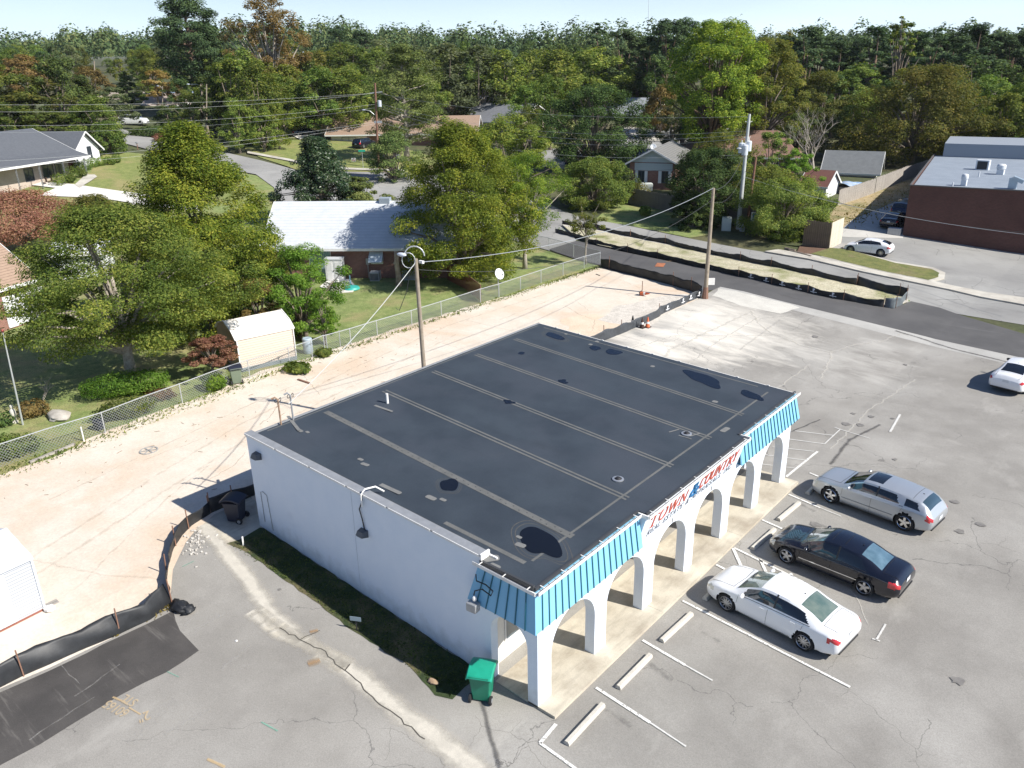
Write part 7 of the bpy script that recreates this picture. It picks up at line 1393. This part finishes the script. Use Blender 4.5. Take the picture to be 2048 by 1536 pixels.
def wire(label,a,b,sag,r=.018,m=None,n=24):
    a=Vector(a);b=Vector(b); mb=MB(); mb.tube([a.lerp(b,t)-Vector((0,0,sag*4*t*(1-t))) for t in [k/n for k in range(n+1)]],r,5,cap=False); return tag(mb.build('overhead_wire',m or m_wire,None,origin=tuple(a)),label,'wire')
mast=Vector(GP(577,808,5.75)); wire('thick service cable from the wooden pole down to the flat roof masts',Vector(tA)-Vector((0,0,.15)),mast,.25,.016,m_wirel)
wire('twisted cable from the pole behind the building to the slim pole',Vector(tA)+sx*.3-Vector((0,0,.15)),tB,.95,.018,m_wire); wire('lower cable between the pole behind the building and the slim pole',Vector(tA)+sx*.1-Vector((0,0,.5)),Vector(lerp3(bB,tB,.9)),1.7,.012,m_wired)
wire('slack cable from the slim pole up to the concrete pole',Vector(tB)-Vector((0,0,.1)),Vector(lerp3(bC,tC,.72)),1.1,.018,m_wired); wire('second slack cable from slim pole to concrete pole, lower down',Vector(lerp3(bB,tB,.88)),Vector(lerp3(bC,tC,.5)),1.0,.012,m_wired)
wire('upper cable passing in front of the brick shop wall',Vector(lerp3(bC,tC,.47)),ZD(2300,492,50),1.0,.016,m_wirel); wire('lower cable with splice box passing in front of the brick shop wall',Vector(lerp3(bC,tC,.52)),ZD(2300,475,52),1.6,.018,m_wired)
Em=lambda f,o=0: Vector(lerp3(bE,tE,f))+sx*o
for i,(f,o,py,l,sg,mm) in enumerate(((.885,-.8,208,'topmost of the wires running off to the left from the brown pole',.6,m_wirel),(.885,-.2,222,'second of the wires running off to the left',.9,m_wirel),(.76,0,250,'middle wire running off to the left over the grey-roofed house',1.0,m_wirel),(.72,0,264,'fourth wire running off to the left over the grey-roofed house',1.1,m_wire),(.56,0,330,'second lowest wire running off to the left across the left house roof',.8,m_wirel),(.54,0,344,'lowest wire running off to the left across the left house roof',.9,m_wirel))):
    wire(l,Em(f,o),ZD(-160,py,95 if i<4 else 88),sg,.010,mm)
C3=lambda f: Vector(lerp3(bC,tC,f))
for i,(f,g,l,sg) in enumerate(((.885,.98,'top wire from the brown pole to the concrete pole',1.2),(.77,.86,'upper of three close wires from brown pole to concrete pole',1.8),(.74,.83,'middle of three close wires from brown pole to concrete pole',2.1),(.72,.80,'lower of three close wires from brown pole to concrete pole',2.4),(.56,.66,'lowest wire from brown pole to concrete pole',2.0),(.53,.60,'dark low wire sagging past the blue SUV',3.2))):
    wire(l,Em(f,.3),C3(g),sg,.012,m_wirel if i in (4,) else m_wire if i<5 else m_wired)
# tall radio masts on the skyline
for l,px,top,D,r in (('very tall thin radio mast on the right skyline',1296,-40,900,.35),('short radio mast on the middle skyline',839,62,800,.4)):
    b=PD(px,D,95); t=ZD(px+2,top,D); mb=MB(); mb.tube([b,t],[r,r*.5],5); tag(mb.build('radio_mast',m_tr,None,origin=b),l,'mast')
# ================================================================== SMALL THINGS
p_teal=mat('teal_plastic',(.01,.30,.19),(.015,.34,.22),3,.45); p_green=mat('green_plastic',(.006,.17,.10),(.01,.20,.12),3,.5); p_navy=mat('navy_plastic',(.018,.022,.040),rough=.5); p_olive=mat('pale_green_plastic',(.16,.20,.14),rough=.6)
def bin_(name,label,base,rot,body,lid,s=1.0,logo=True,cat='wheelie bin'):
    o=E(name,label,cat,base,rot); o.scale=(s,s,s)
    b0=[(-.24,-.26),(.24,-.26),(.24,.26),(-.24,.26)]; b1=[(-.31,-.36),(.31,-.36),(.31,.34),(-.31,.34)]
    mb=MB(); a=[mb.v((x,y,.06)) for x,y in b0]; b=[mb.v((x,y,.92)) for x,y in b1]; mb.F+=[a[::-1],b]+[[a[i],a[(i+1)%4],b[(i+1)%4],b[i]] for i in range(4)]; mb.build('bin_body',body,o,world=False,bevel=.03)
    mb=MB(); mb.box(-.34,.34,-.37,-.33,.86,.91); mb.box(-.34,-.30,-.37,.35,.86,.91); mb.box(.30,.34,-.37,.35,.86,.91); mb.build('rim_band',body,o,world=False)
    rows=[]
    for i in range(9):
        t=i/8; y=-.42+.84*t; z=.94+.14*math.sin(PI*min(1,t*1.05+.02))**.6; rows.append([(x,y,z-(.05 if abs(x)>.33 else 0)) for x in (-.36,-.33,-.15,.15,.33,.36)])
    mb=MB(); mb.grid(rows); l=mb.build('lid',lid,o,True,world=False); x=l.modifiers.new('t','SOLIDIFY'); x.thickness=.03
    mb=MB()
    for k in (-.2,0,.2): mb.cbox((k,-.41,.94),(.13,.05,.05))
    mb.build('lid_lip',lid,l,world=False)
    mb=MB(); mb.tube([(-.28,.40,.98),(.28,.40,.98)],.018,6); mb.cbox((-.25,.38,.96),(.04,.08,.06)); mb.cbox((.25,.38,.96),(.04,.08,.06)); mb.build('handle',body,o,world=False)
    for sx_ in (-1,1):
        mb=MB(); T=Matrix.Translation((sx_*.30,.27,.13))@Matrix.Rotation(PI/2,4,'Z'); mb.T=T; mb.lathe([(.01,-.03),(.13,-.03),(.13,.03),(.01,.03)],(0,0,0),18,'Y'); mb.T=None; w_=mb.build('wheel',m_tyre,o,world=False); mb=MB(); mb.T=Matrix.Translation((sx_*.335,.27,.13))@Matrix.Rotation(PI/2,4,'Z'); mb.lathe([(.01,-.006),(.07,-.006),(.07,.006),(.01,.006)],(0,0,0),12,'Y'); mb.T=None; mb.build('hub',m_greym,w_,world=False)
    if logo: mb=MB(); mb.cbox((.06,-.325,.66),(.16,.006,.05)); mb.build('logo',m_trimw,o,world=False)
    return o
b=GP(966,1392); bin_('wheelie_bin','green wheelie bin with teal lid standing by the side arch',b,rad(-152),p_green,p_teal,1.03)
b=GP(474,1040); bin_('wheelie_bin','navy wheelie bin in the building shadow at the rear corner',b,rad(-60),p_navy,p_navy,1.0)
b=GP(474,766); bin_('wheelie_bin','pale green and black bin against the chain link fence left of the tan shed',b,rad(-115),p_olive,p_navy,1.0,False)
def barrel(label,p,r,h,m):
    mb=MB(); mb.lathe([(.01,0),(r*.9,0),(r,.06),(r*1.04,h*.3),(r,h*.34),(r*1.04,h*.66),(r,h*.7),(r,h-.05),(r*.85,h),(.01,h-.02)],p,18); return tag(mb.build('barrel',m,None,True,origin=p),label,'barrel')
barrel('light blue plastic barrel behind the fence at the right end of the tan shed',GP(617,706),.30,1.0,mat('pale_blue_plastic',(.36,.44,.50),rough=.5))
# debris, stones, manhole, signs
rg=random.Random(6)
mb=MB()
for k in range(90):
    px=rg.gauss(392,13); py=rg.gauss(1088,17)-(px-392)*.5; p=GP(px,py); s=rg.uniform(.02,.08); mb.cbox((p[0],p[1],p[2]+s*.25+.02),(s*rg.uniform(.6,1.6),s,s*.5),rz=rg.uniform(0,3),rx=rg.uniform(-.4,.4),ry=rg.uniform(-.4,.4))
o=mb.build('rubble',mat('rubble_white',(.66,.64,.60),(.40,.36,.31),14,.9),None,origin=GP(392,1088)); tag(o,'scattered pale rubble and litter inside the bend of the silt fence','rubble'); o['kind']='stuff'
mb=MB(); 
for k in range(150):
    px=rg.uniform(-20,900); py=975-px*.42+rg.gauss(25,55); p=GP(px,py); 
    if py>1000 or DS(p[0],p[1])[0]<24: continue
    a=rg.uniform(0,3.1); l=rg.uniform(.05,.30); mb.beam((p[0],p[1],p[2]+.02),(p[0]+l*math.cos(a),p[1]+l*math.sin(a),p[2]+.03),.018,.015)
o=mb.build('twigs',mat('twig_brown',(.22,.15,.10),(.34,.26,.18),8,.9),None); tag(o,'dry twigs and roots scattered over the sand','debris'); o['kind']='stuff'
# grass tufts in the strip and weeds along the fences
def tufts(name,label,pts,n,spread,hs,mkey,seed):
    rng=np.random.default_rng(seed); W_=[np.array(GP(*p)) for p in pts]; C=[];Nn=[];S=[]
    seg=[np.linalg.norm(b-a) for a,b in zip(W_,W_[1:])]; tot=sum(seg)
    for k in range(n):
        u=rng.random()*tot; i=0
        while u>seg[i] and i<len(seg)-1: u-=seg[i]; i+=1
        c=W_[i]+(W_[i+1]-W_[i])*(u/seg[i]); off=rng.normal(size=2)*spread; h=hs*(.4+rng.random()); x,y=c[0]+off[0],c[1]+off[1]; C.append((x,y,tz(x,y)+h*.4)); a=rng.random()*6.28; Nn.append((math.cos(a),math.sin(a),.35)); S.append(h)
    V=quads(np.array(C),np.array(Nn),np.array(S),rng,.35,.7); me=mesh_quads(name,V,LM[mkey]); o=bpy.data.objects.new(name,me); COL.objects.link(o); o['kind']='stuff'; tag(o,label,'grass'); return o
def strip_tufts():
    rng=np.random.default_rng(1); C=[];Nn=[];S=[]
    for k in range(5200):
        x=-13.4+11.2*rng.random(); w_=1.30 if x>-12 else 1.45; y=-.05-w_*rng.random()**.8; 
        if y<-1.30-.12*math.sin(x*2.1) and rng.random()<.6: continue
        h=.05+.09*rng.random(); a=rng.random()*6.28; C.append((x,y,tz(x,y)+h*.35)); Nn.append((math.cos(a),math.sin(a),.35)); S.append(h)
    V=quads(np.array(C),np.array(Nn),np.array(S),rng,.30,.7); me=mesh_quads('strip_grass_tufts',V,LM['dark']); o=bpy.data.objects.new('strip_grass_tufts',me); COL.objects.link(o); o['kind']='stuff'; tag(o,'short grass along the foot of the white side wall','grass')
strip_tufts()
tufts('fence_weeds','weeds growing along the chain link fence',((0,945),(211,874),(365,812),(500,764),(600,728),(755,678),(961,612),(1200,535)),2600,.22,.15,'olive',3)
tufts('fence_weeds','dry weeds at the sand edge below the chain link fence',((0,955),(211,882),(365,822),(500,772)),300,.2,.12,'olive',4)
tufts('median_tufts','green tufts sprouting through the straw of the median',((1130,458),(1260,486),(1400,518),(1541,545),(1700,585),(1790,602)),2200,.55,.20,'fresh',5)
tufts('silt_weeds','weeds under the lower left silt fence',((200,1275),(300,1230),(340,1212)),260,.12,.14,'gold',6)
tufts('bank_grass','dry grass on the bank below the old board fence',((1670,450),(1760,410),(1850,362)),1800,1.1,.30,'gold',7)
p=GP(298,902); mb=MB(); mb.lathe([(.36,.0),(.36,.05),(.42,.05),(.42,.0)],p,28); [mb.beam((p[0]+.36*math.cos(a),p[1]+.36*math.sin(a),p[2]+.035),(p[0],p[1],p[2]+.035),.06,.02) for a in [k*PI/3 for k in range(6)]]; tag(mb.build('manhole_ring',mat('manhole_grey',(.36,.35,.33),rough=.8),None,origin=p),'spoked round manhole ring lying on the sand strip','manhole')
p=GP(714,1262); mb=MB(); mb.beam(p,(p[0],p[1],p[2]+.42),.03,.03); s_=mb.build('yard_sign_post',m_greym,None,origin=p); bpy.data.objects.remove(s_)
o=E('small_sign','small blank blue-grey sign on a stake in the shaded grass strip','sign',p,rad(28)); mb=MB(); mb.box(-.015,.015,-.015,.015,0,.45); mb.build('stake',m_dark,o,world=False); mb=MB(); mb.box(-.19,.19,-.03,-.016,.42,.58); mb.build('sign_face',mat('dull_sign',(.20,.26,.30),rough=.7),o,world=False)
p=GP(487,1092); mb=MB(); mb.beam(p,(p[0]+.02,p[1],p[2]+.42),.06,.02); tag(mb.build('survey_stake',m_trimw,None,origin=p),'white survey stake at the start of the grass strip','stake')
p=GP(866,1366); mb=MB(); mb.blob((p[0],p[1],p[2]+.06),(.20,.10,.08),9,6,.3,3); tag(mb.build('brown_stone',mat('stone_brown',(.30,.20,.12),(.40,.29,.19),6,.9),None,origin=p),'brown stone on the near end of the grass strip','stone')
for l,px,py,r in (('white pebble on the open asphalt at left',473,1283,.05),('crumpled white litter at the foot of the metal shed',100,1222,.2)): p=GP(px,py); mb=MB(); mb.blob((p[0],p[1],p[2]+r*.5),(r,r*.8,r*.5),8,5,.35,2); tag(mb.build('litter',m_trimw,None,origin=p),l,'litter')
def plank(name,label,a,b,w_,h_,m): A=Vector(GP(*a));B=Vector(GP(*b)); mb=MB(); mb.beam(A+Vector((0,0,h_/2+.01)),B+Vector((0,0,h_/2+.01)),w_,h_); tag(mb.build(name,m,None,origin=tuple(A)),label,'timber')
plank('timber','long grey timber lying by the chain link fence at left',(60,927),(150,890),.14,.10,m_board); plank('timber','short pale board leaning by the white metal shed',(90,1215),(116,1203),.25,.04,m_board); plank('timber','dark board lying across the sand left of the pole',(596,760),(620,768),.12,.06,m_pole2); plank('timber','thin dark pipe lying across the sand at the far end',(1192,549),(1200,552),.06,.05,m_dark)
m_conec=mat('cone_orange',(.62,.12,.035),(.55,.16,.07),6,.6)
def cone(label,p,lie=False,s=1.0,m=None):
    o=E('traffic_cone',label,'traffic cone',p); T=Matrix.Translation((p[0],p[1],p[2]+(.18 if lie else 0.02)))@(Matrix.Rotation(rad(80),4,'Y')@Matrix.Translation((0,0,-.3)) if lie else Matrix.Identity(4))@Matrix.Scale(s,4)
    mb=MB(); mb.T=T; mb.lathe([(.16,.03),(.028,.72),(.001,.72)],(0,0,0),16); mb.build('cone',m or m_conec,o,True); mb=MB(); mb.T=T; mb.box(-.20,.20,-.20,.20,0,.03); mb.build('base',m_blackp,o); mb=MB(); mb.T=T; mb.lathe([(.118,.26),(.092,.40)],(0,0,0),16); mb.build('band',m_trimw,o)
cone('faded orange cone standing on the lot side of the printed silt fence',GP(1295,655)); cone('dark cone just left of the orange one behind the silt fence',GP(1284,656),m=mat('cone_dark',(.05,.02,.015),rough=.7)); cone('orange cone knocked over on the sand by a stake',GP(1288,592),True,1.1); cone('black cone tip poking above the silt fence',GP(1265,652),m=m_blackp)
p=GP(1284,590); mb=MB(); mb.beam(p,(p[0],p[1],p[2]+1.1),.04,.04); tag(mb.build('survey_stake',m_stake,None,origin=p),'thin stake beside the knocked over orange cone','stake')
# back yard of the brick house
o=E('storage_cabinet','tall white two-door garden cabinet against the brick house','cabinet',mp(6.0,.95),math.atan2(md.y,md.x)); mb=MB(); mb.box(-.72,.72,-.4,.4,0,1.85); mb.build('cabinet_body',w_sid if False else mat('cabinet_white',(.76,.76,.75),rough=.6),o,world=False)
for x in (-.35,.35): mb=MB(); mb.box(x-.31,x+.31,-.43,-.40,.08,1.78) if True else 0; dd=mb.build('door',mat('cabinet_door',(.72,.72,.71),rough=.6),o,world=False); mb=MB(); mb.box(x-.22,x+.22,-.445,-.431,.15,.85); mb.box(x-.22,x+.22,-.445,-.431,.95,1.65); mb.build('door_panel',mat('cabinet_panel',(.66,.66,.65),rough=.6),dd,world=False)
mb=MB(); mb.box(-.76,.76,-.46,.44,1.85,1.95); mb.build('top',mat('cabinet_top',(.52,.53,.54),rough=.6),o,world=False)
mb=MB(); mb.box(-.04,.04,-.47,-.44,.9,1.0); mb.build('lock',m_dark,o,world=False)
p=GP(798,572); h=HT(p,503); mb=MB(); mb.tube([(p[0],p[1],p[2]-.1),(p[0],p[1]+.02,p[2]+h*.3),(p[0]-.08,p[1],p[2]+h*.6),(p[0]-.05,p[1],p[2]+h)],[.30,.22,.19,.17],12); s_=E('dead_trunk','bare dead tree trunk with one stub left on the lawn of the brick house','stump',p); mb.build('trunk',mat('dead_wood',(.44,.35,.27),(.30,.23,.17),4,.95,bump=.5,bscale=12),s_,'all'); mb=MB(); q=Vector((p[0]-.06,p[1],p[2]+h*.62)); mb.tube([q,q-sx*.3+Vector((0,0,.15))],[.10,.05],7); mb.build('branch_stub',MATS['dead_wood'],s_,'all')
def box_thing(name,label,cat,p,d,m,rot=None,top=None,bevel=.02): 
    o=E(name,label,cat,p,math.atan2(md.y,md.x) if rot is None else rot); mb=MB(); mb.box(-d[0]/2,d[0]/2,-d[1]/2,d[1]/2,0,d[2]); mb.build('casing',m,o,world=False,bevel=bevel)
    mb=MB(); mb.box(-d[0]/2+.05,d[0]/2-.05,-d[1]/2-.012,-d[1]/2+.0-.002,.08,d[2]-.10); mb.build('front_grille',top or m_greym,o,world=False); return o
box_thing('air_conditioner','grey air conditioning unit at the wall of the brick house','air conditioner',mp(9.3,.7),(.8,.8,.75),mat('ac_grey',(.36,.38,.40),rough=.5),top=rows_mat('ac_fins',(.20,.21,.22),(.08,.08,.08),2,.05,.4,.5))
o=E('power_meter','small grey electric meter box on the brick wall','meter box',mp(8.6,.12),math.atan2(md.y,md.x)); mb=MB(); mb.box(-.14,.14,-.06,.06,1.2,1.7); mb.build('box',m_greym,o,world=False); mb=MB(); mb.tube([(0,-.03,0),(0,-.03,1.2)],.03,6); mb.build('conduit',m_greym,o,world=False)
box_thing('basement_panel','light blue-grey box standing low against the brick house under the right window','box',mp(12.2,.5),(1.3,.5,.75),mat('blue_grey_panel',(.40,.46,.52),rough=.5))
p=GP(703,579); mb=MB(); mb.lathe([(.62,.02),(.66,.08),(.60,.18),(.35,.25),(.01,.27)],(p[0],p[1],p[2]+.04),24); s_=E('sandbox_lid','round turquoise plastic lid on the patio edge','lid',p); mb.build('lid',mat('turquoise',(.03,.32,.27),(.05,.38,.33),3,.5),s_,True); mb=MB(); mb.lathe([(.63,0),(.68,.05),(.66,.10)],(p[0],p[1],p[2]+.02),24); mb.build('rim',MATS['turquoise'],s_,True)
p=GP(701,571); o=E('parasol_base','blue parasol stand on the patio','parasol base',p); mb=MB(); mb.lathe([(.30,0),(.30,.06),(.08,.12),(.01,.12)],p,18); mb.build('base',mat('blue_iron',(.05,.16,.26),rough=.5),o,True); mb=MB(); mb.cyl((p[0],p[1],p[2]+.1),.05,.75,8); mb.build('tube',mat('light_blue_tube',(.22,.42,.55),rough=.5),o)
p=GP(649,550); mb=MB(); mb.lathe([(.3,0),(.5,.25),(.52,.5),(.45,.62),(.01,.6)],p,16); tag(mb.build('clay_planter',mat('terracotta',(.36,.13,.08),(.42,.18,.12),5,.8),None,True,origin=p),'red-brown planter tub on the patio by the sliding door','planter')
for i,(px,py,l) in enumerate(((662,562,'white folded garden chair lying at the back of the patio'),(676,574,'toppled white and blue garden chair at the front of the patio'))):
    p=GP(px,py); o=E('garden_chair',l,'chair',p,rad(20+50*i)); mb=MB(); mb.cbox((0,0,.25),(.55,.5,.05),rx=.2); mb.build('seat',m_trimw,o,world=False); mb=MB(); mb.cbox((0,.3,.35),(.55,.06,.55),rx=-1.0); mb.build('backrest',m_trimw,o,world=False)
    for a,b_ in ((-.25,-.22),(.25,-.22),(-.25,.22),(.25,.22)): mb=MB(); mb.beam((a,b_,.02),(a*.9,b_*.9,.26),.03,.03); mb.build('leg',m_trimw,o,world=False)
def dish(label,p,h,r,facing):
    o=E('satellite_dish',label,'satellite dish',p); c=Vector((p[0],p[1],p[2]+h)); f=facing.normalized(); u=f.orthogonal().normalized(); v=f.cross(u)
    mb=MB(); rows=[]
    for i in range(6): rr=r*i/5; rows.append([tuple(c+f*(rr*rr/(r*4)*1.4)+u*rr*math.cos(a)+v*rr*math.sin(a)) for a in [2*PI*k/20 for k in range(21)]])
    mb.grid(rows); d_=mb.build('reflector',mat('dish_white',(.66,.69,.72),rough=.5),o,True); x=d_.modifiers.new('t','SOLIDIFY'); x.thickness=.02
    mb=MB(); mb.tube([p,tuple(c-f*.1)],.035,6); mb.build('post',m_galv,o); mb=MB(); mb.tube([tuple(c-Vector((0,0,r))),tuple(c+f*r*1.2-Vector((0,0,.2)))],.02,5); mb.blob(tuple(c+f*r*1.25-Vector((0,0,.15))),(.07,.07,.07),8,6); mb.build('feed_arm',m_greym,o)
dish('white satellite dish on a post just behind the chain link fence',GP(998,593),1.75,.42,Vector((sx.x*.55-vd[0]*.6,sx.y*.55-vd[1]*.6,.35)))
q=ZD(1306,302,108); q=(q[0],q[1],q[2]); dish('small satellite dish on the ribbed roof of the gable brick house',q,.5,.38,Vector((-vd[0],-vd[1],.4)))
# flagpole, figure, street furniture
p=GP(46,850); t=ZD(5,662,DS(p[0],p[1])[0]); o=E('flagpole','thin white leaning flagpole in the yard bed at left','flagpole',p); mb=MB(); mb.tube([p,t],[.05,.03],7); mb.build('pole',m_galv,o); mb=MB(); mb.blob((t[0],t[1],t[2]),(.12,.06,.08),8,5); mb.build('red_ribbon',mat('ribbon_red',(.45,.10,.08),rough=.8),o)
p=GP(31,846); mb=MB(); mb.lathe([(.14,0),(.16,.08),(.10,.12),(.10,.35),(.15,.5),(.13,.72),(.06,.8),(.09,.88),(.08,.98),(.01,1.02)],p,14); tag(mb.build('garden_ornament',mat('ornament_stone',(.62,.59,.52),(.5,.47,.4),5,.9),None,True,origin=p),'pale stone garden ornament near the flagpole','ornament')
p=GP(118,835); mb=MB(); mb.blob((p[0],p[1],p[2]+.12),(.8,.5,.22),14,8,.2,9); tag(mb.build('garden_rock',mat('rock_grey',(.36,.33,.29),(.48,.45,.40),3,.95),None,True,origin=p),'low grey rock mound in the yard bed','rock')
p=GP(200,858); mb=MB(); mb.lathe([(.20,0),(.26,.05),(.27,.45),(.24,.48),(.01,.46)],p,16); tag(mb.build('plant_pot',p_navy,None,True,origin=p),'black tub behind the chain link fence below the hedge','tub')
def signpost(label,cat,p,h,w_,hh,m,mp_=None,rot=None,shape='rect',post=None):
    o=E('sign_post' if cat!='yard sign' else 'yard_sign',label,cat,p,math.atan2(rd[1],rd[0]) if rot is None else rot); mb=MB(); mb.tube([(0,0,0),(0,0,h)],.03,6); mb.build('post',post or m_galv,o,world=False); mb=MB()
    if shape=='rect': mb.box(-w_/2,w_/2,-.05,-.035,h-hh,h)
    else: mb.T=Matrix.Translation((0,-.04,h-hh/2)); mb.lathe([(.001,-.008),(hh/2,-.008),(hh/2,.008),(.001,.008)],(0,0,0),8,'Y'); mb.T=None
    mb.build('sign_face',m,o,world=False); return o
signpost('green street name sign on a tall post at the far corner','street sign',GP(727,341),2.9,1.0,.28,mat('sign_green',(.01,.32,.20),rough=.5))
signpost('back of an octagonal stop sign at the far corner','stop sign',GP(797,342),2.5,.75,.78,m_greym,shape='oct')
o=signpost('white and red yard sign on the far corner lawn','yard sign',GP(708,326),.75,.65,.5,m_trimw); mb=MB(); mb.box(-.25,.25,-.056,-.051,.35,.42); mb.box(-.2,.2,-.056,-.051,.55,.62); mb.build('lettering_bars',m_red,o,world=False)
signpost('dark red yard sign near the back of the stop sign','yard sign',GP(784,328),.7,.55,.5,mat('sign_maroon',(.12,.03,.04),rough=.6))
o=signpost('white sign with blue emblem beside the dark brown pole','sign',GP(1506,470),2.3,.75,.9,m_trimw,post=m_stake); mb=MB(); mb.box(-.22,.22,-.056,-.051,1.55,2.15); mb.build('emblem',mat('emblem_blue',(.08,.22,.32),rough=.6),o,world=False)
def mailbox(label,p,m=m_dark):
    o=E('mailbox',label,'mailbox',p,math.atan2(rd[1],rd[0])); mb=MB(); mb.box(-.05,.05,-.05,.05,0,1.0); mb.build('post',m_stake,o,world=False); mb=MB(); mb.T=Matrix.Translation((0,0,1.08)); mb.lathe([(.01,-.25),(.13,-.25),(.13,.25),(.01,.25)],(0,0,0),10,'Y'); mb.T=None; mb.build('box',m,o,world=False)
mailbox('mailbox at the far street beside the front lawn of the left house',GP(276,300),m_greym); mailbox('black mailbox on the corner lawn left of the dark SUV',GP(1110,292)); mailbox('mailbox on the far street lawn before the light grey roofed house',GP(1326,258)); 
box_thing('utility_cabinet','pale green metal utility cabinet left of the concrete pole','utility cabinet',GP(1452,461),(.95,.8,1.35),mat('cabinet_green',(.42,.47,.45),rough=.6),rot=rad(25),top=mat('cabinet_face',(.48,.53,.51),rough=.6))
box_thing('utility_pedestal','small light grey pedestal box right of the concrete pole','utility pedestal',GP(1484,462),(.5,.5,.7),m_tr,rot=rad(25))
p=GP(1291,382); box_thing('generator_box','pale green generator housing on the lawn of the gable brick house','generator',p,(1.7,1.0,1.0),mat('generator_green',(.50,.53,.49),rough=.6),rot=math.atan2(rd[1],rd[0]),top=mat('generator_face',(.42,.45,.42),rough=.6),bevel=.15)
p=PD(1692,101); mb=MB(); mb.grid([[(p[0]+x*1.3+y*.2,p[1]+y*1.6,p[2]+.9+.25*math.cos(x*1.5)+.1*math.sin(y*5+x*3)) for y in np.linspace(-1,1,9)] for x in np.linspace(-1,1,9)]); s_=E('tarp_cover','blue and white tarp over junk behind the old board fence','tarp',p); mb.build('tarp',mat('tarp_white',(.55,.60,.66),(.10,.26,.50),1.2,.6),s_,True); mb=MB(); mb.box(p[0]-1.2,p[0]+1.2,p[1]-1.4,p[1]+1.4,p[2],p[2]+.75); mb.build('stack',m_boardd,s_)
p=GP(1868,351); o=E('handrail','galvanised handrail at the top of the shop alley','handrail',p); q=Vector(GP(1887,349)); mb=MB(); mb.tube([p,(p[0],p[1],p[2]+1),tuple(q+Vector((0,0,1.2))),tuple(q)],.05,6); mb.tube([(p[0],p[1],p[2]+.5),tuple(q+Vector((0,0,.6)))],.04,6); mb.build('rail',m_galv,o)
o=E('log_pile','rotten logs at the edge of the grass island','logs',GP(1596,508)); 
for i,(a,b_) in enumerate((((1578,505),(1604,511)),((1596,509),(1622,516)),((1570,500),(1590,504)))): A=Vector(GP(*a));B=Vector(GP(*b_)); mb=MB(); mb.tube([A+Vector((0,0,.14)),B+Vector((0,0,.12))],[.15,.12],8); mb.build('log',m_bark,o)

# ================================================================== AIR
def haze():
    m=bpy.data.materials.new('air_haze'); m.use_nodes=True; N=m.node_tree.nodes; L=m.node_tree.links; N.clear(); out=N.new('ShaderNodeOutputMaterial'); v=N.new('ShaderNodeVolumePrincipled'); v.inputs['Color'].default_value=(.86,.92,1,1); v.inputs['Density'].default_value=.00007; L.new(v.outputs[0],out.inputs['Volume'])
    mb=MB(); mb.box(-2400,1500,-1500,2400,-3,75); mb.build('haze',m)['kind']='stuff'
haze()
